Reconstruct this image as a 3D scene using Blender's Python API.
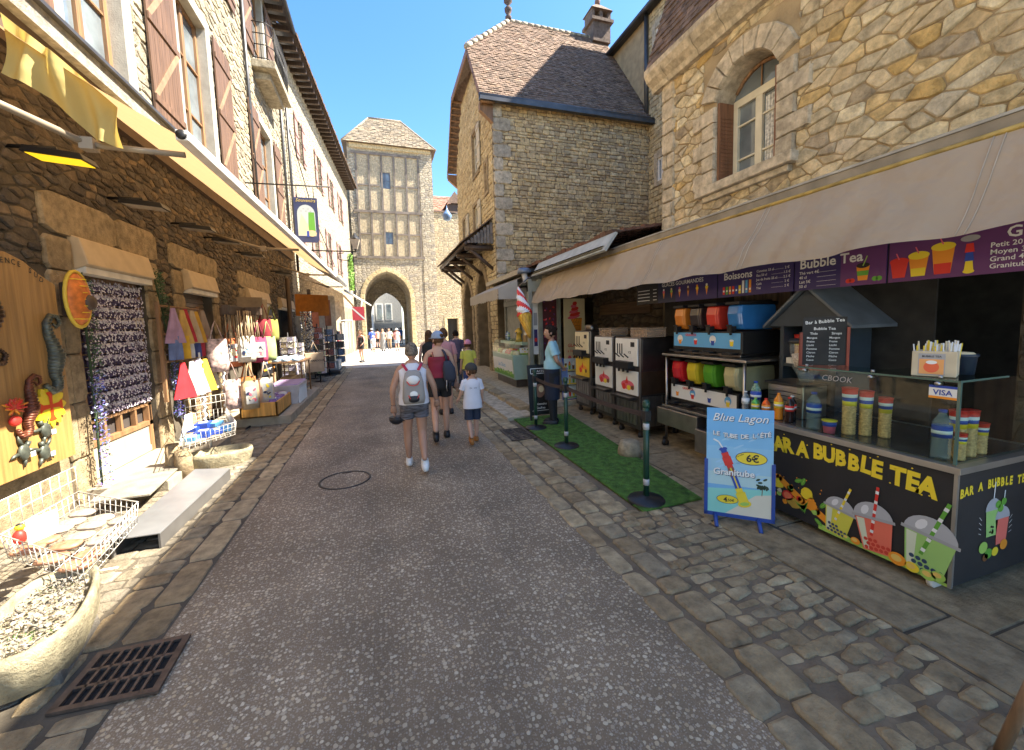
import bpy, bmesh, math, random
from mathutils import Vector, Matrix, noise as mnoise
R=math.radians
random.seed(7)
S=bpy.context.scene
for o in list(bpy.data.objects): bpy.data.objects.remove(o)
COL=S.collection
# ---------------------------------------------------------------- camera, sky, sun, exposure
F=405.;CH=1.75;YAW=math.atan(129/405.);PIT=math.atan(35/405.);ROLL=.03
fw=Vector((math.sin(YAW)*math.cos(PIT),math.cos(YAW)*math.cos(PIT),-math.sin(PIT)))
rt0=Vector((math.cos(YAW),-math.sin(YAW),0));up0=rt0.cross(fw)
rt=rt0*math.cos(ROLL)-up0*math.sin(ROLL);up=up0*math.cos(ROLL)+rt0*math.sin(ROLL)
cam=bpy.data.cameras.new('camera');co=bpy.data.objects.new('camera',cam);COL.objects.link(co)
cam.lens=F/1024*36;cam.sensor_width=36;cam.shift_y=-16/1024;cam.clip_end=2000;cam.clip_start=.05
m=Matrix((rt,up,-fw)).transposed().to_4x4();m.translation=Vector((0,0,CH));co.matrix_world=m
S.camera=co
W=bpy.data.worlds.new('World');S.world=W;W.use_nodes=True
wn=W.node_tree;bgn=wn.nodes['Background']
sky=wn.nodes.new('ShaderNodeTexSky');sky.sky_type='NISHITA';sky.sun_disc=False
ELEV=51.;AZ=101.                      # azimuth clockwise from +Y (the street's direction)
sky.sun_elevation=R(ELEV);sky.sun_rotation=R(AZ);sky.air_density=1.0;sky.dust_density=.5;sky.ozone_density=2;sky.altitude=200
hsv=wn.nodes.new('ShaderNodeHueSaturation');hsv.inputs['Saturation'].default_value=1.24;hsv.inputs['Value'].default_value=.9;wn.links.new(sky.outputs[0],hsv.inputs['Color']);wn.links.new(hsv.outputs[0],bgn.inputs[0]);bgn.inputs[1].default_value=.086
sl=bpy.data.lights.new('sun','SUN');so=bpy.data.objects.new('sun',sl);COL.objects.link(so)
sl.energy=4.5;sl.angle=R(.55);sl.color=(1,.91,.76)
sd=Vector((math.sin(R(AZ))*math.cos(R(ELEV)),math.cos(R(AZ))*math.cos(R(ELEV)),math.sin(R(ELEV))))
so.rotation_euler=(-sd).to_track_quat('-Z','Y').to_euler()
so.location=(8,0,20)
S.view_settings.view_transform='Standard';S.view_settings.look='None';S.view_settings.gamma=1
S.view_settings.exposure=2.45
S.view_settings.use_curve_mapping=False
S.cycles.max_bounces=12;S.cycles.diffuse_bounces=8;S.cycles.transparent_max_bounces=16
# ---------------------------------------------------------------- materials
MC={}
def _nt(name,rough,metal):
    m=bpy.data.materials.new(name);m.use_nodes=True;nt=m.node_tree;b=nt.nodes['Principled BSDF']
    b.inputs['Roughness'].default_value=rough;b.inputs['Metallic'].default_value=metal
    return m,nt,b
def c4(c): return (c[0],c[1],c[2],1)
def M(name,col=(.5,.5,.5),rough=.6,metal=0,var=.12,vs=6,bump=0,bs=60,isl=0,emit=0,alpha=1,trans=0,spec=.5,stretch=None):
    if name in MC: return MC[name]
    m,nt,b=_nt(name,rough,metal);N=nt.nodes.new;L=nt.links.new
    b.inputs['Specular IOR Level'].default_value=spec
    tc=N('ShaderNodeTexCoord');co_=tc.outputs['Object']
    if stretch:
        mp=N('ShaderNodeMapping');mp.inputs['Scale'].default_value=stretch;L(co_,mp.inputs[0]);co_=mp.outputs[0]
    no=N('ShaderNodeTexNoise');no.inputs['Scale'].default_value=vs;no.inputs['Detail'].default_value=5;L(co_,no.inputs['Vector'])
    mr=N('ShaderNodeMapRange');mr.inputs[3].default_value=1-var*1.6;mr.inputs[4].default_value=1+var*1.6;mr.inputs[1].default_value=.25;mr.inputs[2].default_value=.75
    L(no.outputs['Fac'],mr.inputs[0]);val=mr.outputs[0]
    if isl:
        g=N('ShaderNodeNewGeometry');m2=N('ShaderNodeMapRange');m2.inputs[3].default_value=1-isl;m2.inputs[4].default_value=1+isl
        L(g.outputs['Random Per Island'],m2.inputs[0]);mm=N('ShaderNodeMath');mm.operation='MULTIPLY';L(val,mm.inputs[0]);L(m2.outputs[0],mm.inputs[1]);val=mm.outputs[0]
    hs=N('ShaderNodeHueSaturation');hs.inputs['Color'].default_value=c4(col);L(val,hs.inputs['Value']);L(hs.outputs[0],b.inputs['Base Color'])
    if emit:
        b.inputs['Emission Color'].default_value=c4(col);b.inputs['Emission Strength'].default_value=emit
    if alpha<1: b.inputs['Alpha'].default_value=alpha
    if trans: b.inputs['Transmission Weight'].default_value=trans
    if bump:
        n2=N('ShaderNodeTexNoise');n2.inputs['Scale'].default_value=bs;n2.inputs['Detail'].default_value=6;L(co_,n2.inputs['Vector'])
        bp=N('ShaderNodeBump');bp.inputs['Strength'].default_value=bump;bp.inputs['Distance'].default_value=.01;L(n2.outputs['Fac'],bp.inputs['Height']);L(bp.outputs[0],b.inputs['Normal'])
    MC[name]=m;return m
def ramp(nt,cols):
    cols=list(cols)*2 if len(cols)==1 else cols;r=nt.nodes.new('ShaderNodeValToRGB');e=r.color_ramp.elements
    while len(e)<len(cols): e.new(.5)
    cols=list(cols)*2 if len(cols)==1 else cols
    for i,c in enumerate(cols): e[i].position=i/(len(cols)-1);e[i].color=c4(c)
    return r
def stoneM(name,cols,stain=.35,bump=.6,dirt=(.12,.11,.09),rough=.9,st=1.1):
    """a stone surface: one hue per stone (mesh island), mottled, with grain and weather stains"""
    if name in MC: return MC[name]
    m,nt,b=_nt(name,rough,0);N=nt.nodes.new;L=nt.links.new
    b.inputs['Specular IOR Level'].default_value=.25
    tc=N('ShaderNodeTexCoord');g=N('ShaderNodeNewGeometry')
    r=ramp(nt,cols);L(g.outputs['Random Per Island'],r.inputs[0])
    n1=N('ShaderNodeTexNoise');n1.inputs['Scale'].default_value=9;n1.inputs['Detail'].default_value=8;n1.inputs['Roughness'].default_value=.65;L(tc.outputs['Object'],n1.inputs['Vector'])
    mr=N('ShaderNodeMapRange');mr.inputs[1].default_value=.28;mr.inputs[2].default_value=.72;mr.inputs[3].default_value=.5;mr.inputs[4].default_value=1.42;L(n1.outputs['Fac'],mr.inputs[0])
    hs=N('ShaderNodeHueSaturation');L(r.outputs[0],hs.inputs['Color']);L(mr.outputs[0],hs.inputs['Value'])
    n2=N('ShaderNodeTexNoise');n2.inputs['Scale'].default_value=st;n2.inputs['Detail'].default_value=9;n2.inputs['Roughness'].default_value=.7;L(tc.outputs['Object'],n2.inputs['Vector'])
    m2=N('ShaderNodeMapRange');m2.inputs[1].default_value=.5;m2.inputs[2].default_value=.72;m2.inputs[4].default_value=stain;L(n2.outputs['Fac'],m2.inputs[0])
    mx=N('ShaderNodeMixRGB');mx.inputs[2].default_value=c4(dirt);L(m2.outputs[0],mx.inputs[0]);L(hs.outputs[0],mx.inputs[1]);L(mx.outputs[0],b.inputs['Base Color'])
    n3=N('ShaderNodeTexNoise');n3.inputs['Scale'].default_value=38;n3.inputs['Detail'].default_value=8;n3.inputs['Roughness'].default_value=.7;L(tc.outputs['Object'],n3.inputs['Vector'])
    bp=N('ShaderNodeBump');bp.inputs['Strength'].default_value=min(1,bump*1.5);bp.inputs['Distance'].default_value=.03;L(n3.outputs['Fac'],bp.inputs['Height']);L(bp.outputs[0],b.inputs['Normal'])
    MC[name]=m;return m
def masonryM(name,cols,mortar,su=3.,sv=7.,rnd=.8,bump=1.,edge=.07,stain=.3):
    """far masonry: voronoi stones laid in stretched cells"""
    m,nt,b=_nt(name,.92,0);N=nt.nodes.new;L=nt.links.new
    b.inputs['Specular IOR Level'].default_value=.2
    tc=N('ShaderNodeTexCoord');sp=N('ShaderNodeSeparateXYZ');L(tc.outputs['Object'],sp.inputs[0])
    ad=N('ShaderNodeMath');L(sp.outputs[0],ad.inputs[0]);L(sp.outputs[1],ad.inputs[1])
    def mul(a,k):
        q=N('ShaderNodeMath');q.operation='MULTIPLY';L(a,q.inputs[0]);q.inputs[1].default_value=k;return q.outputs[0]
    cb=N('ShaderNodeCombineXYZ');L(mul(ad.outputs[0],su),cb.inputs[0]);L(mul(sp.outputs[2],sv),cb.inputs[1])
    nz=N('ShaderNodeTexNoise');nz.inputs['Scale'].default_value=.9;nz.inputs['Detail'].default_value=3;L(cb.outputs[0],nz.inputs['Vector'])
    va=N('ShaderNodeVectorMath');va.operation='MULTIPLY_ADD';va.inputs[1].default_value=(.6,.6,0);L(nz.outputs['Color'],va.inputs[0]);L(cb.outputs[0],va.inputs[2])
    v1=N('ShaderNodeTexVoronoi');v1.voronoi_dimensions='2D';v1.inputs['Scale'].default_value=1;v1.inputs['Randomness'].default_value=rnd;L(va.outputs[0],v1.inputs['Vector'])
    v2=N('ShaderNodeTexVoronoi');v2.voronoi_dimensions='2D';v2.feature='DISTANCE_TO_EDGE';v2.inputs['Scale'].default_value=1;v2.inputs['Randomness'].default_value=rnd;L(va.outputs[0],v2.inputs['Vector'])
    sc=N('ShaderNodeSeparateXYZ');L(v1.outputs['Color'],sc.inputs[0])
    r=ramp(nt,cols);L(sc.outputs[0],r.inputs[0])
    n1=N('ShaderNodeTexNoise');n1.inputs['Scale'].default_value=7;n1.inputs['Detail'].default_value=8;L(tc.outputs['Object'],n1.inputs['Vector'])
    mr=N('ShaderNodeMapRange');mr.inputs[1].default_value=.3;mr.inputs[2].default_value=.7;mr.inputs[3].default_value=.65;mr.inputs[4].default_value=1.3;L(n1.outputs['Fac'],mr.inputs[0])
    hs=N('ShaderNodeHueSaturation');L(r.outputs[0],hs.inputs['Color']);L(mr.outputs[0],hs.inputs['Value'])
    me=N('ShaderNodeMapRange');me.inputs[1].default_value=edge*.4;me.inputs[2].default_value=edge;L(v2.outputs['Distance'],me.inputs[0])
    mx=N('ShaderNodeMixRGB');mx.inputs[1].default_value=c4(mortar);L(me.outputs[0],mx.inputs[0]);L(hs.outputs[0],mx.inputs[2])
    n2=N('ShaderNodeTexNoise');n2.inputs['Scale'].default_value=.5;n2.inputs['Detail'].default_value=8;n2.inputs['Roughness'].default_value=.65;L(tc.outputs['Object'],n2.inputs['Vector'])
    m2=N('ShaderNodeMapRange');m2.inputs[1].default_value=.5;m2.inputs[2].default_value=.75;m2.inputs[4].default_value=stain;L(n2.outputs['Fac'],m2.inputs[0])
    mz=N('ShaderNodeMixRGB');mz.inputs[2].default_value=(.1,.095,.08,1);L(m2.outputs[0],mz.inputs[0]);L(mx.outputs[0],mz.inputs[1]);L(mz.outputs[0],b.inputs['Base Color'])
    ms=N('ShaderNodeMapRange');ms.inputs[1].default_value=0;ms.inputs[2].default_value=edge*2.2;L(v2.outputs['Distance'],ms.inputs[0])
    a2=N('ShaderNodeMath');a2.operation='MULTIPLY_ADD';a2.inputs[1].default_value=.4;L(n1.outputs['Fac'],a2.inputs[0]);L(ms.outputs[0],a2.inputs[2])
    bp=N('ShaderNodeBump');bp.inputs['Strength'].default_value=bump;bp.inputs['Distance'].default_value=.05;L(a2.outputs[0],bp.inputs['Height']);L(bp.outputs[0],b.inputs['Normal'])
    MC[name]=m;return m
def roadM():
    """worn asphalt with pale limestone chippings showing"""
    m,nt,b=_nt('road_asphalt',.75,0);N=nt.nodes.new;L=nt.links.new
    tc=N('ShaderNodeTexCoord');P=tc.outputs['Object']
    nz=N('ShaderNodeTexNoise');nz.inputs['Scale'].default_value=30;L(P,nz.inputs['Vector'])
    va=N('ShaderNodeVectorMath');va.operation='MULTIPLY_ADD';va.inputs[1].default_value=(.014,.014,0);L(nz.outputs['Color'],va.inputs[0]);L(P,va.inputs[2])
    def layer(scale,rad,keep):
        v=N('ShaderNodeTexVoronoi');v.voronoi_dimensions='2D';v.inputs['Scale'].default_value=scale;L(va.outputs[0],v.inputs['Vector'])
        s=N('ShaderNodeSeparateXYZ');L(v.outputs['Color'],s.inputs[0])
        rr=N('ShaderNodeMath');rr.operation='MULTIPLY';L(s.outputs[1],rr.inputs[0]);rr.inputs[1].default_value=rad
        ra=N('ShaderNodeMath');ra.operation='ADD';L(rr.outputs[0],ra.inputs[0]);ra.inputs[1].default_value=rad*.45
        d=N('ShaderNodeMath');d.operation='SUBTRACT';L(ra.outputs[0],d.inputs[0]);L(v.outputs['Distance'],d.inputs[1])
        q=N('ShaderNodeMapRange');q.inputs[1].default_value=0;q.inputs[2].default_value=.06;L(d.outputs[0],q.inputs[0])
        k=N('ShaderNodeMath');k.operation='LESS_THAN';L(s.outputs[0],k.inputs[0]);k.inputs[1].default_value=keep
        mm=N('ShaderNodeMath');mm.operation='MULTIPLY';L(q.outputs[0],mm.inputs[0]);L(k.outputs[0],mm.inputs[1])
        return mm.outputs[0],s.outputs[2]
    a1,h1=layer(42,.36,.55);a2,h2=layer(88,.34,.6)
    r1=ramp(nt,[(.38,.30,.20),(.52,.43,.30),(.42,.31,.18),(.62,.53,.38)]);L(h1,r1.inputs[0])
    n1=N('ShaderNodeTexNoise');n1.inputs['Scale'].default_value=120;n1.inputs['Detail'].default_value=4;L(P,n1.inputs['Vector'])
    rb=ramp(nt,[(.115,.080,.046),(.225,.162,.098),(.34,.255,.165)]);L(n1.outputs['Fac'],rb.inputs[0])
    n2=N('ShaderNodeTexNoise');n2.inputs['Scale'].default_value=1.3;n2.inputs['Detail'].default_value=8;L(P,n2.inputs['Vector'])
    mq=N('ShaderNodeMapping');mq.inputs['Scale'].default_value=(1.1,.16,1);L(P,mq.inputs[0]);n5=N('ShaderNodeTexNoise');n5.inputs['Scale'].default_value=1.5;n5.inputs['Detail'].default_value=5;L(mq.outputs[0],n5.inputs['Vector'])
    av=N('ShaderNodeMath');av.operation='ADD';L(n2.outputs['Fac'],av.inputs[0]);L(n5.outputs['Fac'],av.inputs[1])
    q=N('ShaderNodeMapRange');q.inputs[1].default_value=.72;q.inputs[2].default_value=1.28;q.inputs[3].default_value=.62;q.inputs[4].default_value=1.32;L(av.outputs[0],q.inputs[0])
    m1=N('ShaderNodeMixRGB');L(a2,m1.inputs[0]);L(rb.outputs[0],m1.inputs[1]);m1.inputs[2].default_value=(.33,.27,.20,1)
    m2=N('ShaderNodeMixRGB');L(a1,m2.inputs[0]);L(m1.outputs[0],m2.inputs[1]);L(r1.outputs[0],m2.inputs[2])
    hs=N('ShaderNodeHueSaturation');L(m2.outputs[0],hs.inputs['Color']);L(q.outputs[0],hs.inputs['Value']);L(hs.outputs[0],b.inputs['Base Color'])
    ad=N('ShaderNodeMath');ad.operation='MULTIPLY_ADD';ad.inputs[1].default_value=.5;L(n1.outputs['Fac'],ad.inputs[0]);L(a1,ad.inputs[2])
    bp=N('ShaderNodeBump');bp.inputs['Strength'].default_value=.7;bp.inputs['Distance'].default_value=.006;L(ad.outputs[0],bp.inputs['Height']);L(bp.outputs[0],b.inputs['Normal'])
    return m
def woodM(name,col,axis=2,rough=.6,var=.3):
    if name in MC: return MC[name]
    st=[26,26,26];st[axis]=1.6
    return M(name,col,rough,var=var,vs=1.,bump=.25,bs=2.,stretch=tuple(st),isl=.1)
# ---------------------------------------------------------------- mesh building
def U(x,y,X=None,Y=None,Z=None):
    """surveying: where the photo's sight line through a pixel meets a wall plane or floor level of the street"""
    d=fw+rt*(x-512)/F-up*(y-359)/F;o=Vector((0,0,CH))
    t=(X-o.x)/d.x if X is not None else (Y-o.y)/d.y if Y is not None else (Z-o.z)/d.z
    return o+d*t
def wl(o):
    v=Vector((0,0,0))
    while o is not None: v+=o.location;o=o.parent
    return v
def tag(o,label=None,cat=None,group=None,kind=None):
    if label:o['label']=label
    if cat:o['category']=cat
    if group:o['group']=group
    if kind:o['kind']=kind
    return o
def thing(name,loc,label,cat,group=None):
    o=bpy.data.objects.new(name,None);o.empty_display_size=.1;o.location=loc;COL.objects.link(o)
    return tag(o,label,cat,group)
class MB:
    def __init__(s): s.v=[];s.f=[];s.m=[];s.mats=[];s.sm=[]
    def mi(s,mat):
        if mat not in s.mats: s.mats.append(mat)
        return s.mats.index(mat)
    def add(s,vs,fs,mat,sm=False):
        b=len(s.v);k=s.mi(mat);s.v+=[Vector(v) for v in vs]
        for f in fs: s.f.append([b+i for i in f]);s.m.append(k);s.sm.append(sm)
        return s
    def box(s,x0,x1,y0,y1,z0,z1,mat,rz=0,rot=None):
        c=Vector(((x0+x1)/2,(y0+y1)/2,(z0+z1)/2));vs=[Vector((x,y,z)) for x in(x0,x1) for y in(y0,y1) for z in(z0,z1)]
        if rz or rot:
            m=rot if rot else Matrix.Rotation(rz,3,'Z');vs=[c+m@(v-c) for v in vs]
        return s.add(vs,[(0,1,3,2),(4,6,7,5),(0,4,5,1),(2,3,7,6),(0,2,6,4),(1,5,7,3)],mat)
    def hexa(s,b,t,mat):   # bottom ring, top ring (same count)
        n=len(b);return s.add(list(b)+list(t),[tuple(reversed(range(n))),tuple(range(n,2*n))]+[(i,(i+1)%n,n+(i+1)%n,n+i) for i in range(n)],mat)
    def tube(s,pts,r,mat,n=8,ry=None,caps=True,closed=False):
        pts=[Vector(p) for p in pts];k=len(pts);rr=r if isinstance(r,(list,tuple)) else [r]*k
        ryy=ry if isinstance(ry,(list,tuple)) else ([ry]*k if ry else rr)
        vs=[];prev=None
        for i,p in enumerate(pts):
            a=pts[(i-1)%k] if (i>0 or closed) else p;c=pts[(i+1)%k] if (i<k-1 or closed) else p
            t=(c-a).normalized() if (c-a).length>1e-9 else Vector((0,0,1))
            if prev is None:
                h=Vector((1,0,0)) if abs(t.x)<.8 else Vector((0,1,0));u=(h-t*h.dot(t)).normalized()
            else: u=(prev-t*prev.dot(t)); u=u.normalized() if u.length>1e-6 else prev
            prev=u;w=t.cross(u)
            for j in range(n):
                an=2*math.pi*j/n;vs.append(p+u*math.cos(an)*rr[i]+w*math.sin(an)*ryy[i])
        fs=[]
        for i in range(k if closed else k-1):
            i2=(i+1)%k
            for j in range(n):
                j2=(j+1)%n;fs.append((i*n+j,i*n+j2,i2*n+j2,i2*n+j))
        if caps and not closed: fs.append(tuple(reversed(range(n))));fs.append(tuple((k-1)*n+j for j in range(n)))
        return s.add(vs,fs,mat,True)
    def lathe(s,prof,o,mat,n=16,axis='Z',sx=1,sy=1,flat=False,cap=True):
        o=Vector(o);vs=[];k=len(prof)
        for (r,z) in prof:
            for j in range(n):
                a=2*math.pi*j/n;x=r*math.cos(a)*sx;y=r*math.sin(a)*sy
                vs.append(o+(Vector((x,y,z)) if axis=='Z' else Vector((z,x,y)) if axis=='X' else Vector((x,z,y))))
        fs=[(i*n+j,i*n+(j+1)%n,(i+1)*n+(j+1)%n,(i+1)*n+j) for i in range(k-1) for j in range(n)]
        if cap and prof[0][0]>1e-4: fs.append(tuple(reversed(range(n))))
        if cap and prof[-1][0]>1e-4: fs.append(tuple((k-1)*n+j for j in range(n)))
        return s.add(vs,fs,mat,not flat)
    def ball(s,o,rx,ry,rz,mat,n=12,k=8,fn=None):
        o=Vector(o);vs=[];fs=[]
        for i in range(k+1):
            ph=math.pi*i/k-math.pi/2
            for j in range(n):
                a=2*math.pi*j/n;d=Vector((math.cos(a)*math.cos(ph),math.sin(a)*math.cos(ph),math.sin(ph)))
                v=Vector((d.x*rx,d.y*ry,d.z*rz))
                if fn: v=fn(v,d)
                vs.append(o+v)
        for i in range(k):
            for j in range(n): fs.append((i*n+j,i*n+(j+1)%n,(i+1)*n+(j+1)%n,(i+1)*n+j))
        return s.add(vs,fs,mat,True)
    def build(s,name,parent=None,label=None,cat=None,group=None,kind=None,bev=0,origin=None):
        me=bpy.data.meshes.new(name)
        off=wl(parent) if parent else (Vector(origin) if origin is not None else Vector((0,0,0)))
        if not parent and origin is None and s.v and kind is None:
            xs=[v.x for v in s.v];ys=[v.y for v in s.v];off=Vector(((min(xs)+max(xs))/2,(min(ys)+max(ys))/2,min(v.z for v in s.v)))
        me.from_pydata([tuple(v-off) for v in s.v],[],s.f)
        for mt in s.mats: me.materials.append(mt)
        me.polygons.foreach_set('material_index',s.m);me.polygons.foreach_set('use_smooth',s.sm)
        bm=bmesh.new();bm.from_mesh(me)
        bmesh.ops.remove_doubles(bm,verts=bm.verts,dist=1e-5) if len(s.v)<400 and not bev else None
        bmesh.ops.recalc_face_normals(bm,faces=bm.faces);bm.to_mesh(me);bm.free();me.update()
        o=bpy.data.objects.new(name,me);COL.objects.link(o)
        if parent: o.parent=parent
        else: o.location=off
        if bev:
            b=o.modifiers.new('bevel','BEVEL');b.width=bev;b.segments=2;b.limit_method='ANGLE'
        return tag(o,label,cat,group,kind)
def struct(mb,name): return mb.build(name,kind='structure')
class Fr:
    """a plane in the world: u, v along it, w out of it"""
    def __init__(s,o,u,v,n): s.o=Vector(o);s.u=Vector(u).normalized();s.v=Vector(v).normalized();s.n=Vector(n).normalized()
    def __call__(s,a,b,c=0): return s.o+s.u*a+s.v*b+s.n*c
def FX(x): return Fr((x,0,0),(0,1,0),(0,0,1),(-1,0,0))    # wall facing the street from the right (u=Y, v=Z)
def FXp(x): return Fr((x,0,0),(0,1,0),(0,0,1),(1,0,0))    # left-hand wall facing +X
def FY(y): return Fr((0,y,0),(1,0,0),(0,0,1),(0,-1,0))    # wall facing the camera end
_tc={}
def textmesh(body,size=1,bold=0,align='CENTER',sp=1,shear=0):
    key=(body,bold,align,sp,shear)
    if key not in _tc:
        c=bpy.data.curves.new('t','FONT');c.body=body;c.size=1;c.align_x=align;c.offset=bold;c.space_character=sp;c.shear=shear;c.resolution_u=2
        o=bpy.data.objects.new('t',c);COL.objects.link(o);dg=bpy.context.evaluated_depsgraph_get();dg.update()
        me=bpy.data.meshes.new_from_object(o.evaluated_get(dg))
        _tc[key]=([v.co.copy() for v in me.vertices],[tuple(p.vertices) for p in me.polygons])
        bpy.data.objects.remove(o);bpy.data.curves.remove(c);bpy.data.meshes.remove(me)
    v,f=_tc[key];return [x*size for x in v],f
class Art(MB):
    """flat print / lettering laid on a plane, each layer a little prouder"""
    def __init__(s,fr,w=.0015): super().__init__();s.fr=fr;s.w=w
    def poly(s,pts,mat,l=0): return s.add([s.fr(a,b,s.w+l*.0006) for a,b in pts],[tuple(range(len(pts)))],mat)
    def rect(s,a0,a1,b0,b1,mat,l=0): return s.poly([(a0,b0),(a1,b0),(a1,b1),(a0,b1)],mat,l)
    def disc(s,a,b,ra,rb,mat,l=0,n=20,rot=0):
        p=[]
        for i in range(n):
            t=2*math.pi*i/n;x=ra*math.cos(t);y=rb*math.sin(t);p.append((a+x*math.cos(rot)-y*math.sin(rot),b+x*math.sin(rot)+y*math.cos(rot)))
        return s.poly(p,mat,l)
    def text(s,body,a,b,size,mat,l=1,bold=0,rot=0,align='CENTER',sx=1,shear=0,sp=1):
        v,f=textmesh(body,size,bold,align,sp,shear);cr,sr=math.cos(rot),math.sin(rot)
        return s.add([s.fr(a+(p.x*sx)*cr-p.y*sr,b+(p.x*sx)*sr+p.y*cr,s.w+l*.0006) for p in v],f,mat)
    def line(s,pts,w,mat,l=1):
        for (a,b),(c,d) in zip(pts,pts[1:]):
            dx,dy=c-a,d-b;k=math.hypot(dx,dy) or 1;nx,ny=-dy/k*w/2,dx/k*w/2
            s.poly([(a+nx,b+ny),(c+nx,d+ny),(c-nx,d-ny),(a-nx,b-ny)],mat,l)
        return s
# --- masonry
def clip(poly,nx,ny,d):
    out=[];n=len(poly)
    for i in range(n):
        p=poly[i];q=poly[(i+1)%n];a=p[0]*nx+p[1]*ny-d;b=q[0]*nx+q[1]*ny-d
        if a<=0: out.append(p)
        if a*b<0:
            t=a/(a-b);out.append((p[0]+(q[0]-p[0])*t,p[1]+(q[1]-p[1])*t))
    return out
def area(p): return abs(sum(p[i][0]*p[(i+1)%len(p)][1]-p[(i+1)%len(p)][0]*p[i][1] for i in range(len(p))))/2
def shrink(p,g):
    n=len(p);cx=sum(a for a,b in p)/n;cy=sum(b for a,b in p)/n;out=p
    for i in range(n):
        a=p[i];b=p[(i+1)%n];dx,dy=b[0]-a[0],b[1]-a[1];k=math.hypot(dx,dy)
        if k<1e-6: continue
        nx,ny=dy/k,-dx/k
        if (cx-a[0])*nx+(cy-a[1])*ny>0: nx,ny=-nx,-ny
        out=clip(out,nx,ny,a[0]*nx+a[1]*ny-g)
        if len(out)<3: return []
    return out
def holes_clip(p,holes):
    for (a0,a1,b0,b1) in holes:
        if max(q[0] for q in p)<=a0 or min(q[0] for q in p)>=a1 or max(q[1] for q in p)<=b0 or min(q[1] for q in p)>=b1: continue
        best=[];ba=0
        for nx,ny,d in ((1,0,a0),(-1,0,-a1),(0,1,b0),(0,-1,-b1)):
            c=clip(p,nx,ny,d)
            if len(c)>2 and area(c)>ba: best=c;ba=area(c)
        if len(best)<3: return []
        p=best
    return p
def vor(u0,u1,v0,v1,su,sv,jit=.42,rnd=random):
    """irregular stones: Voronoi cells of a jittered grid, wider than high"""
    nu=max(1,int((u1-u0)/su));nv=max(1,int((v1-v0)/sv));su=(u1-u0)/nu;sv=(v1-v0)/nv;P={}
    for j in range(-2,nv+2):
        for i in range(-2,nu+2):
            P[i,j]=(u0+(i+.5+(.5 if j%2 else 0)+rnd.uniform(-jit,jit))*su,v0+(j+.5+rnd.uniform(-jit,jit))*sv)
    k=su/sv;out=[]
    for j in range(-1,nv+1):
        for i in range(-1,nu+1):
            x,y=P[i,j];p=[(x-su*1.5,y-sv*1.5),(x+su*1.5,y-sv*1.5),(x+su*1.5,y+sv*1.5),(x-su*1.5,y+sv*1.5)]
            for dj in (-2,-1,0,1,2):
                for di in (-2,-1,0,1,2):
                    if (di or dj) and (i+di,j+dj) in P:
                        a,b=P[i+di,j+dj];nx,ny=(a-x),(b-y)*k*k;d=((a+x)/2)*nx+((b+y)/2)*ny;p=clip(p,nx,ny,d)
                        if len(p)<3: break
                if len(p)<3: break
            if len(p)<3: continue
            for nx,ny,d in ((1,0,u1),(-1,0,-u0),(0,1,v1),(0,-1,-v0)):
                p=clip(p,nx,ny,d)
                if len(p)<3: break
            if len(p)>2 and area(p)>su*sv*.06: out.append(p)
    return out
def coursed(u0,u1,v0,v1,h=(.1,.18),w=(.15,.4),jit=.012,rnd=random):
    out=[];v=v0
    while v<v1-.02:
        hh=min(rnd.uniform(*h),v1-v)
        if v1-v-hh<h[0]*.5: hh=v1-v
        u=u0-rnd.uniform(0,w[0])
        while u<u1:
            ww=rnd.uniform(*w);a,b=max(u,u0),min(u+ww,u1);u+=ww
            if b-a<.04: continue
            j=lambda:rnd.uniform(-jit,jit)
            out.append([(a+j(),v+j()),(b+j(),v+j()),(b+j(),v+hh+j()),(a+j(),v+hh+j())])
        v+=hh
    return out
def stones(mb,fr,polys,mat,gap=.008,h=(.008,.03),bev=.012,holes=(),w0=0,keep=None,round_=1):
    for p in polys:
        if keep and not keep(sum(a for a,b in p)/len(p),sum(b for a,b in p)/len(p)): continue
        p=holes_clip(p,holes) if holes else p
        if len(p)<3: continue
        a=shrink(p,gap)
        if len(a)<3: continue
        if round_:   # knock off the corners
            q=[];n=len(a)
            for i in range(n):
                x,y=a[i];px,py=a[i-1];nx,ny=a[(i+1)%n];t=.13
                q.append((x+(px-x)*t,y+(py-y)*t));q.append((x+(nx-x)*t,y+(ny-y)*t))
            a=q
        n=len(a);cx=sum(q[0] for q in a)/n;cy=sum(q[1] for q in a)/n;hh=random.uniform(*h)
        r=math.sqrt(area(a)) or .01;k=max(.5,1-2.2*bev/r);k2=k*.55
        tl=random.uniform(-.12,.12)*hh/r;tm=random.uniform(-.12,.12)*hh/r
        vs=[fr(x,y,w0-.01) for x,y in a]+[fr(cx+(x-cx)*.99,cy+(y-cy)*.99,w0+hh*.45) for x,y in a]+[fr(cx+(x-cx)*k,cy+(y-cy)*k,w0+hh+(x-cx)*tl+random.uniform(-.1,.1)*hh) for x,y in a]+[fr(cx,cy,w0+hh*1.08)]
        fs=[]
        for i in range(n):
            i2=(i+1)%n;fs+=[(i,i2,n+i2,n+i),(n+i,n+i2,2*n+i2,2*n+i),(2*n+i,2*n+i2,3*n)]
        mb.add(vs,fs,mat,False)
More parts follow.
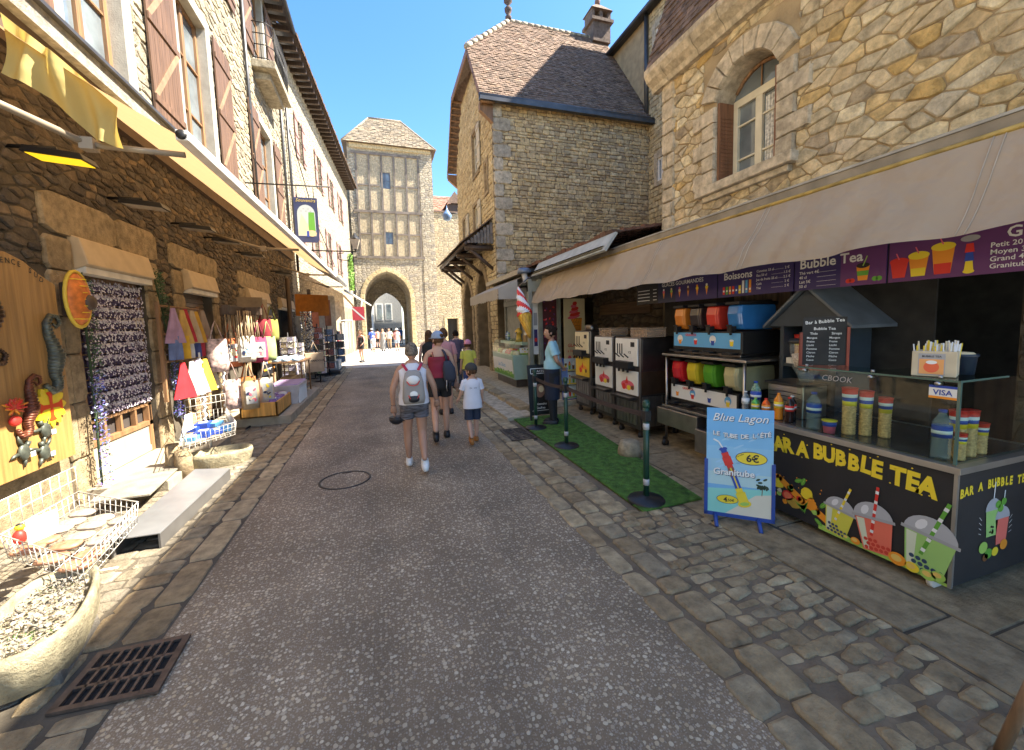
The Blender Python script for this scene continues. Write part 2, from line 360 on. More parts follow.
def wallgrid(mb,fr,u0,u1,v0,v1,holes,mat,w=0,t=.25,reveal=True):
    """mortar face with rectangular holes and their reveals"""
    us=sorted({u0,u1,*[min(max(h[i],u0),u1) for h in holes for i in(0,1)]});vs=sorted({v0,v1,*[min(max(h[i],v0),v1) for h in holes for i in(2,3)]})
    for i in range(len(us)-1):
        for j in range(len(vs)-1):
            cu,cv=(us[i]+us[i+1])/2,(vs[j]+vs[j+1])/2
            if any(h[0]<cu<h[1] and h[2]<cv<h[3] for h in holes): continue
            mb.add([fr(us[i],vs[j],w),fr(us[i+1],vs[j],w),fr(us[i+1],vs[j+1],w),fr(us[i],vs[j+1],w)],[(0,1,2,3)],mat)
    if reveal:
        for a,b,c,d in holes:
            q=[(a,c),(b,c),(b,d),(a,d)]
            for i in range(4):
                p,r=q[i],q[(i+1)%4];mb.add([fr(*p,w),fr(*r,w),fr(*r,w-t),fr(*p,w-t)],[(0,1,2,3)],mat)
def fbox(mb,fr,a0,a1,b0,b1,c0,c1,mat):
    return mb.hexa([fr(a0,b0,c0),fr(a1,b0,c0),fr(a1,b1,c0),fr(a0,b1,c0)],[fr(a0,b0,c1),fr(a1,b0,c1),fr(a1,b1,c1),fr(a0,b1,c1)],mat)
def tiles(mb,p00,p10,p01,p11,mat,tw=.18,tl=.13,th=.018,keep=None):
    """flat clay tiles in courses over a roof quad: p00-p10 is the eave, p01-p11 the top"""
    p00,p10,p01,p11=map(Vector,(p00,p10,p01,p11));n=(p10-p00).cross(p01-p00).normalized()
    if n.z<0: n=-n
    ns=int(((p01-p00).length+(p11-p10).length)/2/tl)
    for i in range(ns):
        t=i/ns;a=p00.lerp(p01,t);b=p10.lerp(p11,t);t2=min(1,(i+1.6)/ns);a2=p00.lerp(p01,t2);b2=p10.lerp(p11,t2)
        L_=(b-a).length;k=max(1,int(L_/tw));off=.5*(i%2)
        for j in range(-1,k+1):
            s0=(j+off+.03)/k;s1=(j+off+.97)/k
            s0=max(0,s0);s1=min(1,s1)
            if s1-s0<.2/k: continue
            lift=th*random.uniform(.8,1.7);dz=random.uniform(-.012,.012)
            c=a.lerp(b,(s0+s1)/2)
            if keep and not keep(c): continue
            A=a.lerp(b,s0)+(a-a2)*dz;B=a.lerp(b,s1)+(a-a2)*(dz+random.uniform(-.1,.1)*.1);C_=a2.lerp(b2,s1);D=a2.lerp(b2,s0)
            mb.add([A+n*.004,B+n*.004,C_+n*.002,D+n*.002,A+n*lift,B+n*(lift*random.uniform(.8,1.2)),C_+n*.006,D+n*.006],[(4,5,6,7),(0,1,5,4),(1,2,6,5),(3,0,4,7)],mat)
def glassM():
    m,nt,b=_nt('clear_glass',.03,0);N=nt.nodes.new;L=nt.links.new
    g=N('ShaderNodeBsdfGlossy');g.inputs['Roughness'].default_value=.03;t=N('ShaderNodeBsdfTransparent');t.inputs[0].default_value=(.86,.93,.9,1)
    f=N('ShaderNodeFresnel');f.inputs[0].default_value=1.45;mx=N('ShaderNodeMixShader');ge=N('ShaderNodeNewGeometry');iv=N('ShaderNodeMath');iv.operation='SUBTRACT';iv.inputs[0].default_value=1;L(ge.outputs['Backfacing'],iv.inputs[1])
    ml=N('ShaderNodeMath');ml.operation='MULTIPLY';L(f.outputs[0],ml.inputs[0]);L(iv.outputs[0],ml.inputs[1]);mn=N('ShaderNodeMath');mn.operation='MINIMUM';mn.inputs[1].default_value=.4;L(ml.outputs[0],mn.inputs[0])
    L(mn.outputs[0],mx.inputs[0]);L(t.outputs[0],mx.inputs[1]);L(g.outputs[0],mx.inputs[2])
    L(mx.outputs[0],nt.nodes['Material Output'].inputs[0]);return m
GLASS=glassM()
def translucentM(name,col,col2=None,tr=.5,var=.25,vs=3,bump=.3):
    m,nt,b=_nt(name,.85,0);N=nt.nodes.new;L=nt.links.new
    tc=N('ShaderNodeTexCoord');no=N('ShaderNodeTexNoise');no.inputs['Scale'].default_value=vs;no.inputs['Detail'].default_value=6;L(tc.outputs['Object'],no.inputs['Vector'])
    r=ramp(nt,[tuple(x*(1-var) for x in col),col,tuple(min(1,x*(1+var*.6)) for x in col)]);L(no.outputs['Fac'],r.inputs[0]);L(r.outputs[0],b.inputs['Base Color'])
    t=N('ShaderNodeBsdfTranslucent');t.inputs[0].default_value=c4(col2 or col);mx=N('ShaderNodeMixShader');mx.inputs[0].default_value=tr
    L(b.outputs[0],mx.inputs[1]);L(t.outputs[0],mx.inputs[2]);L(mx.outputs[0],nt.nodes['Material Output'].inputs[0])
    b.inputs['Specular IOR Level'].default_value=.2
    n3=N('ShaderNodeTexNoise');n3.inputs['Scale'].default_value=5;L(tc.outputs['Object'],n3.inputs['Vector'])
    bp=N('ShaderNodeBump');bp.inputs['Strength'].default_value=bump;bp.inputs['Distance'].default_value=.05;L(n3.outputs['Fac'],bp.inputs['Height']);L(bp.outputs[0],b.inputs['Normal'])
    MC[name]=m;return m
# stone palettes
CREAM=[(.34,.28,.19),(.45,.38,.26),(.30,.26,.20),(.52,.45,.32),(.40,.30,.17),(.36,.33,.27),(.48,.40,.27)]
PALE=[(.46,.42,.34),(.56,.52,.43),(.40,.36,.29),(.62,.58,.48),(.48,.41,.30),(.52,.49,.42)]
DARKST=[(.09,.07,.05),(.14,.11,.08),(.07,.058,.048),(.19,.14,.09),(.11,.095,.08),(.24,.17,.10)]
GREYST=[(.48,.40,.29),(.56,.47,.34),(.42,.36,.27),(.60,.51,.37)]
B2ST=[(.56,.42,.22),(.68,.52,.29),(.40,.30,.18),(.72,.58,.34),(.60,.44,.22),(.48,.39,.26),(.66,.47,.22)]
OCH=[(.54,.42,.23),(.62,.50,.29),(.48,.37,.21),(.66,.55,.33),(.56,.45,.26)]
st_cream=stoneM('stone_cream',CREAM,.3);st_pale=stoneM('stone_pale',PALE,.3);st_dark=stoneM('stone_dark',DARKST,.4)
st_b2=stoneM('stone_brown',B2ST,.5,st=.9,dirt=(.16,.13,.09));st_och=stoneM('stone_ochre',OCH,.25);st_grey=stoneM('stone_greyish',GREYST,.35)
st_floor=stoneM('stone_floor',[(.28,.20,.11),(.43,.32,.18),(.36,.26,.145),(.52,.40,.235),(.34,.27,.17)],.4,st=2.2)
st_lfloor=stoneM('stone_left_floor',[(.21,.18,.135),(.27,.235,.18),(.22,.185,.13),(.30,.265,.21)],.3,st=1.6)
dress=stoneM('dressed_stone',[(.50,.42,.30),(.55,.46,.33),(.46,.39,.28)],.35,bump=.4)
dress_y=stoneM('dressed_ochre',[(.31,.235,.14),(.35,.27,.165),(.28,.21,.125)],.3,bump=.5,st=2)
mortar=M('mortar',(.20,.15,.09),.95,var=.25,vs=3,bump=.8,bs=40)
mortar_d=M('mortar_dark',(.085,.07,.05),.95,var=.3,vs=4,bump=.8,bs=40)
mortar_p=M('mortar_pale',(.32,.28,.20),.95,var=.2,vs=3,bump=.8,bs=40)
tile_m=stoneM('clay_tile',[(.16,.105,.075),(.23,.155,.115),(.18,.13,.10),(.28,.195,.145),(.12,.085,.065),(.25,.17,.115)],.3,dirt=(.05,.045,.035))
zinc=M('zinc',(.09,.09,.095),.45,.6,var=.2,vs=3)
white=M('white_paint',(.75,.73,.68),.5,var=.06);black=M('black_paint',(.012,.012,.013),.45);iron=M('black_iron',(.015,.014,.014),.5,.3,bump=.2)
oak=woodM('oak_wood',(.24,.13,.06));shut=woodM('shutter_wood',(.125,.07,.042));dkwood=woodM('dark_wood',(.07,.045,.03))
steel=M('brushed_steel',(.42,.40,.38),.32,.95,var=.12,vs=8)
dsteel=M('dark_steel',(.16,.14,.13),.3,.9,var=.15,vs=5)
pane_m=M('window_pane',(.16,.19,.21),.06,0,var=.3,vs=2,spec=.8)
# ================================================================= SETTING
g=MB();g.add([(-300,-60,-.02),(300,-60,-.02),(300,500,-.02),(-300,500,-.02)],[(0,1,2,3)],M('ground_earth',(.40,.36,.29),.95,var=.15,vs=.8,bump=.6,bs=30));struct(g,'ground')
road=MB()
road.add([(-1.42,-3,0),(1.72,-3,0),(1.72,19.3,0),(-1.42,19.3,0)],[(0,1,2,3)],roadM());struct(road,'road')
plaza=MB();plaza.add([(-3.6,19.3,-.004),(9,19.3,-.004),(9,75,-.004),(-3.6,75,-.004)],[(0,1,2,3)],M('plaza_paving',(.40,.37,.32),.9,var=.15,vs=2,bump=.5,bs=50));struct(plaza,'plaza')
GZ=Fr((0,0,0),(1,0,0),(0,1,0),(0,0,1))
# left pavement: bedding, gutter rows along the road, then flagstones
lp=MB();lp.add([(-3.4,-3,.002),(-1.3,-3,.002),(-1.3,19.3,.002),(-3.4,19.3,.002)],[(0,1,2,3)],mortar_d)
def rowst(mb,x0,x1,y0,y1,l,mat,**k):
    y=y0;P=[]
    while y<y1:
        ll=random.uniform(*l);P.append([(x0+random.uniform(-.015,.015),y),(x1+random.uniform(-.015,.015),y+random.uniform(-.02,.02)),(x1+random.uniform(-.015,.015),y+ll),(x0,y+ll)]);y+=ll
    stones(mb,GZ,P,mat,**k)
grate_hole=[(-1.62,-1.14,2.28,2.73)]
rowst(lp,-1.52,-1.31,-1,19,(.3,.7),st_floor,gap=.004,h=(.008,.014),bev=.01,holes=grate_hole)
rowst(lp,-1.74,-1.53,-1,19,(.16,.38),st_floor,gap=.006,h=(.01,.02),bev=.012,holes=grate_hole)

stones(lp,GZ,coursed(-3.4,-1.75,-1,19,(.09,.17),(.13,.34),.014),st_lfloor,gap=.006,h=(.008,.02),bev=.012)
struct(lp,'left_pavement')
# right pavement
rp=MB();rp.add([(1.42,-3,.002),(2.75,-3,.002),(2.75,13,.002),(1.62,13,.002),(1.5,3,.002)],[(0,1,2,3,4)],M('cobble_bed',(.17,.125,.078),.95,var=.3,vs=5,bump=.9,bs=50))
rowst(rp,1.46,1.62,-1,13,(.2,.42),st_floor,gap=.005,h=(.008,.016),bev=.012,keep=lambda a,b:True)
rowst(rp,1.64,1.84,-1,13,(.15,.32),st_floor,gap=.007,h=(.014,.026),bev=.014)
stones(rp,GZ,coursed(1.86,2.62,-1,3.1,(.075,.13),(.09,.2),.022),st_floor,gap=.007,h=(.002,.022),bev=.014,keep=lambda a,b:random.random()<.985)
rowst(rp,1.86,2.1,3.1,13,(.2,.4),st_floor,gap=.006,h=(.012,.022),bev=.012)
struct(rp,'right_pavement')
slab=MB();cm=stoneM('slab_stone',[(.38,.29,.17),(.33,.25,.15),(.42,.33,.20)],.6,st=1.8,dirt=(.14,.10,.06))
slab.add([(2.62,-2,.003),(12,-2,.003),(12,13,.003),(2.62,13,.003)],[(0,1,2,3)],mortar_d)
stones(slab,GZ,coursed(2.62,3.02,-2,13,(.8,1.5),(1,1),.006)+coursed(3.03,5.4,-2,13,(.9,1.4),(.8,1.3),.006),cm,gap=.004,h=(.010,.014),bev=.006,round_=0)
slab.box(5.4,12,-2,13,-.01,.01,cm)
slab.box(2.08,2.62,6.9,13,-.01,.06,dress)
struct(slab,'right_pavement_slab')
# kerb step before the arcade
kb=MB();rowst(kb,2.45,2.75,7.4,19.2,(.5,1.),st_floor,gap=.004,h=(.12,.13),bev=.012);kb.box(2.74,3.9,7.6,19.2,-.01,.11,dress);struct(kb,'kerb')

# ---------------------------------------------------------------- LEFT HOUSE (near)
LX=-3.1;FL=FXp(LX)
lh=thing('stone_house',(LX,8,0),'pale stone house with brown wooden shutters above the souvenir shop on the left','house')
up_m=stoneM('stone_sunny',[(.29,.255,.19),(.37,.33,.25),(.33,.28,.19),(.41,.37,.29),(.24,.21,.165)],.45)
wins=[(5.9,7.1),(8.85,10.2),(14.0,15.3)]
H1=[(a,b,4.98,7.9) for a,b in wins]+[(14.1,15.4,9.6,12.2),(10.3,11.3,9.6,11.6),(5.9,7,9.2,11),(7.9,8.9,9.2,11)]
mb=MB();wallgrid(mb,FL,-2,17.2,4.4,12.6,H1,mortar_p)
stones(mb,FL,vor(4.5,17.2,4.95,12.6,.30,.15),up_m,gap=.012,h=(.01,.03),bev=.014,holes=[(a-.22,b+.22,c-.15,d+.2) for a,b,c,d in H1])
mb.build('upper_wall',lh)
# lower wall: dark rough stone with ochre dressed piers around the shop openings
doors=[(5.55,6.95,0.1,2.72),(8.1,9.3,.05,2.75),(11.3,13.2,.05,2.75),(14.6,16.6,.05,2.7)]
mb=MB();wallgrid(mb,FL,-2,17.2,0,4.4,doors,mortar_d,t=.35)
piers=[(5.2,5.55),(6.95,7.3),(7.75,8.1),(9.3,9.6),(10.9,11.3),(13.2,13.55)]
surr=[(5.2,7.35,0,3.22),(7.72,9.62,0,3.2),(10.88,13.6,0,3.2)]
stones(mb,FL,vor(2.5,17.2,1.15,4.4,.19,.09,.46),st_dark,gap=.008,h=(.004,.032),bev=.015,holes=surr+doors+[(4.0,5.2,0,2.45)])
mb.build('lower_wall',lh)
for a,b in piers:
    mb=MB();stones(mb,FL,coursed(a,b,0,2.78,(.38,.62),(1,1),.004),dress_y,gap=.003,h=(.03,.04),bev=.01);mb.build('stone_pier',lh)
for a,b,c,d in surr:
    mb=MB();stones(mb,FL,[[(a,2.8),(a+(b-a)*.55,2.8),(a+(b-a)*.55,d),(a,d)],[(a+(b-a)*.55,2.8),(b,2.8),(b,d),(a+(b-a)*.55,d)]],dress_y,gap=.004,h=(.03,.045),bev=.012);mb.build('stone_lintel',lh)
mb=MB();stones(mb,FL,[[(2.2,0),(4.25,0),(4.25,.55),(2.2,.55)],[(4.25,0),(5.2,0),(5.2,.62),(4.25,.62)],[(5.0,.62),(5.2,.62),(5.2,1.2),(5.0,1.2)],[(2.2,.55),(5.0,.55),(5.0,1.15),(2.2,1.15)]],dress_y,gap=.004,h=(.02,.03),bev=.01);mb.build('wall_base',lh)
mb=MB();fbox(mb,FL,-2,17.2,4.66,4.86,0,.2,stoneM('ledge_stone',[(.33,.31,.27)],.6,st=2.5));fbox(mb,FL,-2,17.2,4.86,4.9,0,.26,zinc);mb.build('string_course',lh)
def lwin(par,fr,a,b,c,d,wm=oak,bars=3,rec=.2,frame_w=.08,sur=True):
    w=MB()
    for p in ((a,a+frame_w,c,d),(b-frame_w,b,c,d),(a+frame_w,b-frame_w,c,c+frame_w),(a+frame_w,b-frame_w,d-frame_w,d),((a+b)/2-.05,(a+b)/2+.05,c+frame_w,d-frame_w)): fbox(w,fr,p[0],p[1],p[2],p[3],-rec,-rec+.06,wm)
    for i in range(1,bars):
        z=c+(d-c)*i/bars
        for q in ((a+frame_w,(a+b)/2-.05),((a+b)/2+.05,b-frame_w)): fbox(w,fr,q[0],q[1],z-.018,z+.018,-rec+.01,-rec+.05,wm)
    wo=w.build('window_frame',par,bev=.004)
    p=MB();fbox(p,fr,a+.02,b-.02,c+.02,d-.02,-rec-.02,-rec+.015,pane_m);p.build('pane',wo)
    if sur:
        s=MB()
        for p in ((a-.22,a+.006,c-.15,d+.22),(b-.006,b+.22,c-.15,d+.22),(a+.006,b-.006,d-.006,d+.22),(a+.006,b-.006,c-.15,c+.006)): fbox(s,fr,*p,-rec-.01,.025,M('grey_surround',(.36,.34,.29),.85,var=.12,bump=.4))
        s.build('window_surround',par,bev=.006)
    return wo
for k,(a,b,c,d) in enumerate(H1): lwin(lh,FL,a,b,c,d)
def shutter(par,fr,a,b,c,d,w=.05,mat=shut,name='shutter',z=True):
    s=MB();n=max(2,int((b-a)/.14))
    for i in range(n):
        u=a+(b-a)*i/n;fbox(s,fr,u+.003,u+(b-a)/n-.003,c,d,w,w+.028,mat)
    o=s.build(name,par)
    s=MB();h=d-c
    rails=[c+h*.12,c+h*.5,c+h*.88]
    for v in rails:
        q_=MB();fbox(q_,fr,a,b,v-.05,v+.05,w+.03,w+.052,mat);q_.build('batten',o)
    if z:
        for v0,v1 in zip(rails,rails[1:]):
            s.hexa([fr(a,v0+.05,w+.03),fr(a+.1,v0+.05,w+.03),fr(b,v1-.05,w+.03),fr(b-.1,v1-.05,w+.03)],[fr(a,v0+.05,w+.048),fr(a+.1,v0+.05,w+.048),fr(b,v1-.05,w+.048),fr(b-.1,v1-.05,w+.048)],M('shutter_brace',(.25,.16,.095),.6,var=.2))
    if s.v: s.build('brace',o)
    return o
for a,b,c,d in H1[:5]+H1[5:]:
    hw=(b-a)*.72
    shutter(lh,FL,a-.24-hw,a-.24,c-.05,d+.05);(b==7.1 or shutter(lh,FL,b+.24,b+.24+hw,c-.05,d+.05))
# balcony with bowed iron railing
mb=MB();bz=9.45
fbox(mb,FL,13.7,15.9,bz-.22,bz,0,.62,up_m);fbox(mb,FL,13.95,15.65,bz-.42,bz-.22,0,.42,up_m);bal=mb.build('balcony_slab',lh,bev=.02)
mb=MB()
rp_=[(13.75,.05),(13.75,.42),(13.95,.58),(14.8,.62),(15.65,.58),(15.85,.42),(15.85,.05)]
for z in (.06,.42,.72,1.02): mb.tube([FL(a,bz+z,w) for a,w in rp_],.014,iron,6)
for i in range(17):
    a=13.95+1.7*i/16;mb.tube([FL(a,bz,.58),FL(a,bz+1.02,.6)],.009,iron,5)
for w in (.12,.27,.42):
    for a in(13.75,15.85): mb.tube([FL(a,bz,w),FL(a,bz+1.02,w)],.009,iron,5)
mb.build('railing',bal)
for y in(12.9,17):
    mb=MB();mb.tube([FL(y,4.6,.08),FL(y,12.2,.08)],.045,zinc);mb.build('drainpipe',lh)
mb=MB()
for i in range(40): fbox(mb,FL,-1.8+i*.48,-1.7+i*.48,12.35,12.5,0,.55,dkwood)
mb.add([FL(-2,12.52,.62),FL(17.2,12.52,.62),FL(17.2,14.2,-2.6),FL(-2,14.2,-2.6)],[(0,1,2,3)],dkwood)
mb.add([FL(-2,12.6,-.2),FL(17.2,12.6,-.2),FL(17.2,12.6,-6),FL(-2,12.6,-6)],[(0,1,2,3)],dkwood)
tiles(mb,FL(6,12.54,.66),FL(17.2,12.54,.66),FL(6,14.2,-2.6),FL(17.2,14.2,-2.6),tile_m,.22,.3,.04)
mb.tube([FL(-2,12.47,.68),FL(17.2,12.47,.68)],.06,zinc,8);mb.build('roof',lh)
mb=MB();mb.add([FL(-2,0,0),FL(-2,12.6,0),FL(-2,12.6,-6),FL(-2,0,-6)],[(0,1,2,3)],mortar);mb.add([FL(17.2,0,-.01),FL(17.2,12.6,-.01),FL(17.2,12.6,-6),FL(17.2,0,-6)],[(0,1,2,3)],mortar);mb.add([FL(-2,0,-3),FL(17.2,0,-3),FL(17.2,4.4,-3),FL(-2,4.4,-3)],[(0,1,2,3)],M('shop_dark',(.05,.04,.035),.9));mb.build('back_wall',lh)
# far left house, its front turning towards the gate
ld=Vector((1.15,17,0)).normalized();F2=Fr((-3.1,17.2,0),ld,(0,0,1),(ld.y,-ld.x,0))
far_m=masonryM('far_masonry_pale',[(.34,.30,.22),(.42,.37,.27),(.30,.26,.20),(.46,.41,.31)],(.30,.26,.19),3.2,7,stain=.15)
lf=thing('stone_house',(-3.1,26,0),'tall pale house with mauve shutters running up to the gate tower','house')
H2=[(1.2,2.1,5.2,7.2),(4.2,5.1,5.2,7.2),(7.6,8.4,5.2,7.2),(11,11.8,5.2,7.2),(2.4,3.1,8.9,10.7),(6,6.9,8.9,10.7),(9.3,10.2,8.9,10.7),(12.6,13.5,8.9,10.7)]
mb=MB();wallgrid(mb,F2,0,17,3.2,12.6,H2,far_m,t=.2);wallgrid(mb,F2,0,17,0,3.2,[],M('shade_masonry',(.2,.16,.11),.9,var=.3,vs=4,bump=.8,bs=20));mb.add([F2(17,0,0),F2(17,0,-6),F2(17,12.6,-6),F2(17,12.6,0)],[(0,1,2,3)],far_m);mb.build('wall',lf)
mauve=M('mauve_shutter',(.28,.17,.15),.7,var=.15)
for a,b,c,d in H2:
    lwin(lf,F2,a,b,c,d,sur=False);shutter(lf,F2,a-.46,a-.02,c,d,.03,mauve,z=False);shutter(lf,F2,b+.02,b+.46,c,d,.03,mauve,z=False)
mb=MB()
for i in range(36): fbox(mb,F2,.1+i*.47,.2+i*.47,12.2,12.36,0,.6,dkwood)
mb.add([F2(0,12.4,.7),F2(17,12.4,.7),F2(17,14,-2.6),F2(0,14,-2.6)],[(0,1,2,3)],dkwood)
tiles(mb,F2(0,12.42,.74),F2(17,12.42,.74),F2(0,14,-2.6),F2(17,14,-2.6),tile_m,.25,.35,.05);mb.build('roof',lf)
mb=MB();mb.tube([F2(.6,4,.09),F2(.6,12.2,.09)],.05,zinc);mb.build('drainpipe',lf);mb=MB();mb.tube([F2(.3,9.8,.09),F2(4.5,6.9,.09),F2(9,5.4,.09)],.02,black,5);mb.build('cable',lf)

# ---------------------------------------------------------------- GATE TOWER
tw=thing('gate_tower',(1.5,36,0),'tall half-timbered stone gate tower with hipped tile roof above a pointed arch','tower')
TY=36.;FT=FY(TY);tm=masonryM('tower_masonry',[(.38,.32,.23),(.46,.39,.28),(.32,.28,.23),(.54,.46,.33),(.42,.36,.27)],(.36,.30,.22),2.6,5.5,stain=.45)
tp=masonryM('tower_panel',[(.54,.44,.29),(.62,.51,.34),(.48,.40,.28),(.66,.55,.37)],(.54,.44,.29),6,9,stain=.25)
ax,aw,asp=.66,1.85,4.2
def arch(cx,hw,z0,zs,n=10,k=1.25):
    """pointed arch outline, left foot to right foot"""
    Rr=hw*2*k/ (1.0);  pts=[(cx-hw,z0)]
    r=hw*k*1.0+hw*(k-1)*1.0;c=cx-hw+r
    amax=math.acos((c-cx)/r)
    for i in range(n+1):
        a=amax*i/n;pts.append((c-r*math.cos(a),zs+r*math.sin(a)))
    c2=cx+hw-r
    for i in range(n-1,-1,-1):
        a=amax*i/n;pts.append((c2+r*math.cos(a),zs+r*math.sin(a)))
    pts.append((cx+hw,z0));return pts
def archwall(mb,fr,u0,u1,v0,v1,arcs,mat,t=.3,w=0):
    """wall face with pointed openings: strips between and fans above each arch"""
    arcs=sorted(arcs,key=lambda a:a[0][0]);u=u0
    for A in arcs:
        a0,a1=A[0][0],A[-1][0]
        mb.add([fr(u,v0,w),fr(a0,v0,w),fr(a0,v1,w),fr(u,v1,w)],[(0,1,2,3)],mat)
        body=A[1:-1]
        for p,q in zip(body,body[1:]): mb.add([fr(*p,w),fr(*q,w),fr(q[0],v1,w),fr(p[0],v1,w)],[(0,1,2,3)],mat)
        for p,q in zip(A,A[1:]): mb.add([fr(*p,w),fr(*q,w),fr(*q,w-t),fr(*p,w-t)],[(0,1,2,3)],mat)
        u=a1
    mb.add([fr(u,v0,w),fr(u1,v0,w),fr(u1,v1,w),fr(u,v1,w)],[(0,1,2,3)],mat)
def archring(mb,fr,A,wd,mat,h=.06,w=0,n_j=2):
    B=A;cx=(A[0][0]+A[-1][0])/2
    def outp(i):
        p=Vector(A[max(i-1,0)]);q=Vector(A[min(i+1,len(A)-1)]);t=(q-p).normalized();return (A[i][0]-t.y*wd,A[i][1]+t.x*wd)
    O=[outp(i) for i in range(len(A))]
    P=[]
    for i in range(len(A)-1):
        if i in(0,len(A)-2):
            n=max(1,int(abs(A[i+1][1]-A[i][1])/(wd*1.1)))
            for j in range(n):
                l=lambda a,b,t:(a[0]+(b[0]-a[0])*t,a[1]+(b[1]-a[1])*t)
                P.append([l(A[i],A[i+1],j/n),l(A[i],A[i+1],(j+1)/n),l(O[i],O[i+1],(j+1)/n),l(O[i],O[i+1],j/n)])
        else: P.append([A[i],A[i+1],O[i+1],O[i]])
    stones(mb,fr,P,mat,gap=.004,h=(h,h+.01),bev=.01,w0=w,round_=0)
TA=arch(ax,aw,0,asp,10,1.12)
mb=MB();archwall(mb,FT,-1.85,4.8,0,7.6,[TA],tm,t=6.5)
wallgrid(mb,FT,-1.85,4.8,7.6,16.7,[(.55,1.35,13.2,14.5),(.6,1.35,8.7,9.7)],tp,t=.3)
mb.add([(4.8,36,0),(4.8,42.5,0),(4.8,42.5,16.7),(4.8,36,16.7)],[(0,1,2,3)],tm);mb.add([(-1.85,36,0),(-1.85,42.5,0),(-1.85,42.5,16.7),(-1.85,36,16.7)],[(0,1,2,3)],tm)
archwall(mb,FY(42.5),-1.85,4.8,0,16.7,[arch(ax,aw-.3,0,3.)],tm,t=.1)
fbox(mb,FT,3.75,4.82,0,16.6,-.3,.04,tm);fbox(mb,FT,-1.87,-1.3,7.6,16.6,-.3,.02,tm)
mb.build('wall',tw)
mb=MB();mb.box(-7,-1.9,36.3,37,0,15.5,tm);mb.build('side_wall',tw)
mb=MB();archring(mb,FT,arch(ax,aw,0,asp,8,1.12),.34,st_och,.06);mb.build('arch_ring',tw)
tb=M('grey_timber',(.17,.14,.115),.8,var=.3,vs=3);mb=MB()
for z in (7.6,11.3,15.9): fbox(mb,FT,-1.6,3.9,z-.1,z+.1,0,.09,tb)
for i in range(6):
    a=-1.3+i*.98
    for z0,z1 in((7.7,11.2),(11.4,15.8)): mb.hexa([FT(a-.07,z0,0),FT(a+.07,z0,0),FT(a+.07,z0,.07),FT(a-.07,z0,.07)],[FT(a-.07+.06,z1,0),FT(a+.07+.06,z1,0),FT(a+.13,z1,.07),FT(a-.01,z1,.07)],tb)
for z in (13.4,9.5):
    for a,b in ((-1.3,.5),(1.45,3.65)): fbox(mb,FT,a,b,z-.06,z+.06,0,.06,tb)
mb.build('timber_frame',tw)
for a,b,c,d in ((.55,1.35,13.2,14.5),(.6,1.35,8.7,9.7)): lwin(tw,FT,a,b,c,d,M('blue_grey_frame',(.10,.12,.16),.5),2,sur=False,rec=.12)
mb=MB();e=.35;Z0=16.6;Z1=19.2
A,B,C_,D=Vector((-1.85-e,36-e,Z0)),Vector((4.8+e,36-e,Z0-.1)),Vector((4.8+e,42.5+e,Z0)),Vector((-1.85-e,42.5+e,Z0));r0,r1=Vector((-.1,38.8,Z1+.75)),Vector((2.6,38.8,Z1+.75))
tt=stoneM('tower_tile',[(.20,.165,.12),(.27,.22,.16),(.17,.145,.115),(.32,.25,.17)],.3)
for q in ((A,B,r0,r1),(B,C_,r1,r1),(D,A,r0,r0)):
    mb.add([q[0],q[1],q[3],q[2]] if q[2]!=q[3] else [q[0],q[1],q[2]],[(0,1,2,3)] if q[2]!=q[3] else [(0,1,2)],tt);tiles(mb,*q,tt,.3,.26,.05)
mb.add([C_,D,r0,r1],[(0,1,2,3)],tt);mb.add([A,B,C_,D],[(0,1,2,3)],dkwood)
mb.tube([r0,r1],.12,tt);mb.tube([A,r0],.09,tt,6);mb.tube([B,r1],.09,tt,6);mb.build('roof',tw)
mb=MB();fbox(mb,FT,-1.7,4.7,16.25,16.6,0,.14,st_och);mb.build('cornice',tw)
# wall and door to the right of the gate, house roof behind
gw=thing('curtain_wall',(7,36.3,0),'tall old stone wall with a dark doorway right of the gate tower','wall')
FG=FY(36.3);cw=masonryM('curtain_masonry',[(.44,.35,.22),(.52,.43,.28),(.36,.30,.21),(.56,.47,.31)],(.40,.33,.23),2.4,5,stain=.35)
mb=MB();wallgrid(mb,FG,4.8,11.5,0,11.6,[(5.65,6.55,0,2.4),(6.0,6.2,5.9,6.7)],cw,t=.5);fbox(mb,FG,4.7,11.5,11.6,11.75,-.5,.08,tile_m);mb.build('wall',gw)
mb=MB();fbox(mb,FG,5.65,6.55,0,2.4,-.5,-.4,M('doorway_dark',(.02,.018,.016),.9));mb.build('door',gw)
mb=MB();archring(mb,FG,[(5.6,0),(5.6,2.4),(6.6,2.4),(6.6,0)],.25,st_och,.05);mb.build('door_frame',gw)
bh=thing('tiled_house',(7.5,41,0),'house roof of reddish tiles with a dormer beyond the old wall','house')
mb=MB();mb.box(4.9,14,39.6,48,0,11.5,cw);mb.build('wall',bh)
mb=MB();rt_=stoneM('red_tile',[(.27,.15,.11),(.34,.19,.14),(.24,.14,.11)],.25)
mb.add([(4.7,39.3,11.4),(14,39.3,11.4),(14,43.5,15.2),(4.7,43.5,15.2)],[(0,1,2,3)],rt_);tiles(mb,(4.7,39.25,11.4),(12,39.25,11.4),(4.7,43.5,15.2),(12,43.5,15.2),rt_,.3,.3,.05);mb.build('roof',bh)
mb=MB();mb.box(6.6,7.8,39.0,41.,11.6,13.2,dkwood);mb.add([(6.4,38.8,13.2),(8,38.8,13.2),(7.2,38.8,14.3),(6.4,42,13.2),(8,42,13.2),(7.2,42,14.3)],[(0,1,2),(0,2,5,3),(1,4,5,2)],tile_m);mb.build('dormer',bh)
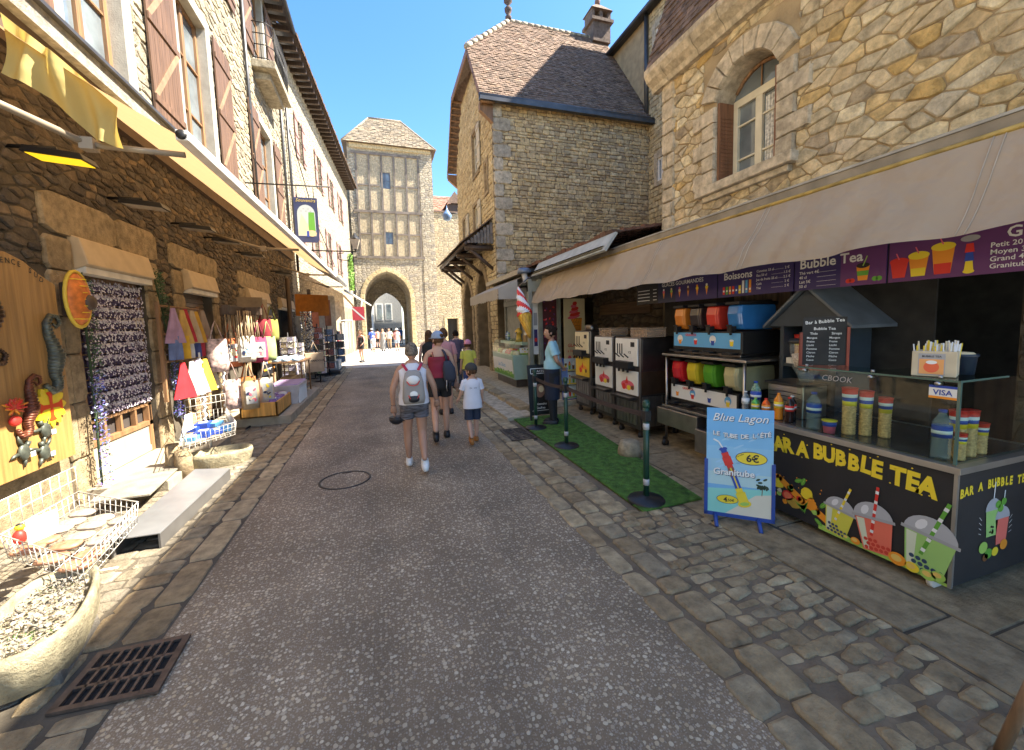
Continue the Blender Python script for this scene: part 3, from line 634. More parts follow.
# houses seen through the gate
mg=M('grey_render2',(.30,.31,.32),.8)
fh=thing('white_house',(0,60,0),'bright white rendered house seen through the gate arch','house');mb=MB();wr=M('white_render',(.6,.6,.58),.8,var=.1)
mb.box(-7,-1.0,60,66,0,12,wr);mb.box(-1.0,3.,63,66,0,10,M('grey_render',(.30,.30,.29),.8));mb.build('wall',fh)
mb=MB()
for x in(-.5,.8): mb.box(x,x+.7,62.94,63,3,5.2,pane_m);mb.box(x-.15,x+.85,62.96,63.02,2.85,5.3,white)
mb.build('window',fh)
fh=thing('stone_house',(4.6,52,0),'sunlit ochre house on the right seen through the gate arch','house');mb=MB();mb.box(3.2,9,50,62,0,9,cw);mb.build('wall',fh)
mb=MB();mb.box(3.15,3.2,52,54,.1,2.6,pane_m);mb.box(3.15,3.2,56,58,.1,2.6,pane_m);mb.build('window',fh)
# ---------------------------------------------------------------- RIGHT HOUSE (near, rubble wall with the arched window)
RX=4.6;FR=FX(RX)
rh=thing('rubble_house',(RX,2,0),'golden rubble stone house with an arched window above the long grey awning','house')
wy0,wy1,wz0,wzs=3.8,4.72,3.62,4.72
def segarch(a,b,z0,zs,rise,n=8):
    c=(a+b)/2;h=(b-a)/2;r=(h*h+rise*rise)/(2*rise);zc=zs+rise-r;pts=[(a,z0),(a,zs)];t0=math.asin(h/r)
    for i in range(1,n): t=-t0+2*t0*i/n;pts.append((c+r*math.sin(t),zc+r*math.cos(t)))
    return pts+[(b,zs),(b,z0)]
WA=segarch(wy0,wy1,wz0,wzs,.33)
mb=MB();hole=[(wy0-.24,wy1+.24,wz0-.2,wzs+.33+.3)]
st_r=stoneM('rubble_gold',[(.56,.42,.22),(.74,.59,.36),(.46,.37,.24),(.80,.69,.46),(.64,.43,.16),(.55,.48,.37),(.78,.66,.42),(.38,.30,.20),(.70,.58,.40)],.25,bump=.9)
mort_r=M('mortar_brown',(.33,.25,.145),.95,var=.2,vs=4,bump=.9,bs=50)
archwall(mb,FR,-3,5.85,2.9,wz0,[],mort_r)
mb.add([FR(-3,wz0),FR(wy0,wz0),FR(wy0,5.75),FR(-3,5.75)],[(0,1,2,3)],mort_r);mb.add([FR(wy1,wz0),FR(5.85,wz0),FR(5.85,5.75),FR(wy1,5.75)],[(0,1,2,3)],mort_r)
for p,q in zip(WA[1:-1],WA[2:-1]): mb.add([FR(*p),FR(*q),FR(q[0],5.75),FR(p[0],5.75)],[(0,1,2,3)],mort_r)
for p,q in zip(WA,WA[1:]+WA[:1]): mb.add([FR(*p,0),FR(*q,0),FR(*q,-.42),FR(*p,-.42)],[(0,1,2,3)],dress)
big=vor(-2,5.62,3.05,5.6,.235,.125,.46);small=[]
stones(mb,FR,big+small,st_r,gap=.006,h=(.006,.028),bev=.011,holes=hole+[(.45,1.05,4.75,5.3)],keep=lambda a,b:b<5.6)
stones(mb,FR,coursed(5.55,5.84,3.0,5.5,(.2,.32),(1,1),.002),dress,gap=.004,h=(.045,.05),bev=.012)
stones(mb,FR,[[(.45,4.75),(1.05,4.75),(1.05,5.3),(.45,5.3)]],dress_y,gap=.005,h=(.03,.035))
mb.add([(RX,5.85,0),(12,5.85,0),(12,5.85,5.75),(RX,5.85,5.75)],[(0,1,2,3)],mort_r)
mb.build('wall',rh)
# window surround with long-and-short quoins
mb=MB();z=wz0;k=0
while z<wzs-.05:
    h=.21
    for s,a in((1,wy1),(-1,wy0)):
        L_=.42 if (k%2)==(0 if s>0 else 1) else .24
        u0,u1=(a,a+L_) if s>0 else (a-L_,a);stones(mb,FR,[[(u0,z),(u1,z),(u1,z+h),(u0,z+h)]],dress,gap=.003,h=(.05,.055),bev=.01,round_=0)
    z+=h;k+=1
arc=[p for p in WA[1:-1]];cy_,cz_=(wy0+wy1)/2,wzs-.15
for p,q in zip(arc,arc[1:]):
    f=lambda s:(cy_+(s[0]-cy_)*1.0+(s[0]-cy_)/math.hypot(s[0]-cy_,s[1]-cz_)*.27,s[1]+(s[1]-cz_)/math.hypot(s[0]-cy_,s[1]-cz_)*.27)
    stones(mb,FR,[[p,q,f(q),f(p)]],dress,gap=.003,h=(.05,.06),bev=.01,round_=0)
mb.build('window_surround',rh)
mb=MB();fbox(mb,FR,wy0-.28,wy1+.28,wz0-.13,wz0-.005,-.3,.13,dress);fbox(mb,FR,wy0-.2,wy1+.2,wz0-.21,wz0-.133,-.1,.07,dress);mb.build('window_sill',rh,bev=.012)
wf=MB();cw_=M('cream_paint',(.62,.57,.43),.5,var=.08);d0=-.30
for a,b,c,d in((wy0+.05,wy0+.12,wz0+.08,wzs-.1),(wy1-.12,wy1-.05,wz0+.08,wzs-.1),(wy0+.05,wy1-.05,wz0,wz0+.08),(wy0+.05,wy1-.05,wzs-.1,wzs),(4.22,4.32,wz0+.08,wzs-.1)): fbox(wf,FR,a,b,c,d,d0,d0+.06,cw_)
for z in(wz0+.30,wz0+.75):
    for a,b in((wy0+.12,4.22),(4.32,wy1-.12)): fbox(wf,FR,a,b,z-.012,z+.012,d0+.01,d0+.045,cw_)
for i in range(1,len(arc)-2): wf.tube([FR(arc[i][0],arc[i][1]-.03,d0+.03),FR(arc[i+1][0],arc[i+1][1]-.03,d0+.03)],.025,oak,6)
wf.tube([FR(cy_,wzs,d0+.03),FR(cy_,wzs+.3,d0+.03)],.012,oak,6)
wo=wf.build('window_frame',rh,bev=.004)
mb=MB();fbox(mb,FR,wy0,wy1,wz0,wzs+.35,d0-.03,d0+.015,pane_m);mb.build('pane',wo)
mb=MB();lace=M('lace_curtain',(.55,.55,.52),.9,var=.35,vs=30)
n=12
for i in range(n):
    a=wy0+.14+(4.2-wy0-.14)*i/n;fbox(mb,FR,a,a+.018,wz0+.1,wzs-.15,d0+.016,d0+.022+.004*(i%2),lace)
mb.build('curtain',wo)
for nm,(a,b) in (('shutter',(wy1-.045,wy1-.012)),('shutter',(wy0+.012,wy0+.045))):
    mb=MB();red=woodM('russet_wood',(.17,.075,.035));fbox(mb,FR,a,b,wz0+.01,wzs-.02,-.26,.0,red)
    for i in range(16): fbox(mb,FR,a-.006,b+.006,wz0+.12+i*.05,wz0+.14+i*.05,-.23,-.03,red)
    mb.build(nm,rh)
# cornice & mansard roof
mb=MB();y=-3
while y<5.9:
    l=random.uniform(.4,.7);y2=min(y+l,6.0);c_=[(0,5.48),(.1,5.48),(.13,5.55),(.22,5.62),(.27,5.72),(.27,5.8),(0,5.8)]
    if not (3.4<y+l/2<5.1 and False): mb.hexa([FR(y+.004,b,a) for a,b in c_],[FR(y2-.004,b,a) for a,b in c_],dress)
    y=y2
mb.build('cornice',rh)
mb=MB();mb.add([(RX-.2,6.0,5.8),(RX-.2,-3,5.8),(5.6,-3,9.25),(5.6,6,9.25)],[(0,1,2,3)],tile_m)
tiles(mb,(RX-.22,6,5.82),(RX-.22,2,5.82),(5.58,6,9.25),(5.58,2,9.25),tile_m,.17,.12,.02)
mb.add([(5.6,-3,9.25),(12,-3,9.25),(12,6,9.25),(5.6,6,9.25)],[(0,1,2,3)],tile_m);mb.add([(RX-.2,6,5.8),(5.6,6,9.25),(12,6,9.25),(12,6,5.7)],[(0,1,2,3)],tile_m)
mb.build('roof',rh)
# ---- ground floor of the near right house: dark shop interior behind the stall
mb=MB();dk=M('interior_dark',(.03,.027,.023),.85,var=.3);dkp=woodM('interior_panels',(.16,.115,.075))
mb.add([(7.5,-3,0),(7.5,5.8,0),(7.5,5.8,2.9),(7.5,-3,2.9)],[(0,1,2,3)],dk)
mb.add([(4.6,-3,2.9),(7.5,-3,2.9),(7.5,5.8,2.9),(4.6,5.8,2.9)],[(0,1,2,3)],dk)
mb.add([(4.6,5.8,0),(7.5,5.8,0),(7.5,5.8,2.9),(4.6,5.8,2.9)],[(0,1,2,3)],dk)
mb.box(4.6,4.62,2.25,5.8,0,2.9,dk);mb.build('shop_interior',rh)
mb=MB();stones(mb,FR,vor(.2,1.75,0,2.9,.3,.18),stoneM('stone_shop',[(.10,.075,.05),(.14,.11,.075),(.08,.06,.045)],.3),gap=.01,h=(.01,.04));fbox(mb,FR,.2,1.75,0,2.9,-.3,0,mortar_d);mb.build('shop_pier',rh)
mb=MB();fbox(mb,FR,.95,1.25,0,2.6,.06,.1,woodM('brown_door',(.2,.13,.08)));fbox(mb,FR,1.0,1.2,1.42,1.48,.1,.13,steel);mb.build('door',rh,bev=.005)
mb=MB()
for i in range(5): fbox(mb,FR,3.55+i*.16,3.55+i*.16+.15,0,2.6,.01,.04,dkp)
mb.build('plank_panel',rh)
# ---------------------------------------------------------------- CORNER HOUSE (brown stone, steep tiled roof)
ch=thing('corner_house',(3.7,13,0),'brown coursed stone corner house with a steep tiled half-hipped roof and chimney','house')
BX,BY,BY2=3.7,13.,19.2;FB=FY(BY);FBl=FX(BX);KX=9.6
mb=MB();wallgrid(mb,FB,BX,KX,0,8.85,[],mortar)
stones(mb,FB,coursed(BX+.05,KX,2.6,8.8,(.07,.17),(.12,.36),.016),st_b2,gap=.006,h=(.01,.04),bev=.014)
stones(mb,FB,[[(3.7,z),(3.7+(.62 if i%2 else .34),z),(3.7+(.62 if i%2 else .34),z+.4),(3.7,z+.4)] for i,z in enumerate([2.6+.41*k for k in range(15)])],st_grey,gap=.004,h=(.045,.05),bev=.01)
mb.build('front_wall',ch)
A1=arch(15.0,.85,0,2.55,6,1.3);A2=arch(17.6,.85,0,2.4,6,1.3)
HW=[(15.1,15.9,4.6,6.3),(14.9,15.7,7.4,8.9),(13.7,13.95,6.3,7.2),(17.2,18,4.8,6.3)]
mb=MB();archwall(mb,FBl,BY,BY2,0,4.4,[A1,A2],mortar,t=.5);wallgrid(mb,FBl,BY,BY2,4.4,8.8,HW,mortar)
mb.add([FBl(BY,8.8,0),FBl(BY2,8.8,0),FBl(17.3,11.1,0),FBl(14.8,11.1,0)],[(0,1,2,3)],mortar)
def inarch(a,b):
    for A,c in((A1,15.),(A2,17.6)):
        if abs(a-c)<1.1 and b<2.6: return False
        if abs(a-c)<1.15 and b<2.6+1.75*(1-(abs(a-c)/1.15)**1.6): return False
    return True
stones(mb,FBl,[p for p in coursed(BY+.02,BY2,0,11.0,(.11,.2),(.18,.4),.015) if sum(q[1] for q in p)/4<8.8+1.3*min(sum(q[0] for q in p)/4-BY,BY2-sum(q[0] for q in p)/4)],st_och,gap=.007,h=(.01,.035),bev=.014,holes=[(a-.14,b+.14,c-.14,d+.14) for a,b,c,d in HW],keep=inarch)
mb.build('side_wall',ch)
for A in(A1,A2):
    mb=MB();archring(mb,FBl,A,.3,dress_y,.05);mb.build('arch_ring',ch)
    mb=MB();mb.add([FBl(a,b,-.45) for a,b in A],[tuple(range(len(A)))],M('arcade_dark',(.10,.085,.07),.5,var=.3));
    for q in(-.3,.3): mb.tube([FBl(A[0][0]+.85+q,.1,-.42),FBl(A[0][0]+.85+q,3.1,-.42)],.03,dkwood,6)
    mb.build('door',ch)
gs=M('pale_shutter',(.52,.47,.36),.7,var=.1)
for i,(a,b,c,d) in enumerate(HW):
    lwin(ch,FBl,a,b,c,d,cw_,2,sur=False,rec=.1)
    mb=MB()
    for q in((a-.12,a+.005,c-.12,d+.12),(b-.005,b+.12,c-.12,d+.12),(a+.005,b-.005,d-.005,d+.12),(a+.005,b-.005,c-.12,c+.005)): fbox(mb,FBl,*q,-.1,.05,dress_y)
    mb.build('window_surround',ch)
    if i in(0,1,3): shutter(ch,FBl,a-.45,a-.02,c,d,.05,gs,z=False)
# roof
ez=8.82;rz=13.6;yr=16.1;e0=BY-.22;e1=BY2+.3;x0=3.3;x1=5.4
hipz=11.3;tf=(hipz-ez)/(rz-ez);hf=Vector((x0,e0+(yr-e0)*tf,hipz));hb=Vector((x0,e1+(yr-e1)*tf,hipz));rd=Vector((x1,yr,rz));rk=Vector((9.7,yr,rz))
mb=MB()
mb.add([(x0,e0,ez),(9.7,e0,ez),rk,rd,hf],[(0,1,2,3,4)],tile_m);mb.add([(x0,e1,ez),(9.7,e1,ez),rk,rd,hb],[(0,1,2,3,4)],tile_m);mb.add([hf,hb,rd],[(0,1,2)],tile_m)
def infr(c):
    if c.z<hipz: return True
    t=(c.z-hipz)/(rz-hipz);return c.x>x0+(x1-x0)*t-.05
tiles(mb,(x0,e0,ez),(9.6,e0,ez),(x0,yr,rz),(9.6,yr,rz),tile_m,.17,.12,.022,keep=infr)
mb.build('roof',ch)
mb=MB();rt2=stoneM('ridge_tile',[(.38,.33,.25),(.46,.41,.31),(.33,.28,.21)],.3)
for i in range(9):
    a=hf.lerp(rd,i/9);b=hf.lerp(rd,(i+.92)/9);mb.tube([a,b],[.10,.085],rt2,8)
for i in range(16):
    a=rd.lerp(rk,i/16);b=rd.lerp(rk,(i+.93)/16);mb.tube([a,b],[.085,.075],rt2,8)
mb.build('ridge',ch)
mb=MB();mb.lathe([(.0,0),(.12,0),(.13,.12),(.06,.2),(.14,.32),(.15,.42),(.06,.52),(.05,.56),(.17,.68),(.16,.8),(.02,.9)],rd+Vector((0,0,.02)),stoneM('finial_stone',[(.12,.09,.08),(.16,.12,.1)],.3),10);mb.build('finial',ch)
mb=MB();cp=stoneM('chimney_stone',[(.15,.11,.09),(.2,.15,.12)],.4);c0=Vector((9.35,yr,rz-.3))
mb.box(c0.x-.4,c0.x+.4,c0.y-.35,c0.y+.35,c0.z,c0.z+.75,cp);mb.box(c0.x-.5,c0.x+.5,c0.y-.45,c0.y+.45,c0.z+.75,c0.z+.87,cp)
for dx in(-.38,0,.38): mb.box(c0.x+dx-.07,c0.x+dx+.07,c0.y-.3,c0.y+.3,c0.z+.87,c0.z+1.25,cp)
mb.hexa([(c0.x-.5,c0.y-.4,c0.z+1.25),(c0.x+.5,c0.y-.4,c0.z+1.25),(c0.x+.5,c0.y+.4,c0.z+1.25),(c0.x-.5,c0.y+.4,c0.z+1.25)],[(c0.x-.12,c0.y-.1,c0.z+1.6),(c0.x+.12,c0.y-.1,c0.z+1.6),(c0.x+.12,c0.y+.1,c0.z+1.6),(c0.x-.12,c0.y+.1,c0.z+1.6)],cp)
mb.lathe([(.1,0),(.12,.2),(.05,.42)],c0+Vector((0,0,1.58)),rt_,8);mb.build('chimney',ch)
mb=MB();mb.box(3.25,9.6,e0-.14,e0+.02,ez-.16,ez,zinc);mb.tube([(3.25,e0-.06,ez-.02),(9.6,e0-.06,ez-.02)],.085,zinc,8);mb.build('gutter',ch)
# barge boards and rafters under the gable overhang
mb=MB()
for (a,b) in(((x0,e0,ez),hf),(hf,hb),(hb,(x0,e1,ez))):
    a=Vector(a);b=Vector(b);d=Vector((0,0,-.24));mb.hexa([a,a+Vector((.04,0,0)),a+Vector((.04,0,0))+d,a+d],[b,b+Vector((.04,0,0)),b+Vector((.04,0,0))+d,b+d],oak)
for i in range(14):
    t=i/13
    for a,b in(((x0,e0,ez),hf),((x0,e1,ez),hb)):
        p=Vector(a).lerp(Vector(b),t)+Vector((0,0,-.16));mb.tube([p,p+Vector((.45,0,0))],.05,oak,6)
for y,z in((e0+.2,ez-.35),(e1-.2,ez-.35)): mb.hexa([(3.3,y-.09,z),(3.72,y-.09,z-.35),(3.72,y+.09,z-.35),(3.3,y+.09,z)],[(3.3,y-.09,z+.22),(3.72,y-.09,z+.22),(3.72,y+.09,z+.22),(3.3,y+.09,z+.22)],oak)
mb.build('barge_board',ch)
# tiled canopy on timber brackets over the arcade
mb=MB();ca=[(3.7,13.2,5.25),(3.7,19.0,5.25),(2.65,19.0,4.45),(2.65,13.2,4.45)]
mb.add(ca,[(0,1,2,3)],dkwood);tiles(mb,(2.6,19.0,4.43),(2.6,13.2,4.43),(3.7,19.0,5.27),(3.7,13.2,5.27),tile_m,.2,.16,.03)
for y in(13.35,14.9,16.5,18.1,18.9):
    mb.tube([(3.7,y,4.9),(2.8,y,4.42)],.07,dkwood,6);mb.tube([(3.7,y,4.3),(2.75,y,4.3)],.10,dkwood,6);mb.tube([(3.7,y,3.6),(2.9,y,4.25)],.06,dkwood,6)
mb.tube([(2.75,13.2,4.4),(2.75,19,4.4)],.07,dkwood,6)
for i in range(8): mb.box(2.8+i*.11,2.89+i*.11,13.17,13.2,4.42,4.5+i*.085,M('weathered_board',(.17,.15,.13),.85,var=.3))
mb.build('canopy',ch)
# ---------------------------------------------------------------- REAR HOUSE between the two
rr=thing('tall_house',(KX,14,0),'tall ochre house with small white windows rising behind the corner house roof','house')
FK=FX(KX);HK=[(12.1,12.6,10.7,11.75),(12.05,12.5,6.6,7.4)]
mb=MB();wallgrid(mb,FK,10.5,13.0,2.5,12.5,HK,mortar);stones(mb,FK,coursed(10.5,13.0,3,12.45,(.1,.2),(.18,.4),.015),st_och,gap=.006,h=(.01,.035),bev=.014,holes=[(a-.16,b+.16,c-.16,d+.16) for a,b,c,d in HK])
wallgrid(mb,FK,13.0,17,8.5,12.5,[],M('ochre_render',(.42,.31,.17),.9,var=.15,vs=4,bump=.4));mb.add([(KX,10.5,0),(16,10.5,0),(16,10.5,12.5),(KX,10.5,12.5)],[(0,1,2,3)],mortar)
mb.box(12,16,3.6,14.5,0,18.5,mortar);mb.add([(KX,17,8),(16,17,8),(16,17,12.5),(KX,17,12.5)],[(0,1,2,3)],mortar);mb.build('wall',rr)  # the tall box is an unseen block, added to keep sun off the road
for a,b,c,d in HK:
    lwin(rr,FK,a,b,c,d,white,1,sur=False,rec=.06)
    mb=MB()
    for q in((a-.15,a+.005,c-.12,d+.2),(b-.005,b+.15,c-.12,d+.2),(a+.005,b-.005,d-.005,d+.25),(a+.005,b-.005,c-.14,c+.005)): fbox(mb,FK,*q,-.06,.05,dress)
    mb.build('window_surround',rr)
mb=MB();mb.box(KX-.25,16,10.4,17.2,12.5,12.6,zinc);mb.add([(KX-.2,10.4,12.6),(KX-.2,17.2,12.6),(13,17.2,15.4),(13,10.4,15.4)],[(0,1,2,3)],tile_m);mb.tube([(KX-.28,10.4,12.52),(KX-.28,17.2,12.52)],.08,zinc,8);mb.build('roof',rr)
mb=MB();mb.tube([(KX-.1,13.02,9.0),(KX-.1,13.02,12.5)],.07,zinc,8);mb.build('drainpipe',rr)
# ---------------------------------------------------------------- COURTYARD: rough wall, tiled lean-to roof
cy=thing('courtyard_wall',(5.25,7,0),'rough dark stone wall behind the ice cream machines under the awning','wall')
FC=FX(5.25);mb=MB();wallgrid(mb,FC,4.6,9.4,0,3.0,[],mortar_d)
stones(mb,FC,vor(4.6,9.4,1.2,3.0,.26,.14,.44),stoneM('stone_courtyard',[(.12,.09,.06),(.17,.13,.085),(.10,.075,.055),(.21,.16,.10)],.3),gap=.014,h=(.02,.06),bev=.02,holes=[(7.0,9.0,1.9,2.15)])
fbox(mb,FC,7.0,9.0,1.9,2.15,-.05,.05,woodM('lintel_wood',(.16,.1,.05),1));mb.build('wall',cy)
lr=thing('lean_to_roof',(5,9,3),'low tiled lean-to roof above the courtyard against the corner house','roof')
mb=MB();mb.add([(3.5,6.0,2.98),(3.5,13,2.98),(9.6,13,3.9),(9.6,6.0,3.9)],[(0,1,2,3)],dkwood);mb.add([(3.5,6,2.94),(3.5,13,2.94),(9.6,13,2.94),(9.6,6,2.94)],[(0,1,2,3)],dkwood)
tiles(mb,(3.72,13,3.2),(3.72,6.0,3.2),(6.2,13,3.62),(6.2,6.0,3.62),stoneM('old_red_tile',[(.13,.07,.05),(.2,.10,.07),(.10,.075,.06)],.4,dirt=(.04,.05,.03)),.2,.2,.05);mb.build('tiles',lr)
mb=MB();mb.hexa([(3.5,9.3,2.88),(3.5,5.9,2.9),(3.72,5.9,3.2),(3.72,9.3,3.2)],[(3.54,9.3,2.86),(3.54,5.9,2.88),(3.76,5.9,3.18),(3.76,9.3,3.18)],M('grey_fascia',(.38,.40,.38),.6,var=.12));mb.build('fascia',lr)
# ---------------------------------------------------------------- AWNINGS right
tz=translucentM('awning_taupe',(.40,.32,.235),(.36,.28,.2),.12,.3,1.1,.8)
aw=thing('long_awning',(3.7,4.5,2.2),'long taupe fabric awning with deep valance over the drinks stall','awning')
def sheet(mb,fn,nu,nv,mat,sm=True):
    vs=[fn(i/nu,j/nv) for i in range(nu+1) for j in range(nv+1)];fs=[(i*(nv+1)+j,(i+1)*(nv+1)+j,(i+1)*(nv+1)+j+1,i*(nv+1)+j+1) for i in range(nu) for j in range(nv)]
    return mb.add(vs,fs,mat,sm)
def aval(s,t):
    y=.4+s*8.75;amp=.022*(1-abs(2*t-1)*.4)
    w=amp*math.sin(y*9+1.3*math.sin(y*2.3)+t*2)+.012*math.sin(y*23+3*math.sin(y*1.7)+t*3)+.015*math.sin(y*3.1+t*4)
    w+=.07*mnoise.noise(Vector((y*1.3,t*1.6,0)))+.03*mnoise.noise(Vector((y*4+t*3,t*2,5)))
    return Vector((3.40+.36*t+w*(1-t*.8),y,2.22+.62*t+.012*math.sin(y*7)*(1-t)))
mb=MB();sheet(mb,aval,260,14,tz);mb.build('valance',aw)
for y in(1.55,3.15,4.75,6.35,7.9):
    mb=MB();q=(y-.4)/8.75
    for dq in(0,.006): mb.tube([aval(q+dq,i/14)+Vector((-.004,0,.002)) for i in range(15)],.0035,M('seam_thread',(.50,.42,.33),.8),4)
    mb.build('seam',aw)
mb=MB();mb.tube([(3.77,.3,2.86),(3.77,9.2,2.86)],.018,M('brass_trim',(.38,.25,.06),.5,.1,var=.3,vs=8),8);mb.box(3.77,3.95,.3,9.2,2.86,2.95,M('taupe_housing',(.22,.19,.15),.6,var=.2));mb.build('front_rail',aw)
mb=MB();mb.hexa([(3.76,.2,2.95),(4.62,.2,3.16),(4.62,9.2,3.16),(3.76,9.2,2.95)],[(3.76,.2,2.97),(4.62,.2,3.18),(4.62,9.2,3.18),(3.76,9.2,2.97)],M('grey_flashing',(.30,.30,.29),.5,.2,var=.2));mb.build('cover',aw)
mb=MB()
for y in(.8,3.3,6,8.8): mb.tube([(4.5,y,2.75),(3.8,y,2.84)],.025,dsteel,6)
mb.build('arm',aw)
ka=thing('small_awning',(3.4,11,2.5),'short pale scalloped awning over the ice cream kiosk','awning')
pa=translucentM('awning_pale',(.50,.46,.40),None,.25,.1)
mb=MB();sheet(mb,lambda s,t:Vector((2.75+.95*t,9.6+3.2*s,2.62+.42*t)),12,3,pa);mb.build('canopy',ka)
mb=MB();sheet(mb,lambda s,t:Vector((2.74+.012*math.sin(s*60),9.6+3.2*s,2.62-t*(.26+.02*math.cos(s*80)))),60,2,pa);sheet(mb,lambda s,t:Vector((2.75+.5*s,9.58,2.62-t*.26+.22*s*(1-t))),6,2,pa);mb.build('valance',ka)
mb=MB();mb.box(3.3,3.75,9.5,12.9,2.98,3.1,dsteel);mb.tube([(3.7,9.7,2.7),(2.8,9.7,2.6)],.03,black,6);mb.tube([(3.7,12.6,2.7),(2.8,12.6,2.6)],.03,black,6);mb.build('frame',ka)
# ================================================================= RIGHT-HAND OBJECTS
def ink(name,c,rough=.5): return M('ink_'+name,c,rough,var=.03)
I_w=ink('white',(.75,.75,.73));I_y=ink('yellow',(.80,.60,.03));I_r=ink('red',(.65,.03,.02));I_o=ink('orange',(.80,.28,.02));I_g=ink('green',(.12,.35,.04));I_lg=ink('lime',(.35,.55,.10))
I_k=ink('black',(.012,.012,.016));I_b=ink('blue',(.02,.06,.35));I_p=ink('purple',(.035,.022,.12));I_p2=ink('plum',(.12,.03,.14));I_pk=ink('pink',(.70,.12,.18));I_gy=ink('grey',(.35,.35,.36));I_c=ink('cream',(.70,.60,.38));I_br=ink('brown',(.18,.07,.02));I_lb=ink('sky',(.12,.38,.68));I_nv=ink('navy',(.015,.02,.06))
def panel(name,fr,a0,a1,b0,b1,th,mat,parent=None,bev=0,**k):
    mb=MB();fbox(mb,fr,a0,a1,b0,b1,-th,0,mat);return mb.build(name,parent,bev=bev,**k)
def FS(x,y): return Fr((x,y,0),(0,-1,0),(0,0,1),(-1,0,0))   # facing the street from the right; u runs towards the camera
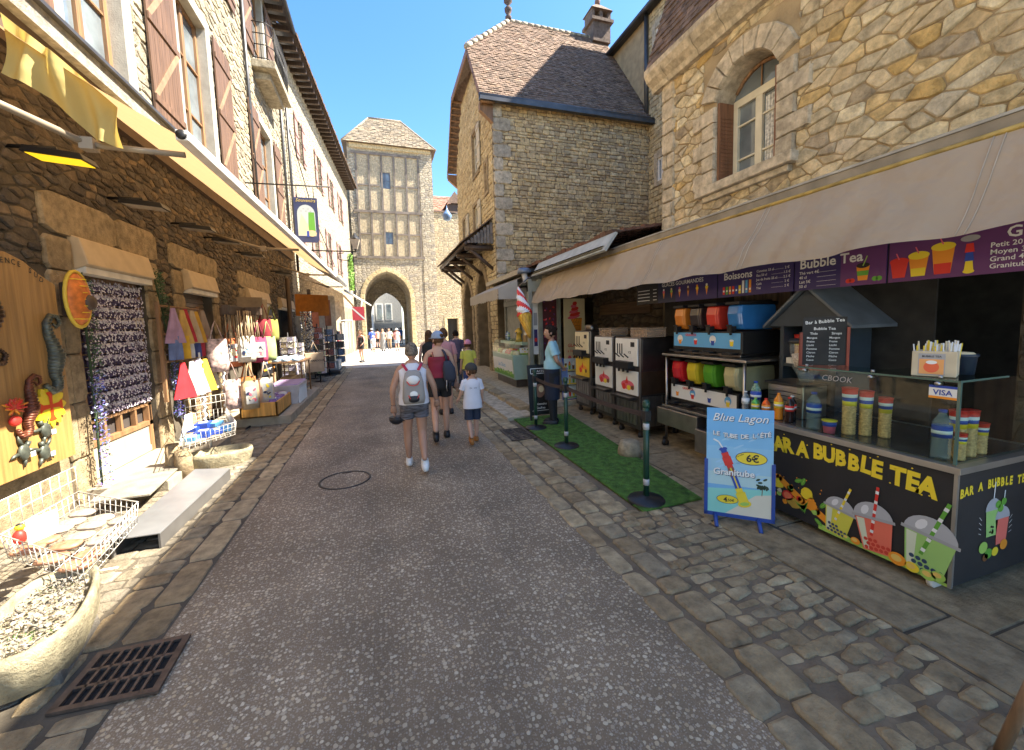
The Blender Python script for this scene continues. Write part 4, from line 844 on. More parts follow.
# -- menu banners under the awning
bx=3.9
by=[U(px,288,X=bx).y for px in (637,718)]+[U(795,275,X=bx).y,U(889,262,X=bx).y,U(1024,250,X=bx).y-.45]
bl=['violet menu banner with a row of ice cream cones, farthest under the awning','violet menu banner headed Boissons with cans and a drinks price list','violet menu banner headed Bubble Tea with a decorated cup','purple menu banner with slush cups and sizes Petit, Moyen, Grand, nearest the camera']
for k in range(4):
    yl,yr_=by[k],by[k+1];w=yl-yr_-.015;fr=FS(bx,yl);z0,z1=1.99,2.31
    t=thing('menu_banner',(bx,(yl+yr_)/2,z0),bl[k],'menu sign','menu banners under the awning')
    panel('board',fr,0,w,z0,z1,.012,(I_nv,I_p,I_p,I_p2)[k],t)
    a=Art(fr)
    if k<3: a.rect(w*.55,w,z0,z1,I_p2 if k==2 else I_p,0)
    if k==0:
        a.rect(0,w*.32,z0,z1,I_k,1)
        for i in range(4): a.rect(.03,w*.2,z0+.05+i*.05,z0+.06+i*.05,I_w,2);a.rect(w*.25,w*.3,z0+.05+i*.05,z0+.06+i*.05,I_w,2)
        for i in range(6):
            x=w*.4+i*w*.1;a.poly([(x-.02,z0+.14),(x+.02,z0+.14),(x,z0+.05)],I_o,2);a.disc(x,z0+.15,.024,.022,(I_pk,I_lg,I_c,I_br,I_y,I_y)[i],3,12);a.disc(x,z0+.18,.017,.016,(I_w,I_c,I_pk,I_c,I_o,I_w)[i],4,10)
        a.text('GLACES GOURMANDES',w*.62,z0+.225,.075,I_w,3,.01)
    if k==1:
        a.text('Boissons',w*.3,z0+.20,.11,I_w,2,.02)
        for i in range(9): x=w*.08+i*.045;h=.09+(i>5)*.05;a.rect(x,x+.03,z0+.03,z0+.03+h,(I_r,I_g,I_o,I_r,I_b,I_y,I_w,I_lb,I_o)[i],2);a.rect(x+.004,x+.026,z0+.06,z0+.08,I_w,3)
        for i,(l,p) in enumerate((('Canettes 33 cl','2 €'),('Eau 50 cl','1.5 €'),('Jus de fruits 25 cl','2.5 €'),('Café','2 €'),('Thé','2 €'))): a.text(l,w*.56,z0+.235-i*.045,.035,I_w,2,.01,align='LEFT');a.text(p,w*.93,z0+.235-i*.045,.035,I_w,2,.01);a.line([(w*.75,z0+.24-i*.045),(w*.89,z0+.24-i*.045)],.002,I_w,2)
    if k==2:
        a.text('Bubble Tea',w*.42,z0+.205,.12,I_w,2,.02)
        for i,l in enumerate(('Thé vert 4€','40 cl','Lait 5€','50 cl')): a.text(l,w*.06,z0+.15-i*.042,.038,I_w,2,.01,align='LEFT');a.line([(w*.28,z0+.155-i*.042),(w*.5,z0+.155-i*.042)],.002,I_w,2)
        x=w*.78;a.poly([(x-.035,z0+.04),(x+.035,z0+.04),(x+.05,z0+.16),(x-.05,z0+.16)],I_o,2);a.poly([(x-.04,z0+.08),(x+.04,z0+.08),(x+.045,z0+.12),(x-.045,z0+.12)],I_g,3);a.disc(x,z0+.165,.05,.022,I_k,3);a.line([(x,z0+.16),(x+.03,z0+.24)],.008,I_lg,4)
        for q in(-.11,-.08,.09,.12): a.disc(x+q,z0+.045,.022,.02,I_r if q<0 else I_g,2,10)
    if k==3:
        for i,(x,c,h) in enumerate(((.07,I_r,.12),(.19,I_o,.15),(.33,I_o,.19))):
            a.poly([(x-.03-h*.08,z0+.03),(x+.03+h*.08,z0+.03),(x+.045+h*.1,z0+.03+h),(x-.045-h*.1,z0+.03+h)],c,2);a.disc(x,z0+.035+h,.05+h*.1,.03,(I_r,I_y,I_y)[i],3);a.line([(x,z0+.05+h),(x-.02,z0+.1+h)],.008,I_pk,4)
            a.poly([(x-.03-h*.08,z0+.03),(x+.03+h*.08,z0+.03),(x+.03+h*.1,z0+.03+h*.4),(x-.03-h*.1,z0+.03+h*.4)],(I_r,I_y,I_r)[i],3)
        x=.47
        for c,b0,b1 in((I_y,.03,.1),(I_b,.1,.16),(I_r,.16,.22)): a.poly([(x-.025,z0+b0),(x+.025,z0+b0),(x+.018,z0+b1),(x-.018,z0+b1)],c,2)
        a.disc(x,z0+.255,.05,.022,I_gy,3);a.disc(x,z0+.03,.03,.015,I_y,3)
        a.text('Granita',.64,z0+.225,.1,I_w,2,.02,align='LEFT')
        for i,l in enumerate(('Petit 20 Cl','Moyen 30 Cl','Grand 40 Cl','Granitube')): a.text(l,.57,z0+.172-i*.046,.046,I_w,2,.012,align='LEFT');a.text(('2.5€','3.5€','4.5€','6€')[i],.95,z0+.172-i*.046,.046,I_w,2,.012)
    a.build('print',t)
# -- bubble tea cart
CX,CY0,CY1,CW=3.2,1.42,3.0,.95
ct=thing('drinks_cart',(CX+.4,2.2,0),'black bubble tea cart with yellow lettering and fruit drinks printed on its front','cart')
mb=MB();mb.box(CX,CX+CW,CY0,CY1,.07,.785,M('cart_black',(.018,.017,.019),.6));mb.build('body',ct,bev=.006)
mb=MB();mb.box(CX-.02,CX+CW+.02,CY0-.02,CY1+.02,.785,.825,M('alu_trim',(.45,.43,.40),.35,.8,var=.1));mb.box(CX+.05,CX+CW-.05,CY0+.05,CY1-.05,.825,.829,M('dark_counter_print',(.05,.045,.045),.12,var=.5,vs=9));mb.build('counter_top',ct,bev=.004)
mb=MB();al=M('alu_trim');mb.box(CX-.006,CX+.012,CY0-.006,CY0+.012,.07,.785,al);mb.build('corner_trim',ct)
fr=FS(CX,CY1);w=CY1-CY0;a=Art(fr);Y=lambda y:CY1-y
s='BAR A BUBBLE TEA';x=Y(2.665);wd={'B':.088,'A':.078,'R':.082,' ':.045,'U':.082,'L':.07,'E':.075,'T':.085}
tot=sum(wd[c] for c in s);sc_=(2.665-1.52)/tot;xx=x
for i,c in enumerate(s):
    cw_1=wd[c]*sc_
    if c!=' ':
        t=(xx-x)/(tot*sc_);zz=.60+.045*math.sin(math.pi*t)+random.uniform(-.008,.008);big=.155+.02*abs(t-.5)*2
        a.text(c,xx+cw_1/2,zz-.015,big,I_y,3,.05,rot=.18*(.5-t)*1.2+random.uniform(-.06,.06),sx=.82)
        for q in range(2): a.disc(xx+random.uniform(0,cw_1),zz+random.uniform(-.03,.14),.006,.005,I_y,3,6)
    xx+=cw_1
a.build('lettering',ct)
a=Art(fr)
# fruit splash
def blob(cx,cy,r,n=14,j=.3,mat=I_o,l=2,sx=1,sy=1): a.poly([(cx+sx*r*(1+random.uniform(-j,j))*math.cos(2*math.pi*i/n),cy+sy*r*(1+random.uniform(-j,j))*math.sin(2*math.pi*i/n)) for i in range(n)],mat,l)
fx=Y(2.56)
band=[(fx-.3,.40),(fx-.1,.36),(fx+.02,.36),(fx+.12,.30),(fx+.22,.24),(fx+.34,.2),(fx+.46,.14),(fx+.47,.075),(fx-.3,.075)]
for (x0_,y0_),(x1_,y1_) in zip(band[:6],band[1:7]): a.line([(x0_,y0_),(x1_,y1_)],.055,I_o,1);a.disc(x1_,y1_,.03,.03,I_o,1,12)
for i in range(26): blob(fx-.28+random.random()*.62,.16+random.random()*.18,.022,10,.25,random.choice([I_y,I_o,I_o,I_lg,I_r,I_c]),2)
blob(fx-.02,.30,.055,16,.1,I_y,3,1.5,.6);blob(fx+.1,.235,.05,16,.08,I_r,3,1,.8);blob(fx+.1,.235,.036,16,.08,ink('grapefruit',(.8,.18,.08)),4,1,.8)
for i in range(7): a.poly([(fx+.16+i*.012,.22-i*.006),(fx+.24+i*.006,.14+i*.02),(fx+.19+i*.01,.2-i*.01)],I_g,4)
blob(fx+.16,.19,.05,14,.15,ink('pineapple',(.45,.28,.04)),3,1.3,.8);blob(fx+.26,.31,.05,16,.12,I_y,2);blob(fx+.3,.24,.045,16,.15,I_o,3)
for x_,y_,r_ in((fx+.19,.395,.5),(fx+.23,.40,1.2),(fx+.39,.27,.9),(fx+.36,.12,-.6),(fx-.05,.2,.4)): a.disc(x_,y_,.035,.016,I_g,4,12,r_);a.line([(x_-.02*math.cos(r_),y_-.02*math.sin(r_)),(x_+.03*math.cos(r_),y_+.03*math.sin(r_))],.003,I_lg,5)
for i in range(10): a.disc(fx+random.uniform(-.1,.4),random.uniform(.32,.46),.005,.006,I_o,2,6)
a.add([fr(q,z,.002) for q,z in((Y(2.2),.07),(Y(1.43),.07),(Y(1.43),.09),(Y(2.2),.115))],[(0,1,2,3)],I_lg)
I_dome=ink('dome_grey',(.42,.42,.44),.3)
def cup(cx,b,s,body,pearl,straw,rot,l0):
    R_=lambda p,q:(cx+(p*math.cos(rot)-q*math.sin(rot))*s,b+(p*math.sin(rot)+q*math.cos(rot))*s)
    a.poly([R_(-.075,0),R_(.075,0),R_(.105,.215),R_(-.105,.215)],body,l0)
    a.poly([R_(-.068,.01),R_(-.04,.01),R_(-.05,.2),R_(-.095,.2)],ink('shine',(.62,.66,.5)),l0+1)
    pts=[R_(-.115,.21)]+[R_(-.11*math.cos(math.pi*i/12),.215+.10*math.sin(math.pi*i/12)) for i in range(13)]+[R_(.115,.21)]
    a.line([R_(-.02,.1),R_(.05,.42)],.017*s,straw,l0+3)
    for i in range(5): a.line([R_(-.02+.07*(i+.3)/5,.1+.32*(i+.3)/5),R_(-.02+.07*(i+.6)/5,.1+.32*(i+.6)/5)],.018*s,I_w,l0+4)
    a.poly(pts,I_dome,l0+2);a.line([R_(-.12,.215),R_(.12,.215)],.018*s,I_gy,l0+5);a.disc(*R_(-.04,.26),.02*s,.035*s,ink('highlight',(.7,.7,.72)),l0+3,10,rot-.5)
    for i in range(13): q=(i%5-2)*.027+(.013 if (i//5)%2 else 0);a.disc(*R_(q,.02+(i//5)*.026),.0115*s,.0115*s,pearl,l0+3,10)
    a.text('',0,0,.1,I_w)
cup(Y(2.075),.085,.95,ink('lemon_tea',(.62,.58,.07)),ink('blue_pearl',(.05,.07,.13)),I_y,-.12,6)
cup(Y(1.80),.09,1.1,ink('strawberry_tea',(.75,.16,.10)),ink('red_pearl',(.6,.05,.03)),I_r,.14,12)
cup(Y(1.55),.09,1.22,ink('apple_tea',(.33,.55,.16)),ink('blue_pearl2',(.03,.06,.12)),I_g,-.10,18)
for x_,y_,r_,c in((Y(1.68),.115,.05,I_o),(Y(1.60),.105,.038,I_y),(Y(1.52),.10,.04,I_lg),(Y(1.47),.12,.035,I_lg),(Y(1.93),.11,.03,I_o),(Y(1.99),.105,.022,I_lg)): a.disc(x_,y_,r_,r_*.85,c,24,18);a.disc(x_-.005,y_+.005,r_*.6,r_*.45,ink('pulp',(.75,.5,.12)),25,14)
a.build('fruit_print',ct)
a=Art(FY(CY0));a.fr=Fr((CX,CY0,0),(1,0,0),(0,0,1),(0,-1,0))
for i,c in enumerate(s): a.text(c,.05+i*.046,.63+.02*math.sin(i/15*math.pi)+random.uniform(-.004,.004),.075,I_y,2,.05,sx=.85,rot=random.uniform(-.05,.05))
def blob2(cx,cy,r,mat,l): a.disc(cx,cy,r,r*.85,mat,l,14)
def cup2(cx,b,s,body): 
    a.poly([(cx-.04*s,b),(cx+.04*s,b),(cx+.055*s,b+.13*s),(cx-.055*s,b+.13*s)],body,3)
    a.poly([(cx-.06*s*math.cos(math.pi*i/10),b+.13*s+.06*s*math.sin(math.pi*i/10)) for i in range(11)],I_dome,4);a.line([(cx,b+.16*s),(cx+.01,b+.27*s)],.01,I_w,3)
cup2(.38,.33,1.3,ink('apple_tea',(.3,.5,.16)));cup2(.49,.26,1.3,ink('straw2',(.75,.16,.12)))
for i in range(8): blob2(.36+random.random()*.05,.35+random.random()*.05,.009,I_k,5)
for x_,y_,r_,c in((.30,.27,.045,I_lg),(.36,.22,.04,I_g),(.43,.22,.035,I_y),(.52,.25,.04,I_o),(.33,.2,.03,I_br),(.46,.5,.03,I_g),(.43,.53,.03,I_g),(.49,.54,.028,I_g)): blob2(x_,y_,r_,c,6)
for i in range(4): a.line([(.27,.36+i*.03),(.245,.37+i*.035)],.003,I_w,2);a.line([(.57,.32+i*.03),(.6,.33+i*.035)],.003,I_w,2)
a.build('end_print',ct)
def castor(par,x,y,r=.055,wh=white):
    o=MB();o.lathe([(0,-.016),(r,-.016),(r,.016),(0,.016)],(x,y,r),wh,16,'Y');o.lathe([(0,-.02),(r*.3,-.02),(r*.3,.02),(0,.02)],(x,y,r),dsteel,10,'Y')
    ob=o.build('wheel',par);o=MB();o.box(x-.02,x+.02,y-.028,y-.02,r*.8,r*2+.03,dsteel);o.box(x-.02,x+.02,y+.02,y+.028,r*.8,r*2+.03,dsteel);o.build('wheel_fork',par)
for x_,y_ in((CX+.06,CY0+.1),(CX+.06,CY1-.1),(CX+CW-.08,CY0+.1),(CX+CW-.08,CY1-.1)): castor(ct,x_,y_,.06)
# glass case on the cart
gc=thing('glass_case',(CX+.45,1.9,.83),'open glass sneeze guard standing on the bubble tea cart','glass case')
gz=1.33;gy1=2.42
mb=MB();mb.box(CX+.015,CX+.023,CY0+.02,gy1,.83,gz,GLASS);mb.build('front_pane',gc)
mb=MB();mb.box(CX+.023,CX+.75,CY0+.02,CY0+.028,.83,gz,GLASS);mb.build('side_pane',gc)
mb=MB();mb.box(CX+.01,CX+.5,CY0+.02,1.95,gz,gz+.008,GLASS);mb.box(CX+.01,CX+.3,1.96,gy1,gz,gz+.008,GLASS);mb.build('top_shelf',gc)
edge=M('glass_edge',(.07,.13,.11),.2,var=.05);mb=MB();mb.box(CX+.012,CX+.026,CY0+.016,CY0+.03,.83,gz,edge);mb.box(CX+.01,CX+.016,CY0+.02,gy1,gz-.003,gz+.009,edge);mb.box(CX+.01,CX+.5,CY0+.017,CY0+.022,gz-.003,gz+.009,edge);mb.build('pane_edge',gc)
mb=MB()
for y_ in(CY0+.12,1.9,gy1-.06): mb.lathe([(0,-.02),(.013,-.02),(.013,.02),(0,.02)],(CX+.02,y_,gz-.02),steel,10,'X');mb.lathe([(0,0),(.011,0),(.011,.02),(0,.02)],(CX+.035,y_,gz+.008),steel,10)
mb.build('clamp',gc)
a=Art(FS(CX+.014,gy1));a.w=.004;v=gy1-1.58;a.rect(v,v+.13,1.22,1.30,I_w,0);a.rect(v,v+.13,1.285,1.30,I_b,1);a.rect(v,v+.13,1.22,1.234,I_o,1);a.text('VISA',v+.065,1.243,.045,I_b,2,.02);a.build('card_sticker',gc)
a=Art(FS(CX+.014,gy1));a.w=.004;a.text('CBOOK',.30,1.25,.06,I_gy,1,.0,shear=.2);a.build('sticker_lettering',gc)
# goods on the cart
pet=M('clear_plastic',(.6,.68,.7),.08,0,var=.05,alpha=.16,spec=.8)
def bottle(x,y,z,h,r,label,cat='bottle',body=None,lab=I_b,cap=I_b,group=None,lo=.45,hi=.68):
    t=thing('bottle',(x,y,z),label,cat,group);b=body or pet;o=Vector((x,y,z))
    pr=[(r*.6,0),(r,.02*h)]
    k=7
    for i in range(k): q=.05+.38*i/k;pr+=[(r*.94,q*h),(r,(q+.025)*h)]
    pr+=[(r,.45*h),(r,.7*h),(r*.85,.79*h),(r*.4,.9*h),(r*.36,.95*h)]
    m_=MB();m_.lathe(pr,o,b,14);m_.build('body',t)
    m_=MB();m_.lathe([(r*1.02,lo*h),(r*1.02,hi*h)],o,lab,14);m_.lathe([(r*1.03,(lo+.07)*h),(r*1.03,(hi-.09)*h)],o,I_w,14);m_.build('label_band',t)
    m_=MB();m_.lathe([(r*.4,.945*h),(r*.42,h),(0,h)],o,cap,12);m_.build('cap',t);return t
waf=M('cup_straw_yellow',(.58,.35,.14),.7,var=.3,vs=60)
def cupstack(x,y,z,h,r,label,group='stacks of printed paper cups',n=None):
    t=thing('cup_stack',(x,y,z),label,'cup stack',group);o=Vector((x,y,z));n=n or int(h/.028)
    top=h*.62;m_=MB();pr=[(r*.72,0)]
    for i in range(n): q=top*i/n;pr+=[(r*.80,q),(r*.90,q+top/n*.8),(r*.86,q+top/n*.82)]
    m_.lathe(pr+[(r*.86,top)],o,waf,14);m_.build('lower_cups',t)
    m_=MB();m_.lathe([(r*.86,top),(r*.9,top+h*.10)],o,I_y,14);m_.lathe([(r*.9,top+h*.10),(r*.93,top+h*.18)],o,I_b,14);m_.lathe([(r*.93,top+h*.18),(r*.96,top+h*.25)],o,I_w,14);m_.lathe([(r*.96,top+h*.25),(r*.99,h*.985),(r*1.05,h*.99),(r*1.05,h),(r*.95,h)],o,I_r,14);m_.lathe([(r*.95,h-.001),(r*.7,h*.8),(0,h*.8)],o,I_c,14)
    m_.build('top_cup',t)
bottle(CX+.10,1.55,.829,.31,.047,'large clear water bottle inside the near corner of the glass case')
cupstack(CX+.22,1.53,.829,.30,.045,'tall cup stack just right of the water bottle in the case corner');cupstack(CX+.31,1.52,.829,.295,.045,'tall cup stack second from the water bottle in the case corner');cupstack(CX+.43,1.52,.829,.20,.042,'short cup stack at the right end of the glass case')
cupstack(CX+.16,1.49,.829,.17,.032,'small blue and red cup stack in front of the near water bottle')
bottle(CX+.10,2.34,.829,.30,.05,'large clear water bottle in the middle of the cart counter')
cupstack(CX+.18,2.13,.829,.36,.05,'tallest cup stack beside the middle water bottle');cupstack(CX+.25,2.06,.829,.34,.045,'tall cup stack second right of the middle water bottle');cupstack(CX+.31,1.97,.829,.30,.043,'cup stack third right of the middle water bottle, beside the empty counter')
mb=MB();o_=Vector((CX+.09,2.21,.829));mb.lathe([(.036,0),(.045,.09)],o_,I_pk,16);mb.lathe([(.0455,.055),(.0465,.09)],o_,I_b,16);mb.lathe([(.045,.09),(.05,.094),(.05,.102),(0,.102)],o_,I_y,16);tag(mb.build('paper_tub'),'small pink and blue printed tub with yellow rim by the middle water bottle','tub')
def softdrink(x,y,h,r,body,lab,cap,l): bottle(x,y,.829,h,r,l,body=body,lab=lab,cap=cap,group='soft drinks on the cart counter')
cola=M('cola_brown',(.03,.012,.008),.1,var=.1);org=M('orange_drink',(.75,.25,.02),.1,var=.1);grn=M('green_plastic',(.06,.25,.08),.12,var=.1)
softdrink(CX+.07,2.96,.22,.033,pet,I_w,I_w,'clear drink bottle with white cap at the far end of the cart')
softdrink(CX+.16,2.93,.31,.045,pet,I_b,I_b,'tall clear bottle with blue label at the far end of the cart')
softdrink(CX+.22,2.98,.30,.04,grn,I_g,I_lg,'green plastic bottle behind the tall clear bottle')
softdrink(CX+.08,2.86,.17,.033,M('can_green',(.1,.4,.1),.3,.5),I_y,I_lg,'small green drink with yellow label on the cart edge')
softdrink(CX+.09,2.76,.18,.034,M('can_orange',(.7,.12,.02),.3,.5),I_o,I_r,'small red and orange drink on the cart edge')
softdrink(CX+.13,2.67,.24,.036,org,I_y,I_o,'orange drink bottle with yellow label')
softdrink(CX+.12,2.56,.22,.034,cola,I_r,I_r,'dark cola bottle with red label nearest the water bottle')
softdrink(CX+.2,2.60,.22,.034,cola,I_r,I_w,'dark cola bottle standing behind the red labelled one')
# steel urn behind the drinks
t=thing('steel_dispenser',(CX+.42,2.72,.83),'boxy steel dispenser with wire rack behind the soft drinks','dispenser');mb=MB();mb.box(CX+.3,CX+.6,2.58,2.92,.829,1.12,steel);mb.build('body',t,bev=.01)
mb=MB();mb.box(CX+.28,CX+.62,2.56,2.94,1.12,1.14,black)
for i in range(4): mb.tube([(CX+.295,2.6,.93+i*.04),(CX+.28,2.75,.94+i*.04),(CX+.295,2.9,.93+i*.04)],.004,black,5)
mb.build('rack',t)
# blender jug
t=thing('blender_jug',(CX+.36,2.6,1.14),'wide clear tub with black lid on the steel dispenser','container');mb=MB();mb.lathe([(.05,0),(.06,.05),(.10,.12),(.13,.28),(.135,.38)],(CX+.44,2.66,1.14),pet,20);mb.build('bowl',t)
mb=MB();mb.lathe([(0,.40),(.13,.40),(.145,.37),(.14,.36),(0,.36)],(CX+.44,2.66,1.14),black,20);mb.build('lid',t)
mb=MB();mb.lathe([(0,.14),(.09,.14),(.115,.26),(0,.27)],(CX+.44,2.66,1.14),M('cream_pearls',(.55,.45,.35),.8,var=.4,vs=60),16);mb.build('pearls',t)
# chalkboard
fr=Fr((CX+.30,2.60,1.30),(.75,-.66,0),(.0,.0,1),(-.66,-.75,.0));t=thing('chalkboard',fr(0,0),'small chalkboard price list in a red wooden frame standing above the counter','chalkboard')
redw=woodM('red_wood',(.25,.05,.025));mb=MB()
for q in((-.02,.33,-.03,.015),(-.02,.0,0,.3),(.31,.33,0,.34)): fbox(mb,fr,*q,-.02,.012,redw)
mb.build('frame',t);mb=MB();fbox(mb,fr,0,.31,.01,.43,-.01,.003,M('slate_black',(.025,.025,.025),.8,var=.3));mb.build('slate',t)
a=Art(fr);a.w=.004;a.text('Bar à Bubble Tea',.155,.38,.04,I_w,1,.01,rot=.08);a.text('Bubble Tea',.155,.32,.034,I_w,1,.012)
for c_,x_ in (('Thés',.06),('Sirops',.22)):
    a.text(c_,x_+.02,.28,.028,I_w,1,.012)
    for i,wd_ in enumerate(('Mangue','Fraise','Litchi','Pomme','Citron','Pêche','Coco')): a.text(wd_,x_-.03,.245-i*.032,.024,I_w,1,.008,align='LEFT')
a.build('chalk_writing',t)
# straw box, tub on top of glass
t=thing('straw_box',(CX+.2,1.62,gz+.008),'cream box packed with paper straws on top of the glass case','box');fr=Fr((CX+.06,1.70,gz+.01),(.35,-.93,0),(0,0,1),(-.93,-.35,0))
mb=MB();fbox(mb,fr,0,.2,0,.16,-.16,0,M('cream_card',(.55,.47,.33),.7,var=.1));mb.build('box',t,bev=.004)
mb=MB()
for i in range(70):
    u_,w_=random.uniform(.01,.19),random.uniform(-.15,-.01);mb.tube([fr(u_,.02,w_),fr(u_+random.uniform(-.02,.02),random.uniform(.19,.225),w_+random.uniform(-.01,.01))],.004,random.choice([I_w,I_c,I_w,I_y]),5)
mb.build('straws',t)
a=Art(fr);a.rect(.03,.15,.01,.145,I_gy,0);a.rect(.035,.145,.015,.11,ink('tea_orange',(.75,.35,.12)),1);a.disc(.09,.06,.035,.035,ink('tea_red',(.75,.13,.05)),2);a.disc(.09,.09,.025,.012,I_w,3);a.text('BUBBLE TEA',.09,.122,.016,I_k,2,.02);a.build('print',t)
mb=MB();o_=Vector((CX+.38,1.6,gz+.01));mb.lathe([(.055,0),(.065,.11),(.072,.115),(.072,.13),(.05,.13)],o_,M('navy_tub',(.02,.035,.06),.4),18);mb.lathe([(.0,.145),(.045,.14),(.062,.125)],o_,I_c,18);tag(mb.build('tub'),'dark blue tub with cream lid beside the straw box','tub')
# house-shaped dark cabinet
hx=4.05;t=thing('house_cabinet',(hx+.2,2.95,0),'dark cabinet shaped like a little house with a pitched roof, cups on its shelf','cabinet')
nb=M('midnight_paint',(.035,.05,.065),.45,var=.15);yl,yr_=3.25,2.68;f_=FX(hx);mb=MB()
for q in((yl-.04,yl,.05,1.66),(yr_,yr_+.04,.05,1.66)): fbox(mb,f_,*q,-.45,0,nb)
fbox(mb,f_,yr_,yl,.05,1.66,-.47,-.45,nb)
for z in(.05,.83,1.22): fbox(mb,f_,yr_+.04,yl-.04,z,z+.03,-.45,-.005,nb)
mb.build('body',t);ym=(yl+yr_)/2
mb=MB();mb.hexa([f_(yr_-.12,1.64,.02),f_(yl+.12,1.64,.02),f_(ym,2.0,.02)],[f_(yr_-.12,1.64,-.01),f_(yl+.12,1.64,-.01),f_(ym,2.0,-.01)],nb);mb.build('gable',t)
gr=M('slate_roof_paint',(.12,.14,.16),.4,var=.15)
for y0,s in((yr_-.16,1),(yl+.16,-1)):
    mb=MB();mb.hexa([(hx-.06,y0,1.62),(hx+.55,y0,1.62),(hx+.55,ym,2.03),(hx-.06,ym,2.03)],[(hx-.06,y0,1.65),(hx+.55,y0,1.65),(hx+.55,ym,2.06),(hx-.06,ym,2.06)],gr);mb.build('roof_panel',t)
for i,(y,h) in enumerate(((3.15,.30),(3.06,.31),(2.97,.32),(2.88,.32))): cupstack(hx+.14,y,1.25,h,.043,('cup stack farthest left on the house cabinet shelf','second cup stack from the left on the cabinet shelf','third cup stack from the left on the cabinet shelf','cup stack farthest right on the house cabinet shelf')[i])
mb=MB();mb.box(hx+.03,hx+.08,3.0,3.2,1.25,1.31,white);tag(mb.build('card_tray'),'small white tray in front of the cup stacks on the cabinet shelf','tray')
# -- slush machines on a steel rack
tr=thing('steel_rack',(4.0,3.9,0),'steel trolley rack on castors carrying the slush machines','rack')
mb=MB()
for x_ in(3.68,4.35):
    for y_ in(3.35,4.6): mb.tube([(x_,y_,.1),(x_,y_,1.28)],.018,steel,6)
mb.build('frame',tr)
for z in(1.26,.56):
    mb=MB();mb.box(3.64,4.4,3.3,4.65,z,z+.03,steel);mb.build('shelf',tr,bev=.005)
mb=MB();mb.box(3.6,4.3,3.95,4.7,.32,.55,steel);mb.build('drawer',tr,bev=.01);mb=MB();mb.box(3.55,4.3,3.35,3.93,.14,.42,steel);mb.build('drawer',tr,bev=.01)
for x_,y_ in((3.66,3.42),(3.66,4.6),(4.3,3.42),(4.3,4.6)): castor(tr,x_,y_,.05,black)
def slush(z,ys,cols,label,pan,x0=3.78,by0=None,by1=None):
    t=thing('slush_machine',(4.05,sum(ys)/len(ys),z),label,'slush machine','slush machines on the rack');n=len(ys);y0=min(ys)-.12;y1=max(ys)+.12
    mb=MB();mb.box(x0+.02,4.4,y0,y1,z+.04,z+.30,black);mb.box(x0+.02,4.38,y0+.02,y1-.02,z,z+.04,dsteel);mb.build('body',t,bev=.012)
    fr=FS(x0+.02,y1);w=y1-y0
    a=Art(fr);a.rect(.02,w-.02,z+.10,z+.28,pan,0)
    for i in range(n):
        u=(i+.5)*w/n;a.disc(u,z+.2,.05,.05,(I_w,I_lb,I_w,I_lb)[i%4],1);a.poly([(u-.02,z+.13),(u+.02,z+.13),(u+.03,z+.19),(u-.03,z+.19)],(I_o,I_r,I_b,I_y)[i%4],2);a.disc(u,z+.195,.03,.012,I_w,3)
    a.text('GRANITA',w*.3,z+.235,.045,I_r,4,.02);a.build('front_print',t)
    for y_,c in zip(ys,cols):
        mb=MB();pr=[(x0+.02,z+.60),(x0,z+.5),(x0+.02,z+.38),(x0+.06,z+.32),(4.3,z+.31),(4.36,z+.45),(4.34,z+.6)];hw=.095
        ring=lambda yy,k:[(p+(4.05-p)*(1-k),yy,q) for p,q in pr]
        mb.hexa(ring(y_-hw,.94),ring(y_+hw,.94),c);mb.hexa(ring(y_-hw*.85,1),ring(y_+hw*.85,1),c);mb.build('bowl',t,bev=.02)
        mb=MB();mb.tube([(x0,y_,z+.625),(4.36,y_,z+.64)],.02,black,6,ry=.02);mb.box(x0-.01,4.36,y_-hw,y_+hw,z+.60,z+.635,black);mb.build('lid',t,bev=.01)
        mb=MB();mb.box(x0-.04,x0+.03,y_-.03,y_+.03,z+.30,z+.36,black);mb.tube([(x0-.02,y_,z+.31),(x0-.02,y_,z+.26)],.014,black,8);mb.tube([(x0-.04,y_-.03,z+.37),(x0-.05,y_+.03,z+.37)],.01,black,6);mb.build('tap',t)
        mb=MB();mb.box(x0-.08,x0+.02,y_-.07,y_+.07,z+.035,z+.06,black);mb.build('drip_tray',t)
def bowlm(n,c): return M('slush_'+n,c,.12,var=.12,vs=4,spec=.7)
slush(1.29,[4.5,4.22,3.94,3.62],[bowlm('orange',(.60,.20,.03)),bowlm('cola',(.04,.03,.03)),bowlm('red',(.60,.05,.03)),bowlm('blue',(.03,.16,.42))],'upper slush machine with orange, dark, red and blue bowls',I_lb)
slush(.59,[4.5,4.22,3.94,3.62],[bowlm('crimson',(.6,.02,.03)),bowlm('yellow',(.65,.5,.03)),bowlm('green',(.1,.35,.03)),bowlm('cream',(.5,.45,.25))],'lower slush machine with red, yellow, green and cream bowls',I_w,x0=3.74)
